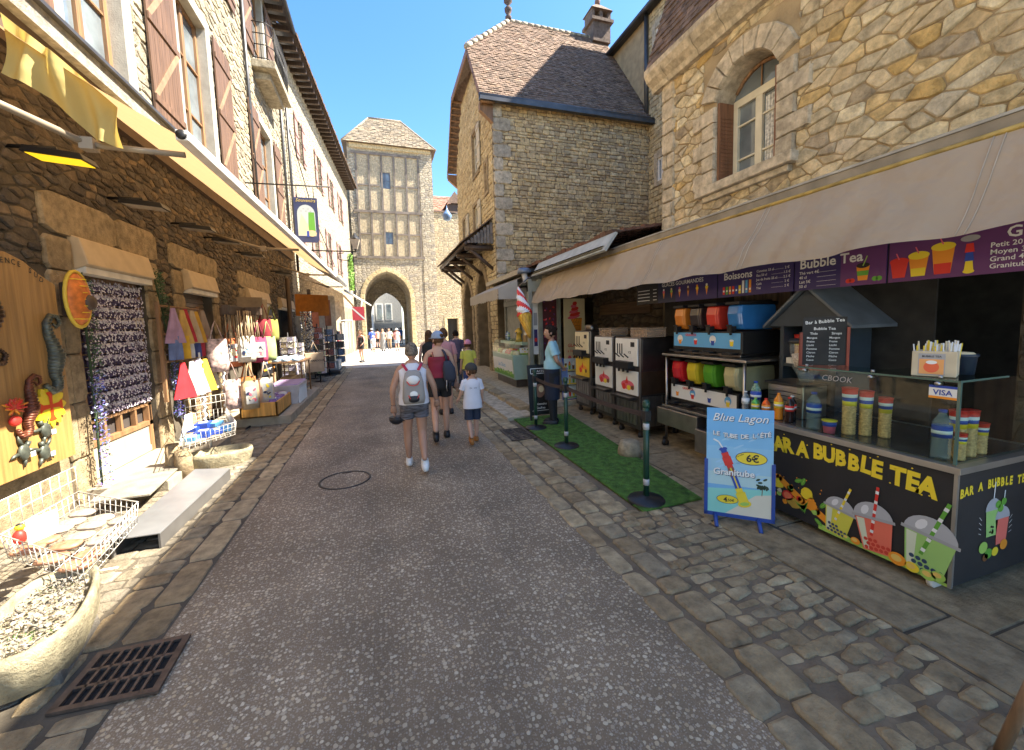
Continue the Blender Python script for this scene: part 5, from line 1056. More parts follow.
# -- soft-serve machines
def icemachine(y0,y1,x0,h,label,yellow=False):
    t=thing('ice_cream_machine',(x0+.35,(y0+y1)/2,.01),label,'ice cream machine','soft serve machines along the courtyard wall');x1=x0+.74
    mb=MB();mb.box(x0,x1,y0,y1,.14,h,M('machine_yellow',(.70,.42,.03),.35) if False else dsteel);mb.build('cabinet',t,bev=.012)
    fr=FS(x0,y1);w=y1-y0;mb=MB();fbox(mb,fr,.03,w-.03,h-.42,h-.02,0,.02,I_c if yellow else white);mb.build('control_panel',t,bev=.006)
    mb=MB();fbox(mb,fr,.03,w-.03,h-.86,h-.5,0,.015,M('machine_yellow',(.75,.48,.03),.35,var=.05) if yellow else white);mb.build('door_panel',t,bev=.006)
    a=Art(fr,.022)
    for i in range(3): a.rect(.08+i*.06,.11+i*.06,h-.26,h-.1,I_k,0)
    a.rect(w-.2,w-.1,h-.14,h-.07,I_k,0);a.text('ICE',w*.65,h-.24,.05,I_k,0,.01);a.w=.017
    a.disc(w*.55,h-.72,.17,.07,(I_o if yellow else I_pk),0);a.poly([(w*.5-.03,h-.7),(w*.5+.05,h-.7),(w*.5+.02,h-.58)],I_r,1);a.disc(w*.4,h-.75,.05,.05,I_r,1);a.disc(w*.6,h-.76,.05,.04,I_y,1);a.disc(w*.75,h-.75,.04,.035,I_br,1);a.build('decal',t)
    mb=MB();fbox(mb,fr,w*.2,w*.8,h-.46,h-.36,0,.12,black)
    for q in(.32,.5,.68): mb.tube([fr(w*q,h-.46,.07),fr(w*q,h-.52,.07)],.018,black,8);mb.tube([fr(w*q,h-.3,.06),fr(w*q,h-.24,.13)],.01,black,6)
    mb.build('dispenser',t);mb=MB();fbox(mb,fr,w*.1,w*.9,h-.92,h-.88,0,.14,dsteel);mb.build('drip_shelf',t,bev=.004)
    mb=MB()
    for i in range(6): fbox(mb,fr,.06+i*(w-.12)/6,.06+(i+.75)*(w-.12)/6,.2,h-.96,0,.012,steel)
    mb.build('grille',t)
    fr2=FY(y0);mb=MB();fbox(mb,fr2,x0+.03,x1-.03,h-.48,h-.03,0,.008,dsteel);mb.build('side_panel',t,bev=.003)
    mb=MB();fbox(mb,fr2,x0+.03,x1-.03,h-.84,h-.50,0,.008,M('bronze_panel',(.13,.075,.045),.3,.7,var=.2));mb.build('side_panel',t,bev=.003)
    mb=MB()
    for i in range(6): fbox(mb,fr2,x0+.04+i*.112,x0+.04+i*.112+.095,.18,h-.87,0,.012,steel)
    mb.build('side_grille',t)
    for x_,y_ in((x0+.06,y0+.07),(x0+.06,y1-.07),(x1-.06,y0+.07),(x1-.06,y1-.07)): castor(t,x_,y_,.045,black)
icemachine(4.98,5.62,3.52,1.5,'steel soft serve machine with white front panels, nearest of the three')
icemachine(5.8,6.42,3.6,1.5,'steel soft serve machine between the yellow one and the nearest one')
icemachine(6.62,7.22,3.62,1.58,'cream and yellow soft serve machine, farthest of the three',True)
cone_b=M('cone_biscuit',(.45,.25,.09),.8,var=.3,vs=30)
for (x_,y_,l) in((3.75,5.1,'clear plastic box of cones on the nearest ice cream machine, street side'),(3.98,5.45,'clear plastic box of cones at the back of the nearest ice cream machine'),(3.78,6.1,'clear plastic box of cones on the middle ice cream machine')):
    pet2=M('tub_plastic',(.42,.32,.24),.25,var=.1,alpha=.4);t=thing('cone_box',(x_,y_,1.5),l,'box','plastic boxes of cones on the machines')
    mb=MB();mb.box(x_-.16,x_+.16,y_-.2,y_+.2,1.5,1.503,pet2)
    for q in((x_-.16,x_-.157,y_-.2,y_+.2),(x_+.157,x_+.16,y_-.2,y_+.2),(x_-.16,x_+.16,y_-.2,y_-.197),(x_-.16,x_+.16,y_+.197,y_+.2)): mb.box(*q,1.503,1.62,pet2)
    mb.build('tub',t);mb=MB();mb.box(x_-.17,x_+.17,y_-.21,y_+.21,1.62,1.635,pet2);mb.build('lid',t,bev=.004)
    mb=MB()
    for i in range(5):
        for k in range(2): mb.tube([(x_-.14,y_-.15+i*.075,1.53+k*.045),(x_+.14,y_-.15+i*.075,1.53+k*.045)],[.03,.012],cone_b,8)
    mb.build('cones',t)
mb=MB();mb.lathe([(.11,0),(.12,.02),(.12,.1),(.09,.12),(0,.12)],(3.8,6.9,1.58),dsteel,16);tag(mb.build('lid_pot'),'round dark pot standing on the yellow ice cream machine','pot')
# -- poster, display stand, kiosk
t=thing('cone_poster',(4.5,9.0,.7),'tall cream poster of a red swirled ice cream cone','poster');fr=FY(9.0);x0_,x1_=4.22,4.78
panel('board',fr,x0_,x1_,.75,2.32,.03,I_c,t);a=Art(fr);xm=(x0_+x1_)/2
a.poly([(xm-.12,1.85),(xm+.2,1.85),(xm+.16,1.3)],I_o,1)
for i in range(6): a.line([(xm-.11+i*.05,1.84),(xm+.15,1.35+i*.03)],.008,I_br,2);a.line([(xm+.19-i*.02,1.84-i*.09),(xm-.1+i*.04,1.84-i*.09)],.008,I_br,2)
for i in range(6): a.disc(xm-.02+.03*(i%2),1.88+i*.065,.17-.022*i,.045,I_r if i%2 else I_pk,3+i,16,.2)
a.text('GLACES',xm,1.15,.11,I_r,1,.01);a.text('à l\'italienne',xm,1.02,.09,I_r,1,.005)
for i in range(3): a.disc(xm-.15+i*.14,.86,.05,.08,(I_pk,I_br,I_r)[i],1)
a.build('print',t)
f7=7.75;xa,xb=U(563,400,Y=f7).x,U(584,400,Y=f7).x;t=thing('display_stand',((xa+xb)/2,f7,0),'blue framed leaflet stand covered with pictures of ice cream cups','display stand')
fr=FY(f7);blu=M('blue_metal',(.02,.06,.28),.4)
mb=MB();fbox(mb,fr,xa,xa+.03,.0,1.0,-.03,.01,blu);fbox(mb,fr,xb-.03,xb,.0,1.0,-.03,.01,blu);fbox(mb,fr,xa,xb,.08,.12,-.03,.01,blu);fbox(mb,fr,xa,xb,.08,.10,-.3,.01,blu);mb.build('frame',t)
for r_ in range(3):
    z=.14+r_*.29;mb=MB();fbox(mb,fr,xa+.03,xb-.03,z,z+.27,0,.012,ink('leaflet',(.55,.62,.62)));p_=mb.build('leaflet_panel',t);a=Art(fr,.014)
    for i in range(5): u_=xa+.07+i*(xb-xa-.14)/4;a.poly([(u_-.02,z+.04),(u_+.02,z+.04),(u_+.028,z+.13),(u_-.028,z+.13)],(I_o,I_r,I_y,I_g,I_br)[(i+r_)%5],1);a.disc(u_,z+.15,.03,.03,(I_pk,I_w,I_br,I_c,I_o)[(i*2+r_)%5],2,12);a.disc(u_,z+.19,.018,.018,I_r if i%2 else I_w,3,10)
    a.rect(xa+.04,xb-.04,z+.01,z+.035,I_y if r_ else I_g,1);a.build('print',p_)
# kiosk
kg=M('kiosk_grey_green',(.24,.25,.21),.55,var=.12);kx=3.85
kt=thing('ice_cream_kiosk',(kx,11,0),'grey-green painted ice cream kiosk front built against the corner house','kiosk')
f_=FX(kx);mb=MB()
for y in(9.25,10.2,11.3,12.7): fbox(mb,f_,y-.07,y+.07,.1,2.95,-.12,0,kg)
for z0_,z1_ in((2.3,2.45),(2.8,2.98),(.1,.25)): fbox(mb,f_,9.2,12.75,z0_,z1_,-.1,.02,kg)
fbox(mb,f_,11.3,12.7,.25,2.3,-.08,-.04,kg);mb.build('frame',kt)
mb=MB();fbox(mb,f_,10.27,11.23,.25,2.3,-.08,-.05,M('kiosk_door_grey',(.20,.20,.18),.5));fbox(mb,f_,10.5,11.0,1.2,2.1,-.05,-.04,pane_m);fbox(mb,f_,10.6,10.8,1.9,2.05,-.04,-.035,I_w);mb.build('door',kt)
mb=MB();fbox(mb,f_,9.3,12.7,2.47,2.78,-.06,-.02,M('kiosk_panel',(.30,.29,.25),.5));mb.build('sign_panel',kt)
fr=FY(9.15);mb=MB();
for x_ in(3.36,3.62,4.1): fbox(mb,fr,x_,x_+.1,.05,2.8,-.1,.02,kg)
fbox(mb,fr,3.36,4.2,2.5,2.75,-.1,.01,kg);mb.build('corner_post',kt,bev=.006)
mb=MB();fbox(mb,fr,3.72,4.1,.5,2.5,-.05,-.02,ink('dark_plum',(.09,.02,.03)));pp=mb.build('picture_panel',kt);a=Art(fr,-.018)
for i in range(40): a.disc(3.75+random.random()*.32,.8+random.random()*1.6,.03,.02,random.choice([I_pk,I_r,ink('dark_plum',(.09,.02,.03)),I_p2]),1+i%5,8,random.random()*3)
a.build('print',pp)
mb=MB();fbox(mb,fr,3.47,3.6,1.0,2.3,-.02,.0,I_w);pp=mb.build('price_list',kt);a=Art(fr,.002);a.rect(3.49,3.58,1.2,1.6,I_p,1);a.rect(3.49,3.58,1.7,2.0,I_gy,1);a.disc(3.535,1.35,.04,.05,I_r,2);a.build('print',pp)
mb=MB();mb.add([(kx+.1,9.25,.1),(kx+.1,12.75,.1),(kx+.1,12.75,2.9),(kx+.1,9.25,2.9)],[(0,1,2,3)],M('kiosk_dark',(.06,.055,.05),.8));mb.build('back_panel',kt)
# freezer counter
mint=M('mint_paint',(.33,.45,.36),.4,var=.05);fz=thing('freezer_counter',(3.5,10.6,.11),'mint green ice cream freezer counter with a curved glass front','freezer')
X0,X1,Y0,Y1=3.12,3.72,9.75,11.7;mb=MB();mb.hexa([(X0+.05,Y0,.32),(X1,Y0,.32),(X1,Y1,.32),(X0+.05,Y1,.32)],[(X0,Y0,.95),(X1,Y0,.95),(X1,Y1,.95),(X0,Y1,.95)],mint);mb.build('body',fz,bev=.015)
mb=MB();mb.box(X0+.12,X1-.05,Y0+.1,Y1-.1,.12,.32,dsteel);mb.build('plinth',fz)
a=Art(Fr((X0+.045,Y1,.35),(0,-1,0),(-.08,0,1),(-1,0,-.08)),.004);a.rect(.05,Y1-Y0-.05,.08,.48,I_w,0);a.rect(.05,Y1-Y0-.05,.02,.12,I_g,1);a.text('Les Glaces',.9,.25,.16,I_lb,1,.01)
for i in range(30): a.disc(.1+random.random()*1.7,.1+random.random()*.06,.05,.03,random.choice([I_g,I_lg]),2,9)
a.build('front_sign',fz)
mb=MB()
g_=[(X0,.95),(X0+.02,1.15),(X0+.12,1.3),(X0+.28,1.36)]
for (p,q),(r_,s_) in zip(g_,g_[1:]): mb.hexa([(p,Y0,q),(r_,Y0,s_),(r_+.006,Y0,s_),(p+.006,Y0,q)],[(p,Y1,q),(r_,Y1,s_),(r_+.006,Y1,s_),(p+.006,Y1,q)],GLASS)
mb.build('glass_front',fz);mb=MB();mb.box(X0+.26,X1+.02,Y0-.02,Y1,1.20,1.28,mint);mb.tube([(X1,Y0+.03,.95),(X1,Y0+.03,1.2)],.02,mint);mb.tube([(X1,Y1-.03,.95),(X1,Y1-.03,1.2)],.02,mint);mb.build('top_shelf',fz)
mb=MB()
for i in range(7):
    for k in range(2): mb.ball((X0+.18+k*.24,Y0+.18+i*.25,.97),.10,.1,.09,random.choice([I_c,I_pk,I_br,I_w,I_lg,I_y,I_o]),10,6)
mb.build('ice_cream',fz)
a=Art(Fr((X0+.2,Y0-.01,1.0),(1,0,0),(-.1,0,1),(0,-1,0)));a.rect(0,.42,0,.14,I_w)
for i in range(12): a.disc(.02+random.random()*.38,.02+random.random()*.1,.02,.02,random.choice([I_y,I_o,I_br,I_g]),1,8)
a.build('price_card',fz)
t=thing('juicer',(3.4,10.2,1.28),'yellow citrus juicer standing on the freezer counter','juicer');yel=M('juicer_yellow',(.65,.42,.05),.35)
mb=MB();mb.lathe([(.09,0),(.1,.03),(.07,.06),(.06,.2),(.09,.22),(.1,.28),(.05,.33),(.02,.36)],(3.42,10.1,1.28),yel,14);mb.build('body',t);mb=MB();mb.tube([(3.42,10.1,1.58),(3.3,10.0,1.5),(3.28,9.98,1.4)],.015,steel,6);mb.build('handle',t)
mb=MB();mb.box(3.5,3.7,9.8,10.0,1.28,1.45,M('cardboard',(.40,.27,.13),.8));tag(mb.build('carton',bev=.006),'small brown carton next to the yellow juicer','box')
for i,(y,c) in enumerate(((11.0,I_lb),(11.15,I_w),(10.9,I_lg),(11.3,I_b))): bottle(3.4+.06*(i%2),y,1.28,.26,.035,('blue bottle','white bottle','lime bottle','dark blue bottle')[i]+' on the freezer counter shelf',body=M('plast%d'%i,(.5,.6,.7) if i<2 else (.2,.3,.4),.2),lab=c,cap=c,group='bottles on the freezer counter')
# giant ice cream cone sign
gcn=thing('ice_cream_cone_sign',(3.02,8.4,1.4),'giant plastic ice cream cone with a red and white swirl hanging outside the kiosk','sign')
top=U(518,287,X=3.0);mid=U(525,316,X=3.0);bot=U(530,338,X=3.0)
ax=(top-bot).normalized();mb=MB();bm_=M('cone_yellow',(.65,.38,.04),.45,var=.15);L_=(mid-bot).length
mb.tube([bot+ax*(L_*i/8) for i in range(9)],[.02+.13*i/8 for i in range(9)],bm_,18)
for k in range(10):
    for sgn in(1,-1):
        h=Vector((1,0,0));u_=(h-ax*h.dot(ax)).normalized();v_=ax.cross(u_);pts=[]
        for i in range(7):
            q=i/6;an=2*math.pi*k/10+sgn*q*1.6;r_=(.02+.13*q)*1.01;pts.append(bot+ax*(L_*q)+u_*math.cos(an)*r_+v_*math.sin(an)*r_)
        mb.tube(pts,.007,M('cone_ridge',(.50,.26,.02),.5),5)
mb.build('wafer',gcn)
mb=MB();h=Vector((1,0,0));u_=(h-ax*h.dot(ax)).normalized();v_=ax.cross(u_);LT=(top-mid).length;NA,NH=24,26;vs=[]
for i in range(NH+1):
    q=i/NH;r0_=.165*(1-q)**.75*(1 if q>.06 else .85)+.01
    for j in range(NA):
        an=2*math.pi*j/NA;r_=r0_*(1+.11*math.cos(4*(an+q*7.5)));vs.append(mid+ax*(LT*q)+u_*math.cos(an)*r_+v_*math.sin(an)*r_)
b0=len(mb.v)
for i in range(NH):
    for j in range(NA):
        q=i/NH;an=2*math.pi*(j+.5)/NA;c=math.cos(4*(an+q*7.5));f=[i*NA+j,i*NA+(j+1)%NA,(i+1)*NA+(j+1)%NA,(i+1)*NA+j]
        mb.add([vs[k] for k in f],[(0,1,2,3)],I_r if math.cos(2*(an+q*7.5))>.1 else I_w,True)
mb.build('ice_cream',gcn)
mb=MB();mb.tube([top,top+Vector((.25,0,.2)),top+Vector((.45,.1,.25))],.015,dsteel,6);mb.build('bracket',gcn)
# floodlight on the awning end
t=thing('floodlight',(3.45,9.5,2.9),'grey floodlight on the far end of the long awning','floodlight');mb=MB();mb.lathe([(.0,.14),(.13,.12),(.17,.05),(.17,0),(0,-.02)],(3.4,9.5,2.98),M('lamp_grey_blue',(.14,.17,.23),.4,.3),14);mb.build('head',t);mb=MB();mb.tube([(3.4,9.5,3.0),(3.45,9.5,2.75)],.07,M('lamp_white',(.5,.5,.5),.5),10);mb.build('arm',t)
# -- barrier posts, belts, mat
pg=M('post_green',(.012,.05,.032),.35,var=.1)
PP=[(2.33,3.2),(2.37,5.05),(2.34,6.15)];PL=['green barrier post on a black disc base, nearest the camera','green barrier post on a black disc base, middle one','green barrier post on a black disc base beside the black notice board']
for (x_,y_),l in zip(PP,PL):
    t=thing('barrier_post',(x_,y_,0),l,'barrier post','barrier posts on the green mat')
    mb=MB();mb.lathe([(0,.012),(.17,.012),(.175,.03),(.165,.045),(.05,.06),(.03,.075)],(x_,y_,.002),black,28);mb.build('base',t)
    mb=MB();mb.tube([(x_,y_,.06),(x_,y_,.94)],.028,pg,14);mb.lathe([(.03,0),(.034,.01),(.034,.05),(.02,.07),(.0,.075)],(x_,y_,.93),pg,14);mb.build('pole',t)
    for z in(.18,.72):
        mb=MB();mb.lathe([(.029,0),(.0295,.0),(.0295,.06),(.029,.06)],(x_,y_,z),M('grey_tape',(.45,.45,.45),.4),14);mb.build('tape_ring',t)
    mb=MB();mb.box(x_-.035,x_+.035,y_-.035,y_+.035,.80,.90,black);mb.build('belt_clip',t,bev=.006)
for (p,q,l) in((PP[0],PP[1],'dark belt strung between the nearest and middle barrier posts'),(PP[1],PP[2],'dark belt strung between the middle and farthest barrier posts')):
    mb=MB();n=14
    pts=[(p[0]+(q[0]-p[0])*i/n,p[1]+(q[1]-p[1])*i/n,.86-.035*(1-(2*i/n-1)**2)) for i in range(n+1)]
    for a_,b_ in zip(pts,pts[1:]): mb.hexa([(a_[0]-.002,a_[1],a_[2]-.025),(a_[0]+.002,a_[1],a_[2]-.025),(a_[0]+.002,a_[1],a_[2]+.025),(a_[0]-.002,a_[1],a_[2]+.025)],[(b_[0]-.002,b_[1],b_[2]-.025),(b_[0]+.002,b_[1],b_[2]-.025),(b_[0]+.002,b_[1],b_[2]+.025),(b_[0]-.002,b_[1],b_[2]+.025)],M('belt_brown',(.045,.03,.03),.8))
    tag(mb.build('barrier_belt'),l,'barrier belt')
mt=M('turf_green',(.075,.17,.025),.95,var=.35,vs=14,bump=1,bs=220)
mb=MB();corn=[(2.16,3.02),(2.84,3.04),(3.28,6.9),(2.2,6.95)]
mb.hexa([(x_,y_,.014) for x_,y_ in corn],[(x_,y_,.032) for x_,y_ in corn],mt)
rr_=random.Random(3);n=0
while n<9000:
    v=rr_.random();u=rr_.random();l_=Vector((*corn[0],0)).lerp(Vector((*corn[3],0)),v);r_=Vector((*corn[1],0)).lerp(Vector((*corn[2],0)),v);p=l_.lerp(r_,u);p.z=.03
    d=Vector((rr_.uniform(-.008,.008),rr_.uniform(-.008,.008),rr_.uniform(.008,.016)));s_=Vector((rr_.uniform(-.004,.004),rr_.uniform(-.004,.004),0));mb.add([p-s_,p+s_,p+d],[(0,1,2)],mt);n+=1
tag(mb.build('grass_mat'),'green artificial grass mat under the barrier posts','mat')
mb=MB();mb.ball((2.97,4.42,.10),.13,.13,.14,stoneM('pale_lump',[(.40,.33,.22),(.44,.36,.24)],.3),14,8,fn=lambda v,d:Vector((v.x*(1.12-.35*d.z)*(1+.08*math.sin(5*v.x*20)),v.y*(1.1-.3*d.z),max(-.10,min(.11,v.z*1.9)))));tag(mb.build('stone_block'),'pale rough stone block at the edge of the green mat','stone')
# black notice board
fr=Fr((2.42,6.62,.0),(1,.0,0),(0,.12,1),(0,-1,.12));t=thing('notice_board',(2.62,6.62,0),'black chalk notice board with white lines standing behind the farthest barrier post','notice board')
mb=MB();fbox(mb,fr,0,.42,.12,1.02,-.02,0,black);fbox(mb,fr,0,.04,0,.12,-.02,0,black);fbox(mb,fr,.38,.42,0,.12,-.02,0,black);mb.build('board',t,bev=.006)
a=Art(fr);a.disc(.21,.55,.10,.12,ink('sepia',(.25,.14,.1)),1);a.disc(.24,.58,.05,.06,I_c,2);a.line([(.06,.95),(.06,.86),(.36,.86),(.36,.95),(.06,.95)],.012,I_w,1);a.text('GLACES',.21,.88,.06,I_w,1,.01);a.text('Artisanales',.21,.30,.055,I_w,1,.01);a.text('Gaufres',.21,.23,.055,I_w,1,.01);a.line([(.05,.2),(.37,.2)],.006,I_w,1);a.build('chalk_print',t)
# A-frame sign
pA=Vector((2.6,2.69,0));pB=Vector((2.92,2.40,0));ud=(pB-pA).normalized();nn=Vector((ud.y,-ud.x,0))
if nn.y>0: nn=-nn
fr=Fr(pA+Vector((0,0,0))-ud*.03,ud,(Vector((0,0,1))-nn*.06),nn);wS=.49
t=thing('slush_sign',(2.76,2.55,0),'blue freestanding poster sign of a slush tube, Granitube 6 euros','sign')
mb=MB();fbox(mb,fr,0,wS,.10,.99,-.012,0,ink('panel_blue',(.18,.42,.68)));mb.build('panel',t,bev=.003)
mb=MB()
fbox(mb,fr,-.015,.012,.07,.55,-.02,.008,blu);fbox(mb,fr,wS-.012,wS+.015,.07,.55,-.02,.008,blu);fbox(mb,fr,-.015,wS+.015,.07,.1,-.02,.008,blu);mb.build('frame',t)
for q in(.07,wS-.1):
    mb=MB();mb.tube([fr(q,.09,-.01),fr(q+.01,.014,.09)],.016,blu,8);mb.tube([fr(q,.09,-.01),fr(q,.014,-.14)],.016,blu,8);mb.build('leg',t)
a=Art(fr)
for i,c in enumerate(((.42,.60,.62),(.30,.52,.66),(.25,.50,.70),(.20,.46,.70),(.16,.42,.70),(.13,.38,.68))): a.rect(0,wS,.34+i*.11,.34+(i+1)*.11+(0 if i<5 else -.01),ink('sky%d'%i,c),0)
for i in range(24): x_,y_=random.random()*wS*.8+.04,.4+random.random()*.4;a.disc(min(x_,wS-.06),y_,.045,.008,ink('cloud',(.32,.55,.74)),1,10,.5)
a.poly([(0,.10),(wS,.10),(wS,.34),(0,.30)],ink('lagoon',(.25,.60,.52)),2);a.poly([(wS*.3,.10),(wS,.10),(wS,.30),(wS*.75,.28)],ink('beach',(.68,.62,.48)),3)
for i in range(14): x_=wS*.78+random.random()*.07;y_=.34+random.random()*.08;a.disc(x_,y_,.018,.009,ink('palm',(.03,.06,.03)),3,8,random.random()*3)
a.line([(wS*.84,.28),(wS*.85,.36)],.006,I_br,3)
for dx,dy,c,l in((.004,-.004,I_nv,4),(0,0,I_w,5)):
    a.text('Blue Lagon',wS/2+dx,.885+dy,.092,c,l,.006,shear=.3)
    for i,ch_ in enumerate("LE TUBE DE L'ÉTÉ"): a.text(ch_,.06+i*.0265+dx,.765-.02*math.sin(math.pi*i/15*1.2)+dy,.05,c,l+10,.025)
    a.text('Granitube',wS*.42+dx,.43+dy,.075,c,l+8,.03)
a.disc(wS*.68,.585,.115,.055,I_nv,6);a.disc(wS*.68,.585,.11,.05,I_y,7);a.text('6€',wS*.7,.557,.082,I_k,8,.03);a.text('Le tube',wS*.52,.60,.02,I_k,8,.01,rot=.5)
a.disc(wS*.33,.22,.082,.037,I_nv,6);a.disc(wS*.33,.22,.078,.034,I_y,7);a.text('4',wS*.3,.2,.055,I_k,8,.03);a.text(',50€',wS*.38,.205,.03,I_k,8,.02)
tb_=lambda q:(wS*.25+(wS*.34)*q,.655-.455*q)
segs=((0,.08,.035,I_b),(.08,.16,.042,I_r),(.16,.3,.052,I_r),(.3,.36,.036,I_r),(.36,.5,.038,ink('rust',(.25,.08,.05))),(.5,.72,.036,I_b),(.72,.8,.04,I_y),(.8,1.0,.058,I_y))
for q0,q1,w_,c in segs: a.line([tb_(q0),tb_(q1+.01)],w_*1.25,c,8)
a.line([tb_(.36),tb_(.72)],.01,I_y,9);a.disc(*tb_(1.0),.05,.03,I_y,9,14,.2);a.disc(*tb_(1.0),.035,.015,I_lg,10,14,.2);a.disc(*tb_(.02),.032,.016,I_b,9,14,.3);a.line([tb_(0),(tb_(0)[0]-.03,tb_(0)[1]+.05),(tb_(0)[0]-.07,tb_(0)[1]+.07)],.012,I_w,9)
a.build('poster_print',t)
# ================================================================= LEFT-HAND OBJECTS
# long retractable awning of the souvenir shops
tan=translucentM('awning_tan',(.52,.36,.17),(.50,.33,.17),.34,.12,1.5,.4)
yel_f=translucentM('awning_yellow',(.44,.37,.15),(.62,.46,.10),.38,.12,3,.5)
la=thing('shop_awning',(-2,10,3.2),'long tan fabric awning with a white front rail over the souvenir shops','awning')
P_=lambda t,y:Vector((-1.3-1.8*t,y,3.17+.022*(y-3.6)+1.35*t-.10*math.sin(math.pi*t)+.01*math.sin(y*5)))
mb=MB();sheet(mb,lambda s,t:P_(t,3.62+14.2*s),70,8,tan);mb.build('canopy',la)
mb=MB();mb.hexa([(-1.33,3.6,3.135),(-1.25,3.6,3.135),(-1.25,3.6,3.21),(-1.33,3.6,3.21)],[(-1.33,17.9,3.44),(-1.25,17.9,3.44),(-1.25,17.9,3.53),(-1.33,17.9,3.53)],M('white_alu',(.72,.71,.68),.35,.2));mb.build('front_rail',la,bev=.008)
mb=MB();mb.lathe([(0,-.012),(.034,-.012),(.034,0),(0,0)],(-1.29,3.6,3.172),black,14,'Y');mb.build('end_cap',la)
for y in(3.8,8.3,12.8,17.4):
    mb=MB();c_=M('arm_beige',(.27,.22,.16),.5);dz=.022*(y-3.6)
    mb.tube([(-3.05,y-.9 if y<4 else y+1.0,3.55+dz),(-1.9,y-.05,3.1+dz)],.024,c_,8);mb.tube([(-1.9,y-.05,3.1+dz),(-1.35,y,3.1+dz)],.022,c_,8);mb.box(-1.94,-1.86,y-.09,y-.01,3.06+dz,3.14+dz,c_);mb.build('folding_arm',la)
mb=MB();f=[U(0,12,Y=3.66),U(60,58,Y=3.66),U(118,108,Y=3.66),U(128,152,Y=3.66),U(95,140,Y=3.66),U(50,98,Y=3.66),U(0,72,Y=3.66)]
def flap(s,t):
    a=f[0].lerp(f[1],s*2) if s<.5 else f[1].lerp(f[2],s*2-1);q=[f[6],f[5],f[4],f[3]];k=min(2,int(s*3));b=q[k].lerp(q[k+1],s*3-k)
    p=a.lerp(b,t);p.y+=.05*math.sin(s*9+t*3)+.03*math.sin(s*23);return p
sheet(mb,flap,30,8,yel_f);mb.build('side_flap',la)
mb=MB();fbox(mb,FL,-2,17.2,4.35,4.66,0,.10,M('eave_brown',(.10,.065,.04),.8));mb.build('wall_box',la)
ba=thing('brown_awning',(-1.6,24,3),'dark brown awning over the farthest shops near the gate','awning')
mb=MB();ra_=U(338,284,X=-1.25);sheet(mb,lambda s,t:Vector(((-1.35+.75*s)-1.5*t,18.1+11*s,3.35-.05*s+1.0*t)),10,3,translucentM('awning_brown',(.16,.10,.06),(.35,.2,.08),.35,.15));mb.build('canopy',ba)
mb=MB();mb.tube([(-1.35,18.1,3.33),(-.6,29.1,3.28)],.05,M('white_alu'),8);mb.tube([(-.95,24,3.28),(-1.1,24.2,2.6),(-1.9,24.2,3.6)],.05,M('white_alu'),6);mb.build('front_rail',ba)
# flat floodlights under the awning
lampy=[(4.95,3.42),(6.35,3.38),(7.9,3.45),(9.2,3.50),(10.9,3.52),(14,3.5)]
warm=M('lit_lamp',(1,.62,.02),.5,emit=.22,var=0);cool=M('lamp_glass',(.45,.40,.32),.3)
for i,(y,z) in enumerate(lampy):
    t=thing('wall_floodlight',(-3.05,y,z),('flat black floodlight glowing yellow, nearest the camera on the left wall','unlit black floodlight above the left side of the lavender shop door','unlit floodlight left of the brown roller shutter, third along','unlit black floodlight over the roller shutter, fourth along','unlit black floodlight over the hanging bags, fifth along','farthest black floodlight over the postcard racks')[i],'floodlight','floodlights along the left shop wall')
    mb=MB();mb.tube([(-3.1,y,z+.05),(-2.75,y,z+.06)],.018,iron,6);mb.build('arm',t)
    mb=MB();mb.hexa([(-2.95,y-.12,z-.02),(-2.5,y-.12,z-.06),(-2.5,y+.12,z-.06),(-2.95,y+.12,z-.02)],[(-2.93,y-.11,z+.04),(-2.53,y-.11,z),(-2.53,y+.11,z),(-2.93,y+.11,z+.04)],black);mb.build('head',t,bev=.006)
    mb=MB();mb.hexa([(-2.92,y-.10,z-.028),(-2.53,y-.10,z-.063),(-2.53,y+.10,z-.063),(-2.92,y+.10,z-.028)],[(-2.92,y-.10,z-.024),(-2.53,y-.10,z-.059),(-2.53,y+.10,z-.059),(-2.92,y+.10,z-.024)],warm if i==0 else cool);mb.build('lens',t)
# shop openings
def shutterbox(y0,y1,label,slats=True):
    t=thing('roller_shutter',(-3.15,(y0+y1)/2,0),label,'shutter','roller shutters of the left shops')
    mb=MB();bm2=M('shutter_box_beige',(.48,.36,.22),.6,var=.08);mb.hexa([FL(y0,2.45,-.02),FL(y1,2.45,-.02),FL(y1,2.85,-.02),FL(y0,2.85,-.02)],[FL(y0,2.52,.16),FL(y1,2.52,.16),FL(y1,2.80,.10),FL(y0,2.80,.10)],bm2);mb.build('box',t,bev=.01)
    mb=MB();fbox(mb,FL,y0+.02,y1-.02,2.43,2.5,-.02,.12,M('pale_slat',(.62,.58,.5),.5));mb.build('end_slat',t)
    if slats:
        mb=MB();q=M('slat_brown',(.30,.21,.13),.45,.1)
        for i in range(30): z=.15+i*.077;mb.hexa([FL(y0,z,-.16),FL(y1,z,-.16),FL(y1,z,-.13),FL(y0,z,-.13)],[FL(y0,z+.072,-.16),FL(y1,z+.072,-.16),FL(y1,z+.068,-.145),FL(y0,z+.068,-.145)],q)
        mb.build('slats',t)
    return t
shutterbox(5.57,6.93,'beige roller shutter box rolled up above the lavender shop door',False)
shutterbox(8.12,9.28,'brown roller shutter pulled down behind the tea towels')
shutterbox(11.32,13.18,'long rolled up shutter box over the third shop opening',False)
shutterbox(14.62,16.58,'farthest rolled up shutter box on the left shops',False)
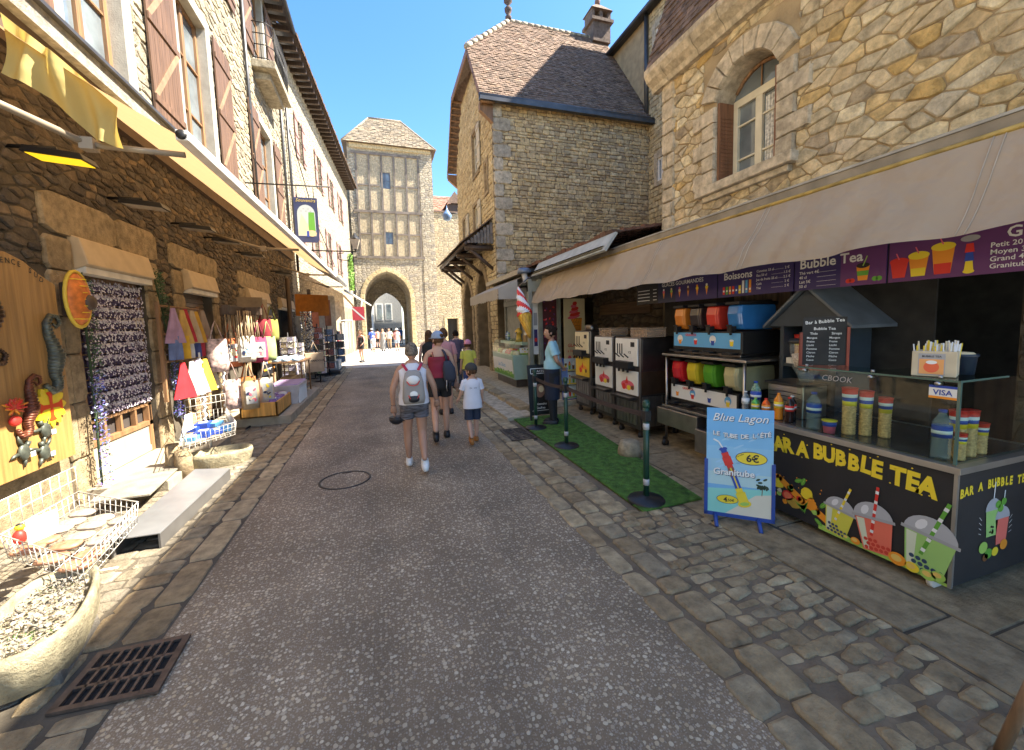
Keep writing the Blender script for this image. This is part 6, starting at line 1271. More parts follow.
# shop door with lavender sachets
sdx=-3.2;f_=FXp(sdx);sd_=thing('shop_door',(sdx,6.2,.1),'brown wooden glazed shop door with a cream lower panel','door')
mb=MB()
for q in((5.6,5.68,.1,2.45),(6.85,6.93,.1,2.45),(5.6,6.93,2.38,2.46),(5.6,6.93,.50,.56),(5.6,6.93,.77,.81)): fbox(mb,f_,*q,-.02,.05,oak)
for i in range(1,4): y=5.64+i*1.24/4;fbox(mb,f_,y-.02,y+.02,.56,.79,-.02,.04,oak)
mb.build('frame',sd_,bev=.004)
mb=MB();fbox(mb,f_,5.66,6.87,.14,.50,-.02,.03,M('cream_door_panel',(.36,.33,.26),.6));fbox(mb,f_,5.66,6.87,.14,.22,.03,.045,M('cream_door_panel'));mb.build('lower_panel',sd_,bev=.006)
mb=MB();fbox(mb,f_,5.66,6.87,.1,2.4,-.06,-.03,M('shop_dark'));mb.build('backing',sd_)
sac=[M('sachet_white',(.62,.58,.60),.8,var=.2),M('sachet_violet',(.07,.05,.10),.9,var=.3,vs=30),M('sachet_grey',(.35,.30,.38),.8,var=.3)]
dsp=thing('sachet_display',(sdx+.1,6.25,1),'rows of white and violet lavender sachets filling the shop door','lavender sachets')
rr_=random.Random(5)
for row in range(11):
    z=.85+row*.142
    mb=MB()
    for i in range(14):
        y=5.74+i*.083+rr_.uniform(-.01,.01);x=sdx+.05
        mb.ball((x+.02,y,z+.03),.03,.034,.045,sac[1],7,5);mb.ball((x+.02,y,z+.085),.03,.036,.022,sac[rr_.choice([0,0,2])],7,4);mb.tube([(x+.03,y,z+.055),(x+.035,y,z+.068)],.015,I_w,6)
        for k in range(15): p=Vector((x+.055,y+rr_.uniform(-.035,.035),z+rr_.uniform(-.02,.115)));mb.add([p,p+Vector((.004,.022,.004)),p+Vector((.002,.006,.026))],[(0,1,2)],rr_.choice([sac[0],sac[0],sac[2],sac[1]]))
    mb.box(sdx,sdx+.02,5.7,6.85,z-.02,z+.14,sac[1]);mb.tube([(sdx+.04,5.7,z-.01),(sdx+.04,6.85,z-.01)],.007,oak,5);mb.build('sachet_row',dsp)
mb=MB();fbox(mb,FXp(-3.12),6.66,6.9,1.86,1.98,0,.006,M('tag_cream',(.55,.48,.36),.7));tag(mb.build('paper_notice'),'small cream paper notice taped beside the lavender sachets','notice')
# lavender garlands on the door jambs
def garland(pts,label,n=900,dark=.45):
    t=thing('lavender_garland',pts[0],label,'garland','lavender garlands on the shop door');r_=random.Random(int(pts[0][1]*100))
    mb=MB();mb.tube(pts,.012,M('stem_green',(.04,.07,.03),.8),5);mb.build('cord',t)
    fo=MB();fl=MB();cols=[M('flower_blue',(.10,.14,.45),.8,var=.3),M('flower_violet',(.22,.15,.50),.8,var=.3),M('flower_pale',(.42,.45,.65),.8)];gm=M('leaf_green',(.05,.10,.04),.8,var=.4);tot=len(pts)-1
    for i in range(n):
        q=r_.random();s=q*tot;k=min(int(s),tot-1);p=Vector(pts[k]).lerp(Vector(pts[k+1]),s-k)
        d=Vector((r_.uniform(0,1),r_.uniform(-1,1),r_.uniform(-.5,.7)));d=d.normalized()*r_.uniform(.02,.10);e=p+d
        u=Vector((r_.uniform(-1,1),r_.uniform(-1,1),r_.uniform(-1,1))).normalized()*.011;v=d.normalized()*.022
        m_=gm if (q<dark or r_.random()<.3) else r_.choice(cols);b=fo if m_ is gm else fl
        b.add([e-u,e+u,e+v+u*.3,e+v-u*.3],[(0,1,2,3)],m_)
    fo.build('foliage',t);fl.build('flowers',t)
garland([(-3.0,5.5,2.35),(-2.98,5.48,1.6),(-2.97,5.45,.9),(-2.97,5.42,.15)],'dark and blue lavender garland on the left jamb of the shop door')
garland([(-3.0,7.0,2.62),(-2.97,7.08,2.1),(-2.96,7.15,1.5),(-2.95,7.12,1.0),(-2.9,7.0,.55)],'thicker green and blue lavender garland on the right jamb of the shop door',1500,.5)
# orange hanging basket
t=thing('wicker_basket',(-2.92,5.28,1.9),'orange and yellow fan shaped basket hanging on the door pier','basket');mb=MB();o_=Vector((-2.93,5.28,2.13))
mb.ball(o_,.12,.17,.27,M('basket_orange',(.60,.17,.03),.6,var=.25,vs=15),16,10,fn=lambda v,d:Vector((max(0,v.x)*.8,v.y,v.z)));mb.build('shell',t)
mb=MB();pts=[o_+Vector((.02,.175*math.cos(a*math.pi/10),.28*math.sin(a*math.pi/10))) for a in range(20)];mb.tube(pts,.018,M('basket_yellow',(.65,.45,.05),.6),6,closed=True);mb.build('rim',t)
mb=MB()
for i in range(7): z=-.2+i*.066;w_=.17*math.sqrt(max(0,1-(z/.27)**2));mb.tube([o_+Vector((.02,-w_,z)),o_+Vector((.105,0,z)),o_+Vector((.02,w_,z))],.004,I_y,5)
mb.build('weave',t)
# wooden display board with forged seahorses, cross and turtles
bxx=-2.96;bd=thing('display_board',(bxx,4.7,.55),'tall honey coloured wooden board with a curved top carrying sea creature plaques','display board');f_=Fr((bxx,5.03,0),(0,-1,0),(0,0,1),(1,0,0))
# u runs towards the camera
pts=[(0,.60),(1.15,.60),(1.15,2.05)]+[(1.15-.25*i/4,2.05+.35*math.sin(math.pi/2*i/4)) for i in range(1,5)]+[(.7,2.48),(.5,2.47),(.33,2.42),(.18,2.33),(0,2.25)]
f_=Fr((bxx,5.03,0),(0,-1,0),(0,0,1),(1,0,0))
mb=MB();pine=woodM('honey_pine',(.36,.20,.065),rough=.45,var=.2);mb.hexa([f_(a,b,0) for a,b in pts],[f_(a,b,.03) for a,b in pts],pine);mb.build('board',bd,bev=.004)
fL=Fr((bxx,3.86,0),(0,1,0),(0,0,1),(1,0,0))   # reading direction on this wall runs away from the camera
a=Art(fL,.033)
for i,ch_ in enumerate('PROVENCE SUD'): q=i/11;a.text(ch_,.40+.6*q,2.38-.10*(2*q-.9)**2,.065,I_k,1,.01,rot=-.35*(2*q-.9))
a.build('lettering',bd)
cast=M('cast_bronze',(.07,.04,.025),.4,.6,var=.3,vs=20);castr=M('cast_rust',(.13,.04,.02),.45,.5,var=.3,vs=20);castg=M('cast_verdigris',(.09,.10,.08),.45,.5,var=.3,vs=20)
def seahorse(y,z,s,m,label,flip=1,rot=0):
    y-=.2;s*=1.12
    pts=[];R_=[]
    body=[(-.02,.40,.02),(.05,.46,.035),(.10,.44,.04),(.12,.38,.035),(.09,.32,.04),(.10,.24,.055),(.12,.15,.06),(.09,.05,.045),(.05,-.04,.035),(.04,-.13,.027),(.09,-.20,.022),(.16,-.20,.018),(.19,-.14,.015),(.15,-.10,.012),(.11,-.13,.009)]
    c,s_=math.cos(rot),math.sin(rot)
    for u,v,r in body:
        u*=flip;uu,vv=u*c-v*s_,u*s_+v*c;pts.append((bxx+.05,y+uu*s,z+vv*s));R_.append(r*s)
    mb=MB();mb.tube(pts,R_,m,8)
    for i in range(3,10):
        p=Vector(pts[i]);d=Vector((0,(.07+.02*(i%2))*s*flip*c,(.05 if i%2 else -.01)*s+.07*s*flip*s_))
        mb.tube([p,p+d],[R_[i]*.5,.003],m,5);mb.tube([p,p+Vector((.01,-.055*s*flip,.02*s))],[R_[i]*.4,.003],m,5)
    for i in range(len(pts)-1):
        for q in(.1,.45,.8):
            r0=R_[i]+(R_[i+1]-R_[i])*q;mb.ball(Vector(pts[i]).lerp(Vector(pts[i+1]),q)+Vector((.004,0,0)),r0*1.1,r0*1.18,r0*.55,m,8,5)
    tag(mb.build('seahorse_plaque'),label,'seahorse figure','seahorse plaques on the wooden board')
seahorse(4.36,1.78,1.0,cast,'dark bronze seahorse plaque at the left of the wooden board')
seahorse(4.98,1.75,.95,castg,'greenish seahorse plaque upside down at the right of the wooden board',-1,math.pi*.98)
seahorse(4.70,1.30,.72,castr,'small rusty seahorse plaque below the two larger ones',-1,math.pi*.9)
mb=MB();r_=random.Random(9);o_=Vector((bxx+.06,4.36,1.18))
for i in range(34): an=r_.uniform(0,6.3);mb.tube([o_,o_+Vector((r_.uniform(.0,.03),math.cos(an)*r_.uniform(.05,.12),math.sin(an)*.07+.02))],[.014,.006],r_.choice([I_r,I_o,M('coral_red',(.6,.08,.02),.4)]),5)
mb.ball(o_+Vector((0,.0,-.1)),.03,.05,.045,I_r,8,6);tag(mb.build('coral_ornament'),'bright red coral fish ornament left of the yellow cross','ornament')
t=thing('cross_plaque',(bxx+.03,4.76,1.12),'yellow plaque with a red flared cross on the wooden board','cross');fc=Fr((bxx+.035,4.76,1.13),(0,1,0),(0,0,1),(1,0,0))
mb=MB();pt=[]
for i in range(48): an=2*math.pi*i/48;r0=.15+.025*abs(math.cos(6*an))+.012*math.cos(12*an);pt.append((r0*math.cos(an),r0*math.sin(an)*1.05))
mb.hexa([fc(a_,b_,0) for a_,b_ in pt],[fc(a_,b_,.02) for a_,b_ in pt],M('enamel_yellow',(.75,.55,.03),.3));mb.build('plate',t)
a=Art(fc,.022)
for k in range(4):
    an=k*math.pi/2;c,s_=math.cos(an),math.sin(an);a.poly([(c*x_-s_*y_,s_*x_+c*y_) for x_,y_ in((0,-.015),(.09,-.022),(.13,-.05),(.135,0),(.13,.05),(.09,.022),(0,.015))],ink('cross_red',(.65,.06,.01),.3),1+k%2)
a.build('red_cross',t)
def turtle(y,z,rot,label):
    y-=.2
    t=thing('turtle_plaque',(bxx+.04,y,z),label,'turtle figure','turtle plaques on the wooden board');o_=Vector((bxx+.05,y,z));m_=castg
    mb=MB();mb.ball(o_,.025,.055,.07,m_,12,8);c,s_=math.cos(rot),math.sin(rot);rv=lambda a_,b_:o_+Vector((-.005,a_*c-b_*s_,a_*s_+b_*c));mb.tube([rv(0,.05),rv(0,.10)],[.018,.02],m_,8);mb.build('shell',t)
    for a_,b_,a2,b2 in((.04,.04,.12,.09),(-.04,.04,-.12,.09),(.04,-.04,.08,-.10),(-.04,-.04,-.08,-.10)):
        mb=MB();mb.tube([rv(a_,b_),rv((a_+a2)/2*1.1,(b_+b2)/2),rv(a2,b2)],[.016,.014,.004],m_,6);mb.build('flipper',t)
    mb=MB();fbox(mb,Fr(o_,(0,1,0),(0,0,1),(1,0,0)),.03,.08,-.05,-.01,.02,.023,I_w);mb.build('price_tag',t)
turtle(4.87,.93,.5,'turtle plaque with price tag, uppermost of the three');turtle(4.62,.80,-.7,'turtle plaque without visible neighbours to its left, lowest left of the three');turtle(4.83,.74,.2,'turtle plaque with price tag, lowest right of the three')
mb=MB();fbox(mb,FL,3.4,4.25,.28,.50,0,.02,M('vent_grey',(.35,.33,.3),.5))
for i in range(7): fbox(mb,FL,3.42,4.22,.29+i*.03,.305+i*.03,.02,.035,M('vent_grey'))
tag(mb.build('wall_vent'),'grey louvred vent low in the wall under the wooden board','vent')
mb=MB();mb.box(-3.02,-2.9,5.22,5.42,1.95,2.3,dkwood);mb.lathe([(0,-.05),(.07,-.04),(.09,0),(.07,.05),(0,.06)],(-2.86,5.33,2.1),dkwood,10,'X');tag(mb.build('carved_ornament',bev=.02),'dark carved ornament on the pier between the board and the orange basket','ornament')
# wire baskets
wire=M('white_wire',(.62,.60,.55),.4,.2)
def wirebasket(c,label,fill,legs=True):
    """c: four top corners in order"""
    c=[Vector(p) for p in c];b=[p+(sum(c,Vector())/4-p)*.06-Vector((0,0,.17)) for p in c];cen=sum(c,Vector())/4
    t=thing('wire_basket',(cen.x,cen.y,0),label,'wire basket','white wire baskets outside the left shops')
    mb=MB()
    for k in(0,.33,.66,1): q=[p.lerp(r_,k) for p,r_ in zip(c,b)];mb.tube(q,.006 if k==0 else .0032,wire,5,closed=True)
    for i in range(4):
        p,q=c[i],c[(i+1)%4];p2,q2=b[i],b[(i+1)%4];n=max(3,int((p-q).length/.06))
        for j in range(n): mb.tube([p.lerp(q,j/n),p2.lerp(q2,j/n)],.003,wire,4)
    n=10
    for j in range(1,n): mb.tube([b[0].lerp(b[1],j/n),b[3].lerp(b[2],j/n)],.0025,wire,4);mb.tube([b[0].lerp(b[3],j/n),b[1].lerp(b[2],j/n)],.0025,wire,4)
    mb.build('wires',t)
    bk=MB();p,q=c[2],c[3];h=.22
    for j in range(9): bk.tube([p.lerp(q,j/8),p.lerp(q,j/8)+Vector((0,0,h))],.003,wire,4)
    for k in(.5,1): bk.tube([p+Vector((0,0,h*k)),q+Vector((0,0,h*k))],.004,wire,4)
    bk.build('back_grid',t)
    if legs:
        mb=MB();mb.tube([cen-Vector((0,0,.17)),(cen.x,cen.y,.0)],.02,wire,8);mb.tube([(cen.x-.2,cen.y,.01),(cen.x+.2,cen.y,.01)],.015,wire,6);mb.build('stand',t)
    return b,cen
bb,cen=wirebasket([U(82,560,Z=.42),U(138,502,Z=.42),U(78,492,Z=.45),U(0,535,Z=.45)],'white wire basket of flat wrapped packets beside the wooden board, near the stone planter',None)
rr_=random.Random(11);k=0
for i in range(5):
    for j in range(3):
        p=bb[0].lerp(bb[1],(i+.5)/5).lerp(bb[3].lerp(bb[2],(i+.5)/5),(j+.5)/3);k+=1
        mb=MB();cc=M('packet_pink',(.36,.17,.10),.35,var=.3,vs=25) if i<2 else M('packet_clear',(.32,.27,.22),.3,var=.3,vs=25)
        mb.ball(p+Vector((0,0,.035+.012*(k%2))),.085,.065,.024,cc,12,6,fn=lambda v,d:Vector((math.copysign(abs(v.x)**.7*.085**.3,v.x),math.copysign(abs(v.y)**.7*.065**.3,v.y),v.z)))
        tag(mb.build('wrapped_packet'),'flat packet in pinkish wrapping in the near wire basket' if i<2 else 'flat packet in clear wrapping in the near wire basket','packet','packets in pinkish wrapping' if i<2 else 'packets in clear wrapping')
def card(o,u,n,w,h,label,lines=2,text=None):
    fr=Fr(o,u,(0,0,1),n);t=MB();fbox(t,fr,0,w,0,h,0,.004,M('card_white',(.68,.68,.66),.6,var=.03));ob=tag(t.build('price_card'),label,'price card')
    a=Art(fr,.005)
    if text: 
        for i,l in enumerate(text): a.text(l,w/2,h*.72-i*h*.3,h*.17,ink('pen_grey',(.15,.15,.2)),1,0)
    a.build('handwriting',ob)
card(U(28,545,Z=.44),Vector((.35,.93,0)),Vector((.93,-.35,0)),.17,.16,'white handwritten price card standing in the near wire basket',text=('Lavande','3 €'))
bt=thing('plush_bee',tuple(U(20,540,Z=.42)),'small red and yellow plush toy at the left of the near wire basket','toy');o_=U(20,540,Z=.40);mb=MB();mb.ball(o_+Vector((0,0,.02)),.035,.035,.05,I_r,10,8);mb.build('body',bt);mb=MB();mb.ball(o_+Vector((0,.01,.085)),.026,.026,.024,I_y,10,6);mb.ball(o_+Vector((0,.01,.10)),.02,.02,.01,I_k,8,4);mb.build('head',bt)
bb,cen=wirebasket([U(180,438,Z=.56),U(236,422,Z=.56),U(226,407,Z=.56),U(186,415,Z=.56)],'white wire basket of blue boxes beside the roller shutter',None)
for i in range(7):
    p=bb[0].lerp(bb[1],(i%4+.5)/4).lerp(bb[3].lerp(bb[2],(i%4+.5)/4),.3+.4*(i//4));mb=MB();mb.box(p.x-.08,p.x+.08,p.y-.11,p.y+.11,p.z+.01,p.z+.06+.03*(i%2),I_b if i%3 else I_lb,rz=rr_.uniform(-.3,.3));mb.box(p.x-.05,p.x+.05,p.y-.04,p.y+.04,p.z+.06+.03*(i%2),p.z+.064+.03*(i%2),I_w)
    tag(mb.build('gift_box',bev=.004),'small blue box with a white label in the farther wire basket','box','blue boxes in the farther wire basket')
card(U(188,435,Z=.58)+Vector((-.1,.2,0)),Vector((.1,.99,0)),Vector((.99,-.1,0)),.16,.2,'white price card hanging on the back of the basket of blue boxes',text=('Savon','4 €'))
# stone trough planters
def trough(c,L_,Wd,H_,rz,label,fillm,wall=.05):
    t=thing('stone_trough',c,label,'stone trough');m_=stoneM('trough_stone',[(.36,.31,.20),(.40,.35,.23)],.25,st=3);R_=Matrix.Rotation(rz,3,'Z')
    def ring(s,z,k=2.6,n=28):
        o=[]
        for i in range(n):
            an=2*math.pi*i/n;x=math.copysign(abs(math.cos(an))**(2/k),math.cos(an))*L_/2*s;y=math.copysign(abs(math.sin(an))**(2/k),math.sin(an))*(Wd/2-(1-s)*(L_-Wd)/2*1.0 if False else Wd/2*s)
            nz=1+.02*math.sin(an*5+z*20);o.append(Vector(c)+R_@Vector((x*nz,y*nz,z)))
        return o
    rs=[ring(.84,0),ring(.93,H_*.3),ring(1,H_*.8),ring(1.0,H_),ring(.93,H_*1.02),ring(.86,H_*.96),ring(.82,H_*.7),ring(.5,H_*.72)]
    mb=MB();vs=[v for r_ in rs for v in r_];n=28;fs=[(i*n+j,i*n+(j+1)%n,(i+1)*n+(j+1)%n,(i+1)*n+j) for i in range(len(rs)-1) for j in range(n)];fs.append(tuple(7*n+j for j in range(n)))
    mb.add(vs,fs,m_,True);mb.build('bowl',t);return t,R_
c1=(U(0,640,Z=.12)+U(100,590,Z=.12))/2
c1=Vector((-1.86,2.80,0));t,R_=trough((c1.x,c1.y,.04),.92,.40,.24,R(107),'long pale stone trough planter filled with white gravel under the near wire basket',None)
mb=MB();gv=stoneM('white_gravel',[(.40,.36,.30),(.3,.26,.2),(.48,.45,.40),(.26,.2,.13)],.1);rr_=random.Random(2)
for i in range(900):
    a_,r_=rr_.uniform(0,6.28),math.sqrt(rr_.random());p=Vector((c1.x,c1.y,.05))+R_@Vector((math.cos(a_)*r_*.40,math.sin(a_)*r_*.155,.19+rr_.uniform(0,.02)+.03*(1-r_)));s_=rr_.uniform(.006,.014)
    vs=[p+Vector((rr_.uniform(-1,1),rr_.uniform(-1,1),rr_.uniform(-.7,.7)))*s_*1.4 for _ in range(4)];mb.add(vs,[(0,1,2),(0,2,3),(0,3,1),(1,3,2)],gv)
g_=mb.build('gravel',t);mb=MB()
for i in range(60):
    a_=Vector((c1.x+.02,c1.y,.23))+R_@Vector((rr_.choice([-.18,.3])+rr_.uniform(-.05,.05),rr_.uniform(-.08,.12),0));d=Vector((rr_.uniform(-.02,.02),rr_.uniform(-.02,.02),rr_.uniform(.015,.04)));mb.add([a_,a_+Vector((.006,0,0)),a_+d],[(0,1,2)],M('sprout_green',(.10,.22,.04),.7))
mb.build('sprouts',t)
mb=MB();mb.hexa([(-1.9,2.5,.0),(-1.62,2.5,.0),(-1.72,3.0,0),(-2.0,3.0,0)],[(-1.9,2.5,.10),(-1.64,2.5,.10),(-1.74,3.0,.10),(-2.0,3.0,.10)],stoneM('block_grey',[(.2,.18,.15)],.3));tag(mb.build('stone_block',bev=.02),'grey stone block the near trough rests on','stone')
c2=Vector((-2.12,6.2,0));t,R_=trough((c2.x,c2.y,.0),.72,.46,.20,R(20),'pale oval stone basin in the sun beyond the metal ramp',None)
mb=MB();mb.tube([(-2.35,5.75,0),(-2.36,5.76,.36)],[.10,.08],stoneM('stump_wood',[(.33,.25,.15)],.3),7);mb.tube([(-2.5,5.85,0),(-2.5,5.86,.42)],[.09,.07],stoneM('stump_wood',[(.33,.25,.15)]),7);tag(mb.build('stump'),'rough weathered stumps holding up the basket of blue boxes','stump')
# steps, ramp, plank, grate, manhole
mb=MB();mb.box(-3.45,-2.35,5.35,7.3,.0,.13,M('pale_step_stone',(.32,.28,.21),.85,var=.15,bump=.5));tag(mb.build('door_step',bev=.01),'broad pale stone step in front of the lavender shop door','step')
t=thing('metal_ramp',(-2,4.7,0),'grey sheet metal ramp lying along the left gutter','ramp')
rp1,rp2,rp3,rp4=U(112,541,Z=.15),U(160,534,Z=.13),U(230,469,Z=.13),U(195,470,Z=.17)
up_=Vector((0,0,.012));mb=MB();gal=M('galvanised',(.27,.28,.29),.35,.55,var=.12,vs=4);mb.hexa([rp1,rp2,rp3,rp4],[rp1+up_,rp2+up_,rp3+up_,rp4+up_],gal);mb.build('plate',t,bev=.003)
mb=MB()
for p,q in((rp2,rp3),(rp1,rp4)):
    dz=Vector((0,0,-p.z+.006));mb.hexa([p+dz,q+dz,q,p],[p+dz+Vector((-.015,0,0)),q+dz+Vector((-.015,0,0)),q+Vector((-.015,0,0)),p+Vector((-.015,0,0))],M('ramp_side',(.09,.085,.08),.6))
mb.build('side_rail',t)
mb=MB();p=[Vector((-2.78,4.85,.145)),Vector((-2.3,4.86,.145)),Vector((-2.42,5.95,.15)),Vector((-2.86,5.95,.15))];mb.hexa(p,[v+Vector((0,0,.02)) for v in p],M('chequer_plate',(.33,.31,.26),.45,.3,var=.2,bump=.6,bs=70))
tag(mb.build('chequer_plate',bev=.003),'greenish grey chequered plate lying flat before the shop door','metal plate')
t=thing('drain_grate',(-1.38,2.5,0),'rectangular iron drain grate in the left gutter, nearest the camera','drain grate')
ga=[U(50,714,Z=.01),U(156,692,Z=.01),U(188,637,Z=.01),U(100,655,Z=.01)];irn=M('rusty_iron',(.13,.09,.065),.6,.4,var=.3,vs=20)
def GP(u,v,z=0): return ga[0].lerp(ga[1],u).lerp(ga[3].lerp(ga[2],u),v)+Vector((0,0,z))
mb=MB();mb.add([GP(-.02,-.02,-.004),GP(1.02,-.02,-.004),GP(1.02,1.02,-.004),GP(-.02,1.02,-.004)],[(0,1,2,3)],M('drain_dark',(.008,.007,.006),.9));mb.build('pit',t)
mb=MB()
def bar(u0,u1,v0,v1): mb.hexa([GP(u0,v0,-.003),GP(u1,v0,-.003),GP(u1,v1,-.003),GP(u0,v1,-.003)],[GP(u0,v0,.012),GP(u1,v0,.012),GP(u1,v1,.012),GP(u0,v1,.012)],irn)
bar(-.03,1.03,-.03,.05);bar(-.03,1.03,.95,1.03);bar(-.03,.05,.05,.95);bar(.95,1.03,.05,.95);bar(.05,.95,.32,.37);bar(.05,.95,.63,.68)
for i in range(1,8): bar(.05+i*.1125-.016,.05+i*.1125+.016,.05,.95)
mb.build('bars',t)
t=thing('manhole_cover',(-.5,4.97,0),'round manhole with a thin black ring in the asphalt road','manhole');mb=MB();mb.lathe([(.262,.001),(.262,.007),(.285,.007),(.285,.001)],(-.5,4.97,0),M('iron_ring',(.03,.028,.026),.5,.3),48,cap=False);mb.build('ring',t);mb=MB();mb.box(-.55,-.45,5.2,5.25,.002,.009,M('iron_ring'));mb.build('latch',t)
mb=MB();ga2=(1.75,2.15,5.6,6.3)
for i in range(9): mb.box(ga2[0],ga2[1],ga2[2]+i*.08,ga2[2]+i*.08+.025,.022,.034,irn)
for x_ in(ga2[0],ga2[1]-.03,1.93): mb.box(x_,x_+.03,ga2[2],ga2[3],.020,.032,irn)
mb.box(ga2[0],ga2[1],ga2[2],ga2[3],.0195,.021,M('drain_dark'));tag(mb.build('drain_grate'),'dark drain grate in the right gutter beside the green mat','drain grate')
# ---- hanging tea towels, bags, stands
def cloth(p,w,h,m_,name,label,cat,group,n=(1,0,0),tri=True,pic=None):
    n=Vector(n).normalized();u=Vector((0,0,1)).cross(n).normalized();fr=Fr(p,u,(0,0,1),n);mb=MB();N=6
    vs=[];
    for side in(0,.02):
        for i in range(5):
            t_=i/4;w_=(w*(.18+.82*t_) if tri else w)
            for j in range(N+1): s=j/N*2-1;vs.append(fr(s*w_/2,-h*t_,side+.018*math.sin(s*5+i)*t_))
    M_=(N+1);fs=[]
    for k in(0,1):
        for i in range(4):
            for j in range(N): b=k*5*M_+i*M_+j;fs.append((b,b+1,b+M_+1,b+M_))
    mb.add(vs,fs,m_,True);o=mb.build(name)
    tag(o,label,cat,group)
    if pic:
        a=Art(fr,.045);a.disc(0,-h*.68,w*.19,w*.2,pic,1);a.disc(0,-h*.68,w*.11,w*.13,I_gy,2);a.rect(-w*.08,w*.08,-h*.8,-h*.77,I_k,3);q=a.build('print');q.parent=o;q.location=-o.location
    return o
def fab(n,c): return M('cloth_'+n,c,.9,var=.15,vs=8,bump=.2,bs=90)
towels=[('lilac',(.33,.20,.28),7.0,2.12),('ochre',(.50,.30,.08),7.22,2.1),('red',(.40,.03,.04),7.38,2.12),('sand',(.45,.33,.20),7.55,2.1),('mustard',(.55,.30,.04),7.75,2.1),('taupe',(.30,.22,.16),7.95,2.12)]
for i,(n_,c_,y,z) in enumerate(towels):
    cloth((-2.82+.02*(i%2),y,z),.26,.5,fab(n_,c_),'tea_towel','%s tea towel in the top row of the towel rack'%n_,'tea towel','tea towels on the wooden rack',(.8,-.6,0),True,I_k if i==0 else None)
for i,(n_,c_) in enumerate((('blue',(.12,.16,.30)),('amber',(.60,.35,.03)),('white',(.6,.58,.55)),('navy',(.05,.07,.2)),('crimson',(.45,.04,.06)),('pink',(.5,.15,.2)))):
    cloth((-2.83+.02*(i%2),7.0+.19*i,1.72),.17,.34,fab(n_,c_),'tea_towel','folded %s tea towel in the middle row of the towel rack'%n_,'tea towel','tea towels on the wooden rack',(.8,-.6,0),False)
for i,(n_,c_,pc) in enumerate((('scarlet',(.50,.02,.03),I_w),('ivory',(.60,.55,.48),None),('pale lilac',(.60,.52,.66),I_k),('yellow',(.65,.45,.04),None),('cream',(.58,.50,.38),None))):
    cloth((-2.76+.02*(i%2),6.98+.24*i,1.34),.30,.52,fab(n_.replace(' ','_'),c_),'tea_towel','%s tea towel in the bottom row of the towel rack'%n_,'tea towel','tea towels on the wooden rack',(.8,-.6,0),True,pc)
mb=MB()
for y in(6.85,8.15): mb.box(-2.95,-2.91,y-.02,y+.02,.8,2.2,oak)
for z in(2.15,1.75,1.36): mb.box(-2.95,-2.92,6.85,8.15,z-.015,z+.015,oak);mb.tube([(-2.9,6.9,z),(-2.9,8.1,z)],.008,oak,5)
tag(mb.build('towel_rack'),'wooden rack on the wall holding three rows of tea towels','rack')
# bag tree: stand with tote bags
t=thing('bag_stand',(-2.35,8.6,0),'dark iron hanging stand carrying tote bags in front of the roller shutter','stand')
mb=MB();mb.tube([(-2.4,8.6,.02),(-2.4,8.6,2.15)],.02,iron,8);mb.build('post',t);mb=MB();mb.box(-2.75,-2.1,8.55,8.65,2.05,2.2,dkwood);mb.box(-2.45,-2.35,7.7,9.6,2.05,2.2,dkwood);mb.build('crossbar',t,bev=.01)
mb=MB();mb.tube([(-2.8,8.6,.02),(-2.0,8.6,.02)],.02,iron,6);mb.tube([(-2.4,8.2,.02),(-2.4,9,.02)],.02,iron,6);mb.build('foot',t)
def tote(x,y,z,w,h,m_,label,pic=None,n=(.45,-.9,0)):
    n=Vector(n).normalized();u=Vector((0,0,1)).cross(n).normalized();fr=Fr((x,y,z),u,(0,0,1),n);t=thing('tote_bag',(x,y,z-.3-h),label,'tote bag','tote bags on the iron stand')
    mb=MB();vs=[];N=8
    for i in range(6):
        q=i/5
        for j in range(N):
            an=2*math.pi*j/N;vs.append(fr(math.cos(an)*w/2*(.92+.1*math.sin(q*3)),-.30-h*q,math.sin(an)*(.02+.05*math.sin(q*2.6)+.01*math.sin(an*3+i))))
    fs=[(i*N+j,i*N+(j+1)%N,(i+1)*N+(j+1)%N,(i+1)*N+j) for i in range(5) for j in range(N)];fs.append(tuple(5*N+j for j in range(N)));mb.add(vs,fs,m_,True);mb.build('bag_body',t)
    for s in(-1,1):
        mb=MB();mb.tube([fr(-w*.3,-.31,.03*s),fr(-w*.1,-.08,.01*s),fr(0,0,0),fr(w*.1,-.08,.01*s),fr(w*.3,-.31,.03*s)],.011,m_,5,ry=.004);mb.build('handle',t)
    if pic:
        a=Art(fr,.078);a.rect(-w*.3,w*.3,-.30-h*.8,-.30-h*.2,ink('faded_print',(.42,.42,.40)),1);rq=random.Random(int(x*977+z*31))
        for i in range(12): a.disc(rq.uniform(-w*.2,w*.2),-.30-h*rq.uniform(.28,.72),rq.uniform(.015,.045),rq.uniform(.012,.04),rq.choice([pic,I_gy,I_nv,ink('sandy',(.6,.48,.3)),I_c,ink('faded_print',(.42,.42,.40))]),2+i,9,rq.random()*3)
        a.build('print',t)
jute=fab('jute',(.45,.33,.20));natural=fab('natural',(.62,.55,.44));flor=M('cloth_floral',(.55,.40,.36),.9,var=.6,vs=14)
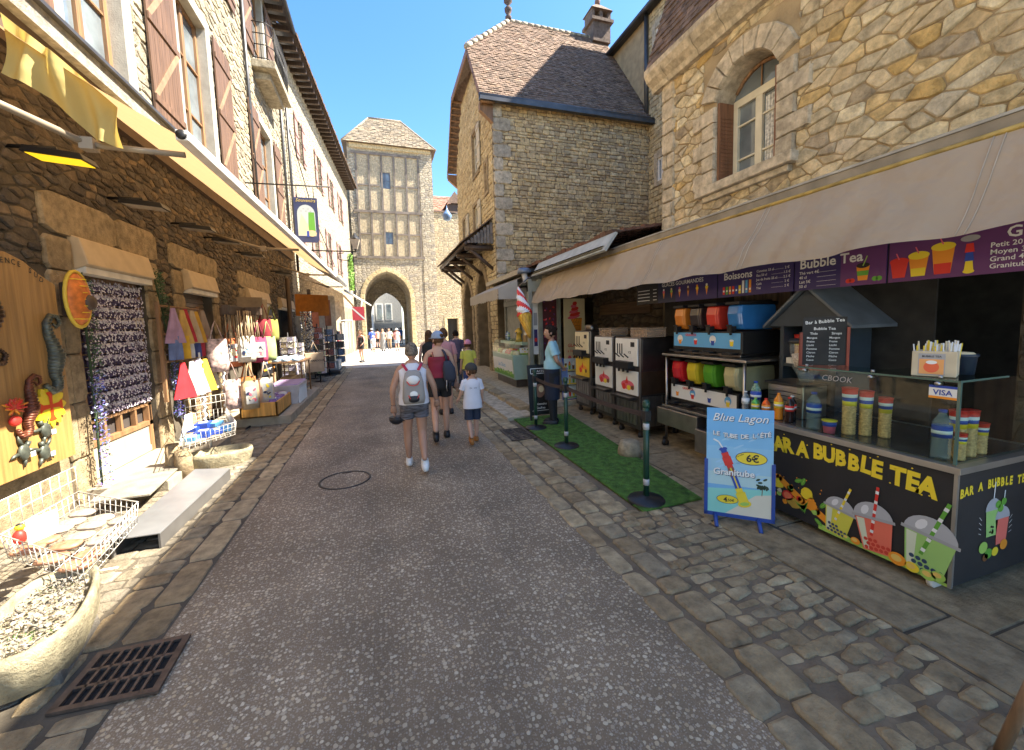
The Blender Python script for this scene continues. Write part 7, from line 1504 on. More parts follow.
rows=[(-2.62,7.9,1.95,.30,.55,flor,'floral pink tote bag hanging at the left of the upper row',None),(-2.5,8.2,1.95,.30,.50,fab('rust',(.45,.14,.05)),'rust orange tote bag in the upper row',I_r),
(-2.3,8.25,1.98,.30,.46,natural,'cream tote bag with a blue picture at the front of the upper row',I_lb),(-2.22,8.75,1.95,.28,.48,fab('rose',(.40,.05,.12)),'rose pink tote bag in the upper row',I_pk),(-2.15,9.1,1.95,.28,.48,fab('limey',(.36,.45,.18)),'lime green tote bag at the right of the upper row',None),
(-2.25,9.35,2.3,.26,.45,fab('burgundy',(.22,.02,.03)),'burgundy bag hanging high behind the lime bag',None),(-2.2,9.7,2.3,.26,.45,fab('olive',(.25,.25,.06)),'olive green bag hanging high at the right',None),
(-2.5,8.05,1.25,.28,.52,flor,'floral tote bag at the left of the lower row',None),(-2.35,8.35,1.25,.28,.52,fab('orange',(.42,.15,.04)),'orange tote bag in the middle of the lower row',I_y),(-2.25,8.1,1.2,.28,.5,jute,'brown jute tote bag at the front of the lower row',I_pk),(-2.1,8.5,1.2,.26,.5,natural,'cream tote bag with a blue and yellow picture at the right of the lower row',I_y)]
for r_ in rows: tote(*r_)
# hanging pieces of macrame / straw handles
mb=MB();rr_=random.Random(8)
for i in range(46): y=8.0+rr_.random()*1.0;x=-2.55+rr_.random()*.35;mb.tube([(x,y,2.12),(x+rr_.uniform(-.03,.03),y,1.65-rr_.random()*.2)],.008,jute,4)
tag(mb.build('jute_tassels'),'bunch of straw coloured jute handles hanging from the iron stand','tassels')
# white rope stands
for x_,y_,l in((-2.75,7.55,'white zigzag trimmed post just right of the tea towels'),(-2.6,8.0,'white zigzag trimmed post left of the orange bags')):
    mb=MB();pz=[(x_+.025*(-1)**i,y_,.1+i*.06) for i in range(22)];mb.tube(pz,.02,I_w,6);mb.tube([(x_,y_,0),(x_,y_,1.45)],.015,I_w,6);tag(mb.build('ribbon_post'),l,'post')
# low tables, crates
mb=MB();mb.box(-3.0,-1.72,8.44,12.2,.0,.17,M('pale_step_stone'));tag(mb.build('pavement_step',bev=.01),'long pale stone step in the sun before the third shop','step')
t=thing('wooden_crate',(-2.2,8.9,.17),'orange wooden crate of lilac packets on the stone step','crate');mb=MB();ow=woodM('orange_wood',(.55,.28,.06))
for q in((-2.5,-2.47,8.3,9.5),(-1.93,-1.9,8.3,9.5)): mb.box(q[0],q[1],q[2],q[3],.2,.46,ow)
for y in(8.3,9.47): mb.box(-2.5,-1.9,y,y+.03,.2,.46,ow)
mb.box(-2.5,-1.9,8.3,9.5,.2,.22,ow);mb.build('box',t,bev=.004);mb=MB();rr_=random.Random(4)
for i in range(40): x_,y_=rr_.uniform(-2.42,-1.98),rr_.uniform(8.4,9.4);mb.box(x_-.06,x_+.06,y_-.04,y_+.04,.42+rr_.random()*.05,.48+rr_.random()*.03,rr_.choice([M('lilac',(.40,.30,.50),.6),I_w,M('violet_pack',(.25,.15,.40),.6)]),rz=rr_.random())
mb.build('packets',t)
t=thing('plastic_tub',(-2.05,10.1,.17),'pale ribbed plastic tub with a lilac filling behind the orange crate','tub');mb=MB();tb2=M('tub_grey',(.50,.50,.52),.5);mb.hexa([(-2.3,9.7,.17),(-1.82,9.7,.17),(-1.82,10.6,.17),(-2.3,10.6,.17)],[(-2.36,9.64,.58),(-1.76,9.64,.58),(-1.76,10.66,.58),(-2.36,10.66,.58)],tb2)
for i in range(9): mb.box(-1.80,-1.765,9.72+i*.1,9.74+i*.1,.18,.56,I_w)
mb.build('body',t);mb=MB();mb.box(-2.34,-1.78,9.66,10.64,.55,.61,M('lilac',(.40,.30,.50),.6));mb.build('filling',t,bev=.02)
t=thing('small_table',(-2.2,11.0,.17),'wooden legged table stacked with pale blue packets','table');mb=MB();mb.box(-2.55,-1.85,10.8,12.0,.98,1.01,oak);mb.box(-2.5,-1.9,10.85,11.95,.38,.40,oak);mb.build('top',t)
for x_ in(-2.5,-1.9):
    for y_ in(10.85,11.95): mb=MB();mb.tube([(x_,y_,.17),(x_,y_,.98)],.018,oak,6);mb.build('leg',t)
for i in range(14):
    mb=MB();x_,y_=-2.45+.22*(i%3)+rr_.uniform(-.02,.02),10.9+.23*(i//3);mb.ball((x_,y_,1.05),.10,.10,.05+.02*rr_.random(),M('pack_sky',(.35,.48,.60),.4,var=.3,vs=20),8,5);tag(mb.build('wrapped_packet'),'pale blue packet piled on the wooden legged table','packet','pale blue packets on the table')
mb=MB();mb.box(-2.4,-1.95,10.95,11.6,.40,.62,M('cardboard'));tag(mb.build('carton',bev=.01),'brown carton on the lower shelf of the wooden legged table','box')
t=thing('paper_bag',(-1.85,12.6,.17),'brown paper carrier bag hanging by the table, with a word printed on it','bag');fr=Fr((-1.9,12.4,.75),(.35,.93,0),(0,0,1),(.93,-.35,0));fr=Fr((-2.1,12.6,.55),(.6,.25,0),(0,0,1),(.3,-.9,0))
mb=MB();fbox(mb,fr,0,.5,0,.55,-.12,0,M('kraft',(.42,.32,.22),.8));mb.build('bag_body',t,bev=.01);a=Art(fr);a.text('ROCAMADOUR',.25,.3,.075,I_k,1,.02);a.build('print',t);mb=MB();mb.tube([fr(.12,.55,-.02),fr(.25,.85,-.03),fr(.38,.55,-.02)],.012,M('kraft'),6);mb.build('handle',t)
# key ring display, postcard racks etc further along
t=thing('keyring_board',(-2.9,12.4,1),'tall black board hung with rows of small pendants','display board');f_=FXp(-2.95);mb=MB();fbox(mb,f_,11.6,13.0,.6,2.35,0,.03,I_k);mb.build('board',t,bev=.005)
for r_ in range(9):
    mb=MB()
    for i in range(13): y=11.7+i*.1+rr_.uniform(-.02,.02);z=.75+r_*.175;mb.ball(f_(y,z,.05),.012,.025,.035,rr_.choice([I_w,I_c,I_gy,I_y,I_lb,steel,I_o]),6,4)
    mb.build('pendant_row',t)
mb=MB();fbox(mb,f_,12.0,12.6,2.4,2.62,0,.01,M('tag_cream'));tag(mb.build('paper_notice'),'cream paper notice above the board of pendants','notice')
def rack(x,y,h,w,cols,label,rows=7,per=4):
    t=thing('postcard_rack',(x,y,0),label,'postcard rack','postcard racks along the left pavement');mb=MB();mb.tube([(x,y,.03),(x,y,h)],.02,iron,8);mb.lathe([(0,0),(.22,0),(.22,.025),(0,.04)],(x,y,0),iron,14);mb.build('stand',t)
    for s,(dx,dy) in enumerate(((1,0),(0,-1),(-1,0),(0,1))):
        n=Vector((dx,dy,0));u=Vector((0,0,1)).cross(n);mb=MB();fr=Fr(Vector((x,y,0))+n*w*.5,u,(0,0,1),n)
        for r_ in range(rows):
            z=.3+(h-.4)*r_/rows;ch_=(h-.4)/rows*.82
            for k in range(per):
                cx=-w/2+w*(k+.5)/per;fbox(mb,fr,cx-w/per*.42,cx+w/per*.42,z,z+ch_,0,.012,rr_.choice(cols))
            mb.tube([fr(-w/2,z,.02),fr(w/2,z,.02)],.004,steel,4)
        mb.build('card_face',t)
mixc=[M('card%d'%i,c,.5,var=.5,vs=30) for i,c in enumerate(((.12,.18,.28),(.35,.28,.18),(.10,.16,.08),(.45,.42,.36),(.28,.10,.08),(.07,.06,.05),(.4,.38,.5)))]
rack(-2.05,14.9,1.95,.36,mixc[2:],'spinning postcard rack just beyond the paper carrier bag',8,3)
rack(-1.95,16.6,1.9,.42,[mixc[5],mixc[0],mixc[5],mixc[4]],'dark framed picture rack, second of the racks',6,2)
rack(-1.85,19.2,1.7,.5,[mixc[0],mixc[3],mixc[5]],'picture rack with larger cards, farthest of the racks',4,2)
rack(-2.45,13.6,1.5,.3,[mixc[6],mixc[3],mixc[3]],'short pale postcard rack beside the tote bags',8,4)
mb=MB();mb.box(-2.45,-1.6,16.8,19.2,.0,.14,I_k);mb.box(-2.3,-1.7,17.4,18.6,.14,.5,M('card_grey',(.4,.39,.36),.6));tag(mb.build('black_plinth',bev=.01),'low black plinth with a grey box under the postcard racks','plinth')
# hanging scarves under the far awning
scar=MB();mm_=[fab('orange_hang',(.42,.15,.02)),fab('beige_hang',(.5,.4,.28)),fab('white_hang',(.65,.62,.58)),fab('coral_hang',(.55,.2,.12))]
for i,(y,z,w,h,m_,l) in enumerate(((16.0,3.0,1.2,.75,mm_[0],'bright orange scarf lit by the sun under the awning'),(15.2,2.35,.5,.5,mm_[3],'coral square cloth hanging below the orange scarf'),(19.4,3.2,.7,1.7,mm_[1],'long beige scarf hanging beyond the orange one'),(20.4,3.3,.3,.9,mm_[2],'narrow white scarf at the end of the awning'),(21,3.1,.6,1.6,mm_[1],'second long beige scarf near the farthest rack'))):
    cloth((-2.3+.05*i,y,z),w,h,m_,'scarf',l,'scarf','scarves under the awning',(.6,-.8,0),False)
for y,l in((14.5,'dark wooden post carrying the awning beside the pendants'),(18.4,'wooden post between the racks and the farthest shops'),):
    mb=MB();mb.tube([(-2.75,y,0),(-2.75,y,3.4)],.07,dkwood,8);tag(mb.build('timber_post'),l,'post')
t=thing('clothes_rail',(-1.9,22.5,0),'rail of pale dresses standing at the end of the left shops','clothes rail');mb=MB();mb.tube([(-2.2,22,0),(-2.2,22,2.2),(-1.5,23.6,2.2),(-1.5,23.6,0)],.03,I_w,6);mb.build('rail',t)
mb=MB()
for i in range(6): mb.box(-2.3+i*.12,-2.22+i*.12,22+i*.25,22.2+i*.25,.7,2.1,random.choice([I_w,I_c,I_gy,I_pk]))
mb.build('dresses',t)
mb=MB();fr=FY(21.);mb.box(-1.3,-.75,21,21.03,2.15,2.8,ink('flag_red',(.55,.06,.08)));a_=Fr((-1.3,21,2.15),(1,0,0),(0,0,1),(0,-1,0));t=mb.build('red_banner');tag(t,'small red banner with a white diagonal under the farthest awning','banner');a=Art(a_);a.line([(0,.6),(.55,.05)],.07,I_w,1);q=a.build('stripe',t)
# hanging painted sign on a bracket
t=thing('hanging_sign',(-2.4,11.9,4.3),'dark blue hanging shop sign with a painted village view on an iron bracket','sign')
A=U(293,196,Y=12.);Bq=U(320,243,Y=12.);zt=A.z;zb=Bq.z;x0_,x1_=A.x,Bq.x
fr=FY(12.0);mb=MB();cpt=[(x0_,zb+.08),(x0_+.06,zb),(x1_-.06,zb),(x1_,zb+.08),(x1_,zt-.03),(x0_,zt-.03)];mb.hexa([fr(a_,b_,0) for a_,b_ in cpt],[fr(a_,b_,.03) for a_,b_ in cpt],M('sign_blue',(.03,.04,.11),.5));mb.build('board',t)
a=Art(fr,.032);xm=(x0_+x1_)/2;w=(x1_-x0_);hh=zt-zb
a.poly([(xm-w*.38,zb+hh*.14),(xm+w*.38,zb+hh*.14)]+[(xm+w*.38*math.cos(math.pi*i/12),zb+hh*.62+hh*.2*math.sin(math.pi*i/12)) for i in range(13)],ink('sign_sky',(.45,.52,.55)),1)
a.poly([(xm+w*.05,zb+hh*.2),(xm+w*.36,zb+hh*.2),(xm+w*.34,zb+hh*.66),(xm+w*.1,zb+hh*.66)],I_g,2);a.poly([(xm-w*.36,zb+hh*.16),(xm+w*.1,zb+hh*.16),(xm+w*.05,zb+hh*.4),(xm-w*.2,zb+hh*.62),(xm-w*.3,zb+hh*.4)],I_c,3);a.disc(xm+w*.2,zb+hh*.2,w*.2,hh*.07,ink('sandy',(.6,.48,.3)),4);a.rect(xm-w*.02,xm+w*.08,zb+hh*.12,zb+hh*.25,I_b,5)
for i in range(5): a.disc(xm-w*.2+i*w*.1,zb+hh*(.68+.05*(i%2)),w*.03,w*.02,I_gy,5,8)
a.text('Souvenirs',xm,zt-.14,.12,ink('gold',(.55,.42,.1)),2,.005,shear=.3);a.build('painting',t)
mb=MB();e0_=Vector((-3.05,12,U(293,186,Y=12).z));e1_=U(330,187,Y=12.);mb.tube([e0_,e1_],.018,iron,6);mb.tube([(x0_+.08,12,zt-.05),(x0_+.08,12,e0_.z)],.01,iron,5);mb.tube([(x1_-.08,12,zt-.05),(x1_-.08,12,e0_.z)],.01,iron,5);mb.build('bracket',t)
# lantern near the gate
LP=U(355,243,Y=20.);t=thing('street_lantern',tuple(LP),'old street lantern on a scrolled wall bracket before the gate tower','lantern')
mb=MB();mb.hexa([LP+Vector((a_,b_,-.28)) for a_,b_ in((-.08,-.08),(.08,-.08),(.08,.08),(-.08,.08))],[LP+Vector((a_,b_,.15)) for a_,b_ in((-.2,-.2),(.2,-.2),(.2,.2),(-.2,.2))],M('lantern_glass',(.55,.48,.38),.3));mb.build('glass',t)
mb=MB();mb.lathe([(.26,.15),(.2,.22),(.07,.36),(.03,.45),(0,.48)],LP,iron,4);mb.lathe([(0,-.32),(.1,-.28)],LP,iron,8);mb.build('cap',t)
mb=MB();mb.tube([LP+Vector((0,0,-.38)),(-2.9,20,LP.z-.38)],.03,iron,6);mb.tube([LP+Vector((-.1,0,-.4)),LP+Vector((-.35,0,-.8)),LP+Vector((-.7,0,-.75)),LP+Vector((-.75,0,-.5)),LP+Vector((-.5,0,-.45))],.02,iron,6);mb.tube([LP+Vector((0,0,-.4)),LP+Vector((0,0,-.28))],.03,iron,6);mb.build('bracket',t)
# wall creeper beyond the lantern
mb=MB();rr_=random.Random(21);gm=M('creeper_green',(.16,.30,.05),.7,var=.4,vs=6)
for i in range(900):
    z=4.6+rr_.random()*2.6;y=15.2+rr_.gauss(0,.28)*(1.2-abs(z-5.9)/2.2);p=F2(y,z,.05+rr_.random()*.25);u_=Vector((rr_.uniform(-1,1),rr_.uniform(-1,1),rr_.uniform(-1,1))).normalized()*.07;v_=Vector((rr_.uniform(-1,1),rr_.uniform(-1,1),rr_.uniform(-1,1))).normalized()*.06
    mb.add([p-u_,p+v_,p+u_,p-v_],[(0,1,2,3)],gm)
tag(mb.build('creeper'),'bright green creeper on the wall end beside the gate tower','creeper')
# blue lamp on the corner house and security camera-like lamp
t=thing('street_lantern',(3.0,19.6,7.2),'small blue lantern hanging past the far end of the corner house','lantern');LP=U(447,215,Y=21.);t.location=LP;mb=MB();mb.lathe([(.0,-.3),(.17,-.25),(.25,0),(.2,.05),(.04,.3),(0,.5)],LP,M('lamp_blue',(.12,.2,.35),.3),8);mb.build('head',t);mb=MB();mb.tube([LP+Vector((0,0,.1)),LP+Vector((.7,0,.1))],.03,iron,6);mb.build('arm',t)
# ================================================================= PEOPLE
def skinmesh(verts,edges,radii,root=0,sub=1):
    me=bpy.data.meshes.new('s');me.from_pydata([tuple(v) for v in verts],edges,[]);o=bpy.data.objects.new('s',me);COL.objects.link(o)
    o.modifiers.new('k','SKIN');
    if not me.skin_vertices:
        bm=bmesh.new();bm.from_mesh(me);bm.verts.layers.skin.verify();bm.to_mesh(me);bm.free()
    for i,r in enumerate(radii):
        d=me.skin_vertices[0].data[i];d.radius=r if isinstance(r,tuple) else (r,r);d.use_root=(i==root)
    s=o.modifiers.new('u','SUBSURF');s.levels=sub
    dg=bpy.context.evaluated_depsgraph_get();dg.update();m2=bpy.data.meshes.new_from_object(o.evaluated_get(dg))
    out=([v.co.copy() for v in m2.vertices],[tuple(p.vertices) for p in m2.polygons]);bpy.data.objects.remove(o);bpy.data.meshes.remove(me);bpy.data.meshes.remove(m2);return out
def loft(mb,rings,mat,n=20,caps=(False,False)):
    """rings: (centre, rx, ry[, power]) horizontal-ish cross sections"""
    vs=[]
    for r in rings:
        c=Vector(r[0]);k=2/(r[3] if len(r)>3 else 2.3)
        for j in range(n):
            a=2*math.pi*j/n;ca,sa=math.cos(a),math.sin(a);vs.append(c+Vector((math.copysign(abs(ca)**k,ca)*r[1],math.copysign(abs(sa)**k,sa)*r[2],0)))
    m=len(rings);fs=[(i*n+j,i*n+(j+1)%n,(i+1)*n+(j+1)%n,(i+1)*n+j) for i in range(m-1) for j in range(n)]
    if caps[0]: fs.append(tuple(range(n)))
    if caps[1]: fs.append(tuple((m-1)*n+j for j in range(n)))
    mb.add(vs,fs,mat,True)
skin_l=M('skin_fair',(.55,.32,.22),.5,var=.06);skin_t=M('skin_tanned',(.42,.23,.15),.5,var=.06);hair_g=M('hair_grey',(.17,.14,.11),.9,var=.5,vs=40,spec=.15);hair_d=M('hair_dark',(.018,.011,.008),.85,var=.4,vs=40,spec=.15);hair_b=M('hair_brown',(.10,.05,.025),.85,var=.4,vs=40,spec=.15)
def person(name_label,loc,rz,h,J,clothes,head=1.0,skin=None,hair=hair_d,hairstyle='short',hat=None,headturn=0,group=None,detail=True,bulk=1.0,shoes=None):
    """figure in a 1.70 m frame facing +Y, joints overridable in J, then scaled to h and turned"""
    sk=skin or skin_l;S_=h/1.70;Rz=Matrix.Rotation(rz,3,'Z');loc=Vector(loc);T=lambda p:loc+Rz@(Vector(p)*S_)
    j=dict(pel=(0,0,.93),wai=(0,0,1.08),che=(0,.0,1.27),nek=(0,-.01,1.42),hd=(0,.015,1.50),
      shL=(-.165,-.005,1.375),elL=(-.215,-.02,1.10),wrL=(-.225,.06,.86),shR=(.165,-.005,1.375),elR=(.215,-.02,1.10),wrR=(.225,.06,.86),
      hiL=(-.085,0,.88),knL=(-.09,.02,.48),anL=(-.09,-.01,.09),hiR=(.085,0,.88),knR=(.09,.02,.48),anR=(.09,-.01,.09));j.update(J)
    b=bulk;t=thing('person',loc,name_label,'person',group)
    names=['pel','wai','che','nek','hd','shL','elL','wrL','shR','elR','wrR','hiL','knL','anL','hiR','knR','anR']
    rad=[(.125*b,.10*b),(.115*b,.088*b),(.125*b,.095*b),(.055,.055),(.048,.05),(.05*b,.05*b),(.038*b,.038*b),(.024,.026),(.05*b,.05*b),(.038*b,.038*b),(.024,.026),(.085*b,.085*b),(.052*b,.055*b),(.034,.036),(.085*b,.085*b),(.052*b,.055*b),(.034,.036)]
    V=[Vector(j[n]) for n in names];E_=[(0,1),(1,2),(2,3),(3,4),(3,5),(5,6),(6,7),(3,8),(8,9),(9,10),(0,11),(11,12),(12,13),(0,14),(14,15),(15,16)]
    # calf and thigh bulges
    def mid(a,b_,q,r,off=(0,0,0)):
        V.append(V[a].lerp(V[b_],q)+Vector(off));rad.append(r);k=len(V)-1;E_.remove((a,b_));E_.append((a,k));E_.append((k,b_));return k
    mid(12,13,.32,(.052*b,.056*b),(0,-.012,0));mid(15,16,.32,(.052*b,.056*b),(0,-.012,0));mid(11,12,.45,.072*b);mid(14,15,.45,.072*b);mid(6,7,.3,.034*b);mid(9,10,.3,.034*b)
    vs,fs=skinmesh(V,E_,rad,0,1);mb=MB();mb.add([T(v) for v in vs],fs,sk,True)
    # head
    hc=Vector(j['hd'])+Vector((0,.012,.085*head));Rh=Matrix.Rotation(headturn,3,'Z')
    def hf(v,d):
        z=d.z
        if z<-.1: v=Vector((v.x*(1+.32*(z+.1)),v.y*(1+.15*(z+.1)) if v.y<0 else v.y*(1+.02*z),v.z))
        if d.y>.5 and abs(d.x)<.55 and -.05<z<.25: v=v+Vector((0,-.008 if abs(d.x)>.15 else 0,0))
        if d.y>.85 and abs(d.x)<.16 and -.35<z<.1: v=v+Vector((0,.022*(1-abs(z+.18)/.3),0))
        return Rh@(v*head)
    mb.ball(hc,.078,.098,.118,sk,20,14,fn=hf);mb.v=mb.v[:-(20*15)]+[T(v) for v in mb.v[-(20*15):]]
    for s in(-1,1):
        n0=len(mb.v);mb.ball(hc+Rh@(Vector((.078*s,-.005,-.005))*head),.012*head,.02*head,.032*head,sk,8,6);mb.v=mb.v[:n0]+[T(v) for v in mb.v[n0:]]
    # hands with fingers
    for sd_,el,wr in((-1,'elL','wrL'),(1,'elR','wrR')):
        w=Vector(j[wr]);d=(w-Vector(j[el])).normalized();side=Vector((0,1,0));side=(side-d*side.dot(d)).normalized();nrm=d.cross(side)*sd_
        n0=len(mb.v);mb.tube([w-d*.02,w+d*.02,w+d*.06,w+d*.095],[.024,.034,.042,.038],sk,10,ry=[.022,.018,.016,.012])
        if detail:
            for q,l in((-.030,.055),(-.010,.066),(.010,.062),(.028,.05)):
                b0=w+d*.085+side*q;mb.tube([b0,b0+d*l*.45,b0+d*l*.8-nrm*.012,b0+d*l-nrm*.026],[.0095,.009,.0085,.006],sk,6)
            b0=w+d*.03+side*.03;mb.tube([b0,b0+d*.03+side*.022,b0+d*.06+side*.026-nrm*.008],[.012,.011,.008],sk,6)
        else: mb.tube([w+d*.09,w+d*.15],[.03,.018],sk,6,ry=[.012,.008])
        m0=mb.v[n0:];mb.v=mb.v[:n0]+[T(v) for v in m0]
    mb.build('body',t)
    def part(nm,m_): m_.v=[T(v) for v in m_.v];return m_.build(nm,t)
    # face
    if detail:
        m_=MB()
        for s in(-1,1): m_.ball(hc+Rh@(Vector((.030*s,.087,.008))*head),.011*head,.006*head,.007*head,I_w,8,6);m_.ball(hc+Rh@(Vector((.030*s,.092,.008))*head),.005*head,.003*head,.005*head,I_k,6,4)
        m_.tube([hc+Rh@(Vector((-.022,.088,-.062))*head),hc+Rh@(Vector((0,.093,-.060))*head),hc+Rh@(Vector((.022,.088,-.062))*head)],.005*head,M('lip',(.35,.10,.08),.5),6);part('face',m_)
    # hair
    if hairstyle:
        m_=MB()
        def hh(v,d):
            k=1.0
            low=-.55 if hairstyle in('short','bun') else -.75
            front=d.y>.35 and d.z<.45
            side_=d.z<-.05 and d.y>.05
            if front or side_ or d.z<low: k=.86
            n_=1+.03*math.sin(17*d.x+9*d.z)*math.sin(13*d.y+5*d.z)
            return Rh@(v*k*n_*head)
        m_.ball(hc+Vector((0,-.004,.008))*head,.088,.106,.124,hair,24,16,fn=hh)
        if hairstyle=='bun': m_.ball(hc+Rh@(Vector((0,-.10,.06))*head),.035,.035,.035,hair,10,8)
        if hairstyle=='long': loft(m_,[(hc+Vector((0,-.05,-.30)),.075,.02),(hc+Vector((0,-.06,-.18)),.095,.035),(hc+Vector((0,-.045,-.05)),.088,.065),(hc+Vector((0,-.01,.04)),.085,.09)],hair,16,(True,False))
        part('hair',m_)
    if hat:
        m_=MB();kind,hm=hat
        m_.ball(hc+Vector((0,-.004,.03))*head,.095*head,.112*head,.112*head,hm,20,12,fn=lambda v,d:Rh@(v if d.z>-.05 else Vector((v.x,v.y,-.01*head))))
        if kind=='cap':
            vs=[];
            for i in range(7):
                a_=-1.05+2.1*i/6;vs+= [hc+Rh@(Vector((math.sin(a_)*.093,math.cos(a_)*.105,.028))*head),hc+Rh@(Vector((math.sin(a_)*.09,math.cos(a_)*.10+.085*math.cos(a_*.8),.012))*head)]
            vs2=[v+Vector((0,0,.006)) for v in vs];m_.add(vs+vs2,[(2*i,2*i+1,2*i+3,2*i+2) for i in range(6)]+[(14+2*i,14+2*i+1,14+2*i+3,14+2*i+2) for i in range(6)]+[(2*i+1,2*i+3,14+2*i+3,14+2*i+1) for i in range(6)],hm,True)
        else: loft(m_,[(hc+Vector((0,0,.02)),.095*head,.11*head),(hc+Vector((0,0,-.0)),.15*head,.165*head),(hc+Vector((0,0,.006)),.15*head,.165*head),(hc+Vector((0,0,.03)),.095*head,.11*head)],hm,20)
        part('cap' if kind=='cap' else 'hat',m_)
    # clothes
    for c in clothes:
        k=c[0];m_=MB();cm_=c[1];pel,wai,che,nek=[Vector(j[q]) for q in('pel','wai','che','nek')]
        if k in('tshirt','tank','camisole'):
            z0=c[2] if len(c)>2 else .88;base=Vector((pel.x,pel.y,z0))
            w_=1.13 if k=='tshirt' else 1.04;r_=[(base,.172*b*w_,.130*b*w_),(Vector((pel.x,pel.y,z0+.12)),.168*b*w_,.127*b*w_),(wai+Vector((0,0,.03)),.148*b*w_,.108*b*w_),(che,.162*b,.118*b)]
            if k=='camisole': r_+=[(che+Vector((0,0,.055)),.155*b,.112*b),(che+Vector((0,0,.056)),.14*b,.095*b)]
            else: r_+=[(Vector((nek.x,nek.y,1.35)),.172*b,.098*b),(Vector((nek.x,nek.y,1.405)),.14*b if k=='tshirt' else .12,.075),(Vector((nek.x,nek.y,1.435)),.085,.066),(Vector((nek.x,nek.y,1.445)),.065,.06)]
            loft(m_,r_,cm_,24)
            if k=='camisole':
                for s in(-1,1): m_.tube([che+Vector((.09*s,.105,.05)),Vector((.095*s,.05,1.40)),Vector((.095*s,-.06,1.40)),che+Vector((.08*s,-.108,.05))],.006,cm_,5)
            if k=='tshirt':
                for s,e in(('shL','elL'),('shR','elR')):
                    a_,b_=Vector(j[s]),Vector(j[e]);m_.tube([a_+(nek-a_)*.35,a_,a_.lerp(b_,.35),a_.lerp(b_,.68)],[.062*b,.066*b,.063*b,.066*b],cm_,12,caps=False)
            part('t_shirt' if k=='tshirt' else 'top',m_)
        elif k in('shorts','trousers'):
            q=c[2];loft(m_,[(pel+Vector((0,0,.13)),.145*b,.108*b),(pel+Vector((0,0,.04)),.165*b,.122*b),(pel+Vector((0,0,-.06)),.172*b,.128*b),(pel+Vector((0,.0,-.13)),.155*b,.105*b)],cm_,22,(False,True))
            for hi,kn,an in(('hiL','knL','anL'),('hiR','knR','anR')):
                a_,b_,d_=[Vector(j[x]) for x in(hi,kn,an)];
                if q<=1: m_.tube([a_+Vector((0,0,.03)),a_.lerp(b_,q*.5),a_.lerp(b_,q)],[.094*b,.092*b,.088*b+.01*q],cm_,14,caps=False)
                else: m_.tube([a_+Vector((0,0,.03)),a_.lerp(b_,.5),b_,b_.lerp(d_,.5),b_.lerp(d_,q-1)],[.094*b,.084*b,.07*b,.062*b,.055*b],cm_,14,caps=False)
            part(k,m_)
        elif k in('skirt','dress'):
            z0=c[2];r_=[(Vector((pel.x,pel.y,z0)),.20*b+.1*(.9-z0)*.5,.17*b),(pel,.165*b,.125*b),(wai,.14*b,.105*b)]
            if k=='dress': r_+=[(che,.16*b,.116*b),(Vector((nek.x,nek.y,1.36)),.16*b,.095),(Vector((nek.x,nek.y,1.44)),.07,.06)]
            loft(m_,r_,cm_,20);part(k,m_)
        elif k=='apron':
            loft(m_,[(Vector((pel.x,pel.y+.01,.45)),.16*b,.13*b),(pel+Vector((0,.01,0)),.172*b,.135*b),(wai+Vector((0,.0,.02)),.158*b,.12*b),(wai+Vector((0,0,.03)),.15*b,.11*b)],cm_,20)
            m_.tube([wai+Vector((.1,.12,.05)),nek+Vector((.05,.04,.0)),nek+Vector((0,-.05,.01)),nek+Vector((-.05,.04,0)),wai+Vector((-.1,.12,.05))],.009,cm_,6);part('apron',m_)
    # shoes
    for an,tx in(('anL',-1),('anR',1)):
        a_=Vector(j[an]);m_=MB();sm=shoes or I_k;fwd=Vector((tx*.12,1,0)).normalized();z_=a_.z-.09
        toe=j.get('toe'+an[-1],None);pit=j.get('pit'+an[-1],0)
        R2=Matrix.Rotation(pit,3,'X')
        def sf(v,d):
            v=Vector((math.copysign(abs(v.x/.054)**.6*.052,v.x),v.y,max(v.z,-.035)+(.022 if d.y<-.3 and v.z>0 else 0)));return R2@v
        m_.ball((0,0,0),.054,.14,.062,sm,14,8,fn=sf);m_.v=[a_+Vector((0,.055,-.052))+v for v in m_.v];m_.tube([a_+Vector((0,-.005,-.05)),a_+Vector((0,-.005,.015))],.042,sm,10,caps=False);part('shoe',m_)
    return t,T,j
# woman with the grey and white backpack, walking away, cap in her left hand
den=M('denim_dark',(.04,.05,.075),.8,var=.4,vs=30,bump=.2);wt=M('cotton_white',(.66,.66,.72),.85,var=.06,vs=5)
W1,T1,j1=person('grey haired woman in white top and striped shorts walking away with a small backpack',(.33,5.05,0),R(-3),1.55,
 dict(elL=(-.27,-.03,1.10),wrL=(-.27,.05,.86),elR=(.27,-.03,1.12),wrR=(.30,.06,.90),knL=(-.10,.12,.49),anL=(-.10,.15,.09),knR=(.09,.02,.49),anR=(.10,-.26,.17),pitR=.45,hd=(0,.03,1.50)),
 [('tank',wt,.90),('shorts',M('stripe_shorts',(.10,.10,.12),.8,var=.7,vs=40,stretch=(.3,.3,3)),.42)],skin=skin_t,hair=hair_g,bulk=1.12,shoes=I_w,headturn=R(-6))
bp_=thing('backpack',tuple(T1((0,-.19,1.0))),'small grey and white backpack with red straps worn by the grey haired woman','backpack');mb=MB();bgm=M('pack_grey',(.30,.28,.26),.8,var=.1,bump=.3)
loft(mb,[((0,-.19,.93),.13,.055,3),((0,-.20,1.0),.145,.075,3),((0,-.195,1.2),.13,.07,3),((0,-.18,1.33),.10,.05,3),((0,-.17,1.36),.05,.02,3)],bgm,20,(True,True));mb.v=[T1(v) for v in mb.v];mb.build('pack_body',bp_)
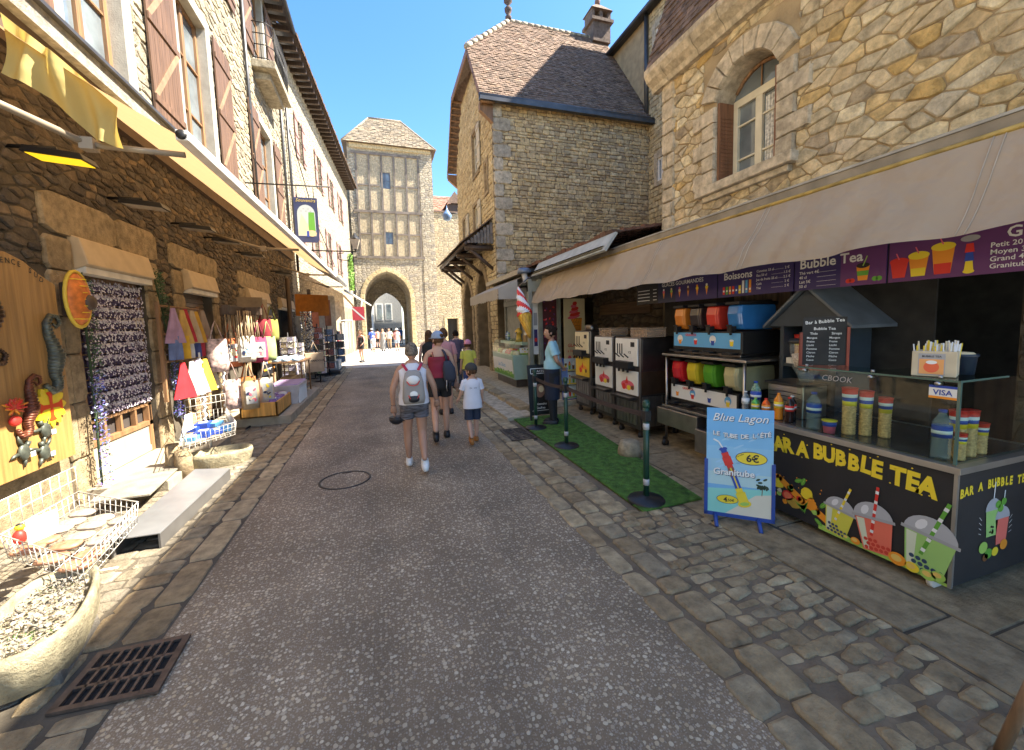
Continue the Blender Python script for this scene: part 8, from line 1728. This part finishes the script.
for z,s in((1.24,1),(1.06,.85)):
    mb=MB();mb.ball((0,-.245,z),.085*s,.035,.06,I_w,14,8);mb.v=[T1(v) for v in mb.v];mb.build('flap',bp_)
    mb=MB();mb.tube([(-.08*s,-.27,z-.01),(-.05*s,-.28,z-.055),(0,-.283,z-.068),(.05*s,-.28,z-.055),(.08*s,-.27,z-.01)],.006,I_r,6);mb.v=[T1(v) for v in mb.v];mb.build('piping',bp_)
mb=MB();mb.ball((0,-.262,1.0),.075,.03,.05,I_k,12,8);mb.v=[T1(v) for v in mb.v];mb.build('pocket',bp_)
for s in(-1,1):
    mb=MB();mb.tube([(.07*s,-.17,1.36),(.11*s,-.10,1.42),(.125*s,-.0,1.435),(.12*s,.09,1.36),(.12*s,.12,1.2),(.14*s,.02,1.0)],.018,M('strap_crimson',(.45,.02,.06),.7),8,ry=.007);mb.v=[T1(v) for v in mb.v];mb.build('strap',bp_)
hc_=Vector(j1['wrL'])+Vector((.03,.02,-.16));t=thing('baseball_cap',tuple(T1(hc_)),'black baseball cap carried in the grey haired woman\'s left hand','cap');mb=MB();mb.ball(hc_,.10,.095,.09,I_k,16,10,fn=lambda v,d:Vector((v.x,v.y,v.z if d.z<.2 else .02)));mb.tube([hc_+Vector((.02,0,0)),hc_+Vector((.10,.0,-.03)),hc_+Vector((.17,.02,-.08))],[.08,.07,.03],I_k,10,ry=[.03,.012,.01]);mb.v=[T1(v) for v in mb.v];mb.build('crown',t)
mb=MB();mb.tube([T1(Vector(j1['wrL'])+Vector((.027*math.cos(i),.027*math.sin(i),.02))) for i in range(6)],.005,I_k,5,closed=True);wb=mb.build('wrist_strap',W1)
# woman in the red top with a dark shoulder bag and pale blue cap
W2,T2,j2=person('woman in dark red strapped top, black shorts and pale blue cap walking away',(.80,6.2,0),R(-4),1.66,
 dict(elR=(.23,.02,1.12),wrR=(.27,.08,.88),elL=(-.24,.0,1.11),wrL=(-.24,.08,.86),knL=(-.09,.02,.49),anL=(-.10,-.24,.17),pitL=.45,knR=(.09,.10,.49),anR=(.09,.12,.09)),
 [('camisole',M('top_crimson',(.22,.008,.025),.7,var=.15),1.0),('shorts',M('shorts_black',(.012,.012,.014),.8),.45)],skin=skin_l,hair=hair_b,hairstyle='bun',hat=('cap',M('cap_blue',(.28,.36,.50),.8)),headturn=R(35),bulk=1.05)
t=thing('shoulder_bag',tuple(T2((.16,-.14,1.05))),'dark navy shoulder bag hanging behind the woman in red','bag');nv=M('bag_navy',(.025,.03,.05),.7,bump=.3)
mb=MB();loft(mb,[((.15,-.16,.93),.07,.04,3),((.15,-.17,1.0),.10,.06,3),((.14,-.165,1.15),.095,.055,3),((.12,-.15,1.26),.05,.03,3)],nv,18,(True,True));mb.v=[T2(v) for v in mb.v];mb.build('pouch',t)
mb=MB();mb.tube([(.12,-.15,1.25),(.09,-.12,1.38),(.06,-.05,1.43),(-.0,.05,1.40),(-.1,.12,1.2)],.018,nv,8,ry=.006);mb.v=[T2(v) for v in mb.v];mb.build('strap',t)
mb=MB();mb.tube([(.10,-.20,1.0),(.09,-.21,.86),(.10,-.2,.8)],.008,steel,6);mb.tube([(.14,-.2,1.0),(.14,-.22,.84)],.01,nv,6);mb.v=[T2(v) for v in mb.v];mb.build('keys',t)
# boy
W3,T3,j3=person('small boy in white t-shirt, navy shorts and dark cap beside the woman in red',(1.22,5.82,0),R(0),1.14,
 dict(elR=(.23,.0,1.12),wrR=(.24,.10,.92),elL=(-.24,.03,1.13),wrL=(-.28,.12,1.0),knL=(-.09,.0,.49),anL=(-.09,-.22,.16),pitL=.4,knR=(.09,.10,.49),anR=(.09,.13,.09)),
 [('tshirt',wt,.80),('shorts',M('shorts_navy',(.02,.03,.06),.8),.85)],skin=skin_l,hair=hair_b,hat=('cap',M('cap_charcoal',(.05,.045,.04),.9)),head=1.32,headturn=R(40),bulk=1.1,shoes=M('shoe_orange',(.35,.14,.03),.7))
a=Art(Fr(T3((-.08,-.125,1.24)),Matrix.Rotation(R(0),3,'Z')@Vector((1,0,0)),(0,0,1),(0,-1,0)),.002);a.text('Occitanie',.055,0,.028,I_nv,1,.01);a.build('shirt_print',W3)
# people further on
blk=M('top_black',(.015,.015,.017),.8);gsk=M('skirt_grey',(.30,.30,.33),.8)
person('long haired woman in black top and pale skirt ahead of the woman in red',(1.0,9.3,0),R(-5),1.66,dict(anR=(.09,-.1,.1)),[('tank',blk,1.0),('skirt',gsk,.55)],hair=hair_b,hairstyle='long',detail=False)
person('person with short dark hair half hidden behind the woman in red',(1.15,8.0,0),R(5),1.70,{},[('tshirt',M('top_rose',(.55,.25,.25),.8),.88),('shorts',den,.8)],hair=hair_b,detail=False)
person('child in a yellow t-shirt and pink cap walking beside the kerb',(1.95,9.6,0),R(-5),1.36,{},[('tshirt',M('top_yellow',(.60,.55,.08),.8),.85),('trousers',M('jeans_blue',(.05,.08,.2),.8),1.8)],hair=hair_b,hat=('cap',M('cap_pink',(.65,.25,.32),.8)),head=1.2,detail=False)
person('woman with dark hair and a backpack walking just beyond the yellow shirted child',(1.95,11.2,0),0,1.62,{},[('tshirt',M('top_dusk',(.10,.07,.10),.8),.88),('trousers',den,1.9)],hair=hair_d,hairstyle='bun',detail=False)
# stall keeper
W8,T8,j8=person('stall keeper in turquoise t-shirt and dark apron standing with hands joined behind',(2.74,6.35,0),R(62),1.70,
 dict(elR=(.25,-.10,1.12),wrR=(.07,-.17,1.0),elL=(-.25,-.10,1.12),wrL=(-.05,-.18,1.0),knL=(-.08,.02,.48),knR=(.09,.0,.48)),
 [('tshirt',M('top_turquoise',(.30,.52,.58),.8),.98),('trousers',blk,1.95),('apron',M('apron_navy',(.015,.02,.04),.8))],skin=skin_t,hair=hair_d,hairstyle='bun',headturn=R(15))
mb=MB();fr=Fr(T8((0,-.14,.98)),Vector((1,0,0)),(0,0,1),(0,-1,0));mb.hexa([fr(0,0,.0),fr(.12,0,0),fr(.13,-.22,0),fr(.01,-.22,0)],[fr(0,0,.03),fr(.12,0,.03),fr(.13,-.22,.03),fr(.01,-.22,.03)],M('cloth_blue',(.03,.07,.35),.8));tag(mb.build('cleaning_cloth',bev=.01),'bright blue cloth held by the stall keeper','cloth')
# crowd by the gate
cl=lambda n,c:M('crowd_'+n,c,.85,var=.1)
CR=[(-1.05,22.3,1.66,'woman in black shorts standing alone in the sun left of the gate crowd',[('camisole',cl('black',(.02,.02,.02)),1.0),('shorts',cl('black',(.02,.02,.02)),.4)],hair_b,'long',None,2.4),
(-.62,31.2,1.2,'child in pale clothes and hat in the crowd before the gate',[('tshirt',cl('pale',(.5,.52,.55)),.85),('shorts',cl('pale',(.5,.52,.55)),.8)],hair_b,'short',('hat',cl('hat',(.6,.58,.5))),.2),
(-.75,33.6,1.72,'person in blue shirt and white cap left of the long grey dress',[('tshirt',cl('blue',(.05,.10,.45)),.85),('trousers',cl('bluegrey',(.25,.35,.5)),1.8)],hair_d,'short',('cap',cl('white',(.6,.6,.6))),.3),
(.05,31.8,1.70,'woman in a long grey dress at the middle of the gate crowd',[('dress',cl('grey',(.25,.25,.25)),.15)],hair_b,'long',None,3.0),
(1.05,31.6,1.68,'person in a pink shirt, white hat and pale blue shorts in the gate crowd',[('tshirt',cl('pink',(.6,.32,.32)),.85),('shorts',cl('sky',(.4,.5,.6)),.7)],hair_b,'short',('hat',cl('white',(.6,.6,.6))),.1),
(.55,34.4,1.72,'person in a white shirt just behind the grey dress',[('tshirt',cl('white',(.6,.6,.6)),.85),('trousers',cl('tan',(.35,.25,.15)),1.8)],hair_d,'short',None,2.9),
(-.35,36.5,1.68,'person in a coral shirt just inside the gate arch',[('tshirt',cl('coral',(.6,.3,.25)),.85),('shorts',cl('black',(.02,.02,.02)),.8)],hair_d,'short',None,.2),
(1.3,40.,1.75,'person in a crimson shirt under the gate vault',[('tshirt',cl('crimson',(.35,.03,.05)),.85),('trousers',cl('dark',(.04,.04,.06)),1.9)],hair_d,'short',None,.1),
(.4,42.,1.70,'person in a dark navy shirt under the gate vault',[('tshirt',cl('navy',(.03,.05,.15)),.85),('trousers',cl('dark',(.04,.04,.06)),1.9)],hair_d,'short',None,3.),
(1.9,44.5,1.75,'person in a bright blue shirt beyond the gate vault',[('tshirt',cl('azure',(.05,.15,.45)),.85),('shorts',cl('tan',(.35,.25,.15)),.8)],hair_b,'short',None,.4),
(1.0,46.,1.70,'person in an ochre top beyond the gate vault',[('tshirt',cl('ochre',(.5,.35,.08)),.85),('trousers',cl('dark',(.04,.04,.06)),1.9)],hair_d,'long',None,0)]
for x_,y_,h_,l,c_,hr,hst,hat,rz in CR:
    person(l,(x_,y_,0),rz,h_,dict(anR=(.09,-.08,.1),elL=(-.26,.0,1.12),wrL=(-.2,.12,.98)),c_,hair=hr,hairstyle=hst,hat=hat,group='people walking by the gate',detail=False)

mb=MB();mb.tube([U(1040,668,Z=.5),U(1000,752,Z=.02)],.02,woodM('pole_wood',(.25,.15,.08)),8);tag(mb.build('wooden_pole'),'worn wooden pole leaning into view at the lower right corner','pole')

rack(-2.55,12.9,1.7,.34,[mixc[3],mixc[6],mixc[1]],'rack of pale folded cloths between the pendants and the small table',8,2)
rack(-2.35,15.9,2.0,.34,[mixc[6],mixc[5],mixc[0]],'tall dark rack beside the spinning postcard rack',10,4)
rack(-2.45,17.7,1.9,.4,[mixc[1],mixc[4],mixc[5]],'brownish rack against the wall before the farthest shops',7,3)
rack(-2.1,20.6,1.8,.45,[mixc[3],mixc[0],mixc[4]],'mixed coloured rack beside the clothes rail',6,3)
rq=random.Random(31)
for (x_,y_,l) in((-2.2,14.1,'dense strands of white and grey beads hanging before the racks'),(-2.5,16.6,'second bunch of grey bead strands behind the dark rack')):
    mb=MB()
    for i in range(26):
        xx_=x_+rq.uniform(-.16,.16);yy_=y_+rq.uniform(-.2,.2);z1=rq.uniform(.7,1.0)
        for k in range(22): mb.ball((xx_+rq.uniform(-.01,.01),yy_,2.3-k*(2.3-z1)/22),.022,.022,.026,rq.choice([I_w,I_gy,I_c,I_nv,I_gy]),5,4)
    mb.tube([(x_-.2,y_,2.32),(x_+.2,y_,2.32)],.012,iron,5);tag(mb.build('bead_strands'),l,'beads','bead strands by the racks')
for i,(x_,y_,z,w,h,c_,l) in enumerate(((-2.7,10.2,2.5,.5,.9,(.20,.15,.10),'dark brown scarf over the third shop opening'),(-2.75,10.9,2.5,.45,.8,(.42,.33,.22),'sand scarf over the third shop opening'),(-2.5,17.2,3.0,.5,1.2,(.35,.26,.16),'tan scarf hanging behind the picture racks'),(-2.4,18.0,3.0,.5,1.3,(.5,.45,.38),'ivory scarf hanging behind the picture racks'),(-2.2,18.8,3.0,.4,1.1,(.30,.12,.06),'rust scarf hanging behind the picture racks'))):
    cloth((x_,y_,z),w,h,fab('hang%d'%i,c_),'scarf',l,'scarf','scarves under the awning',(.6,-.8,0),False)
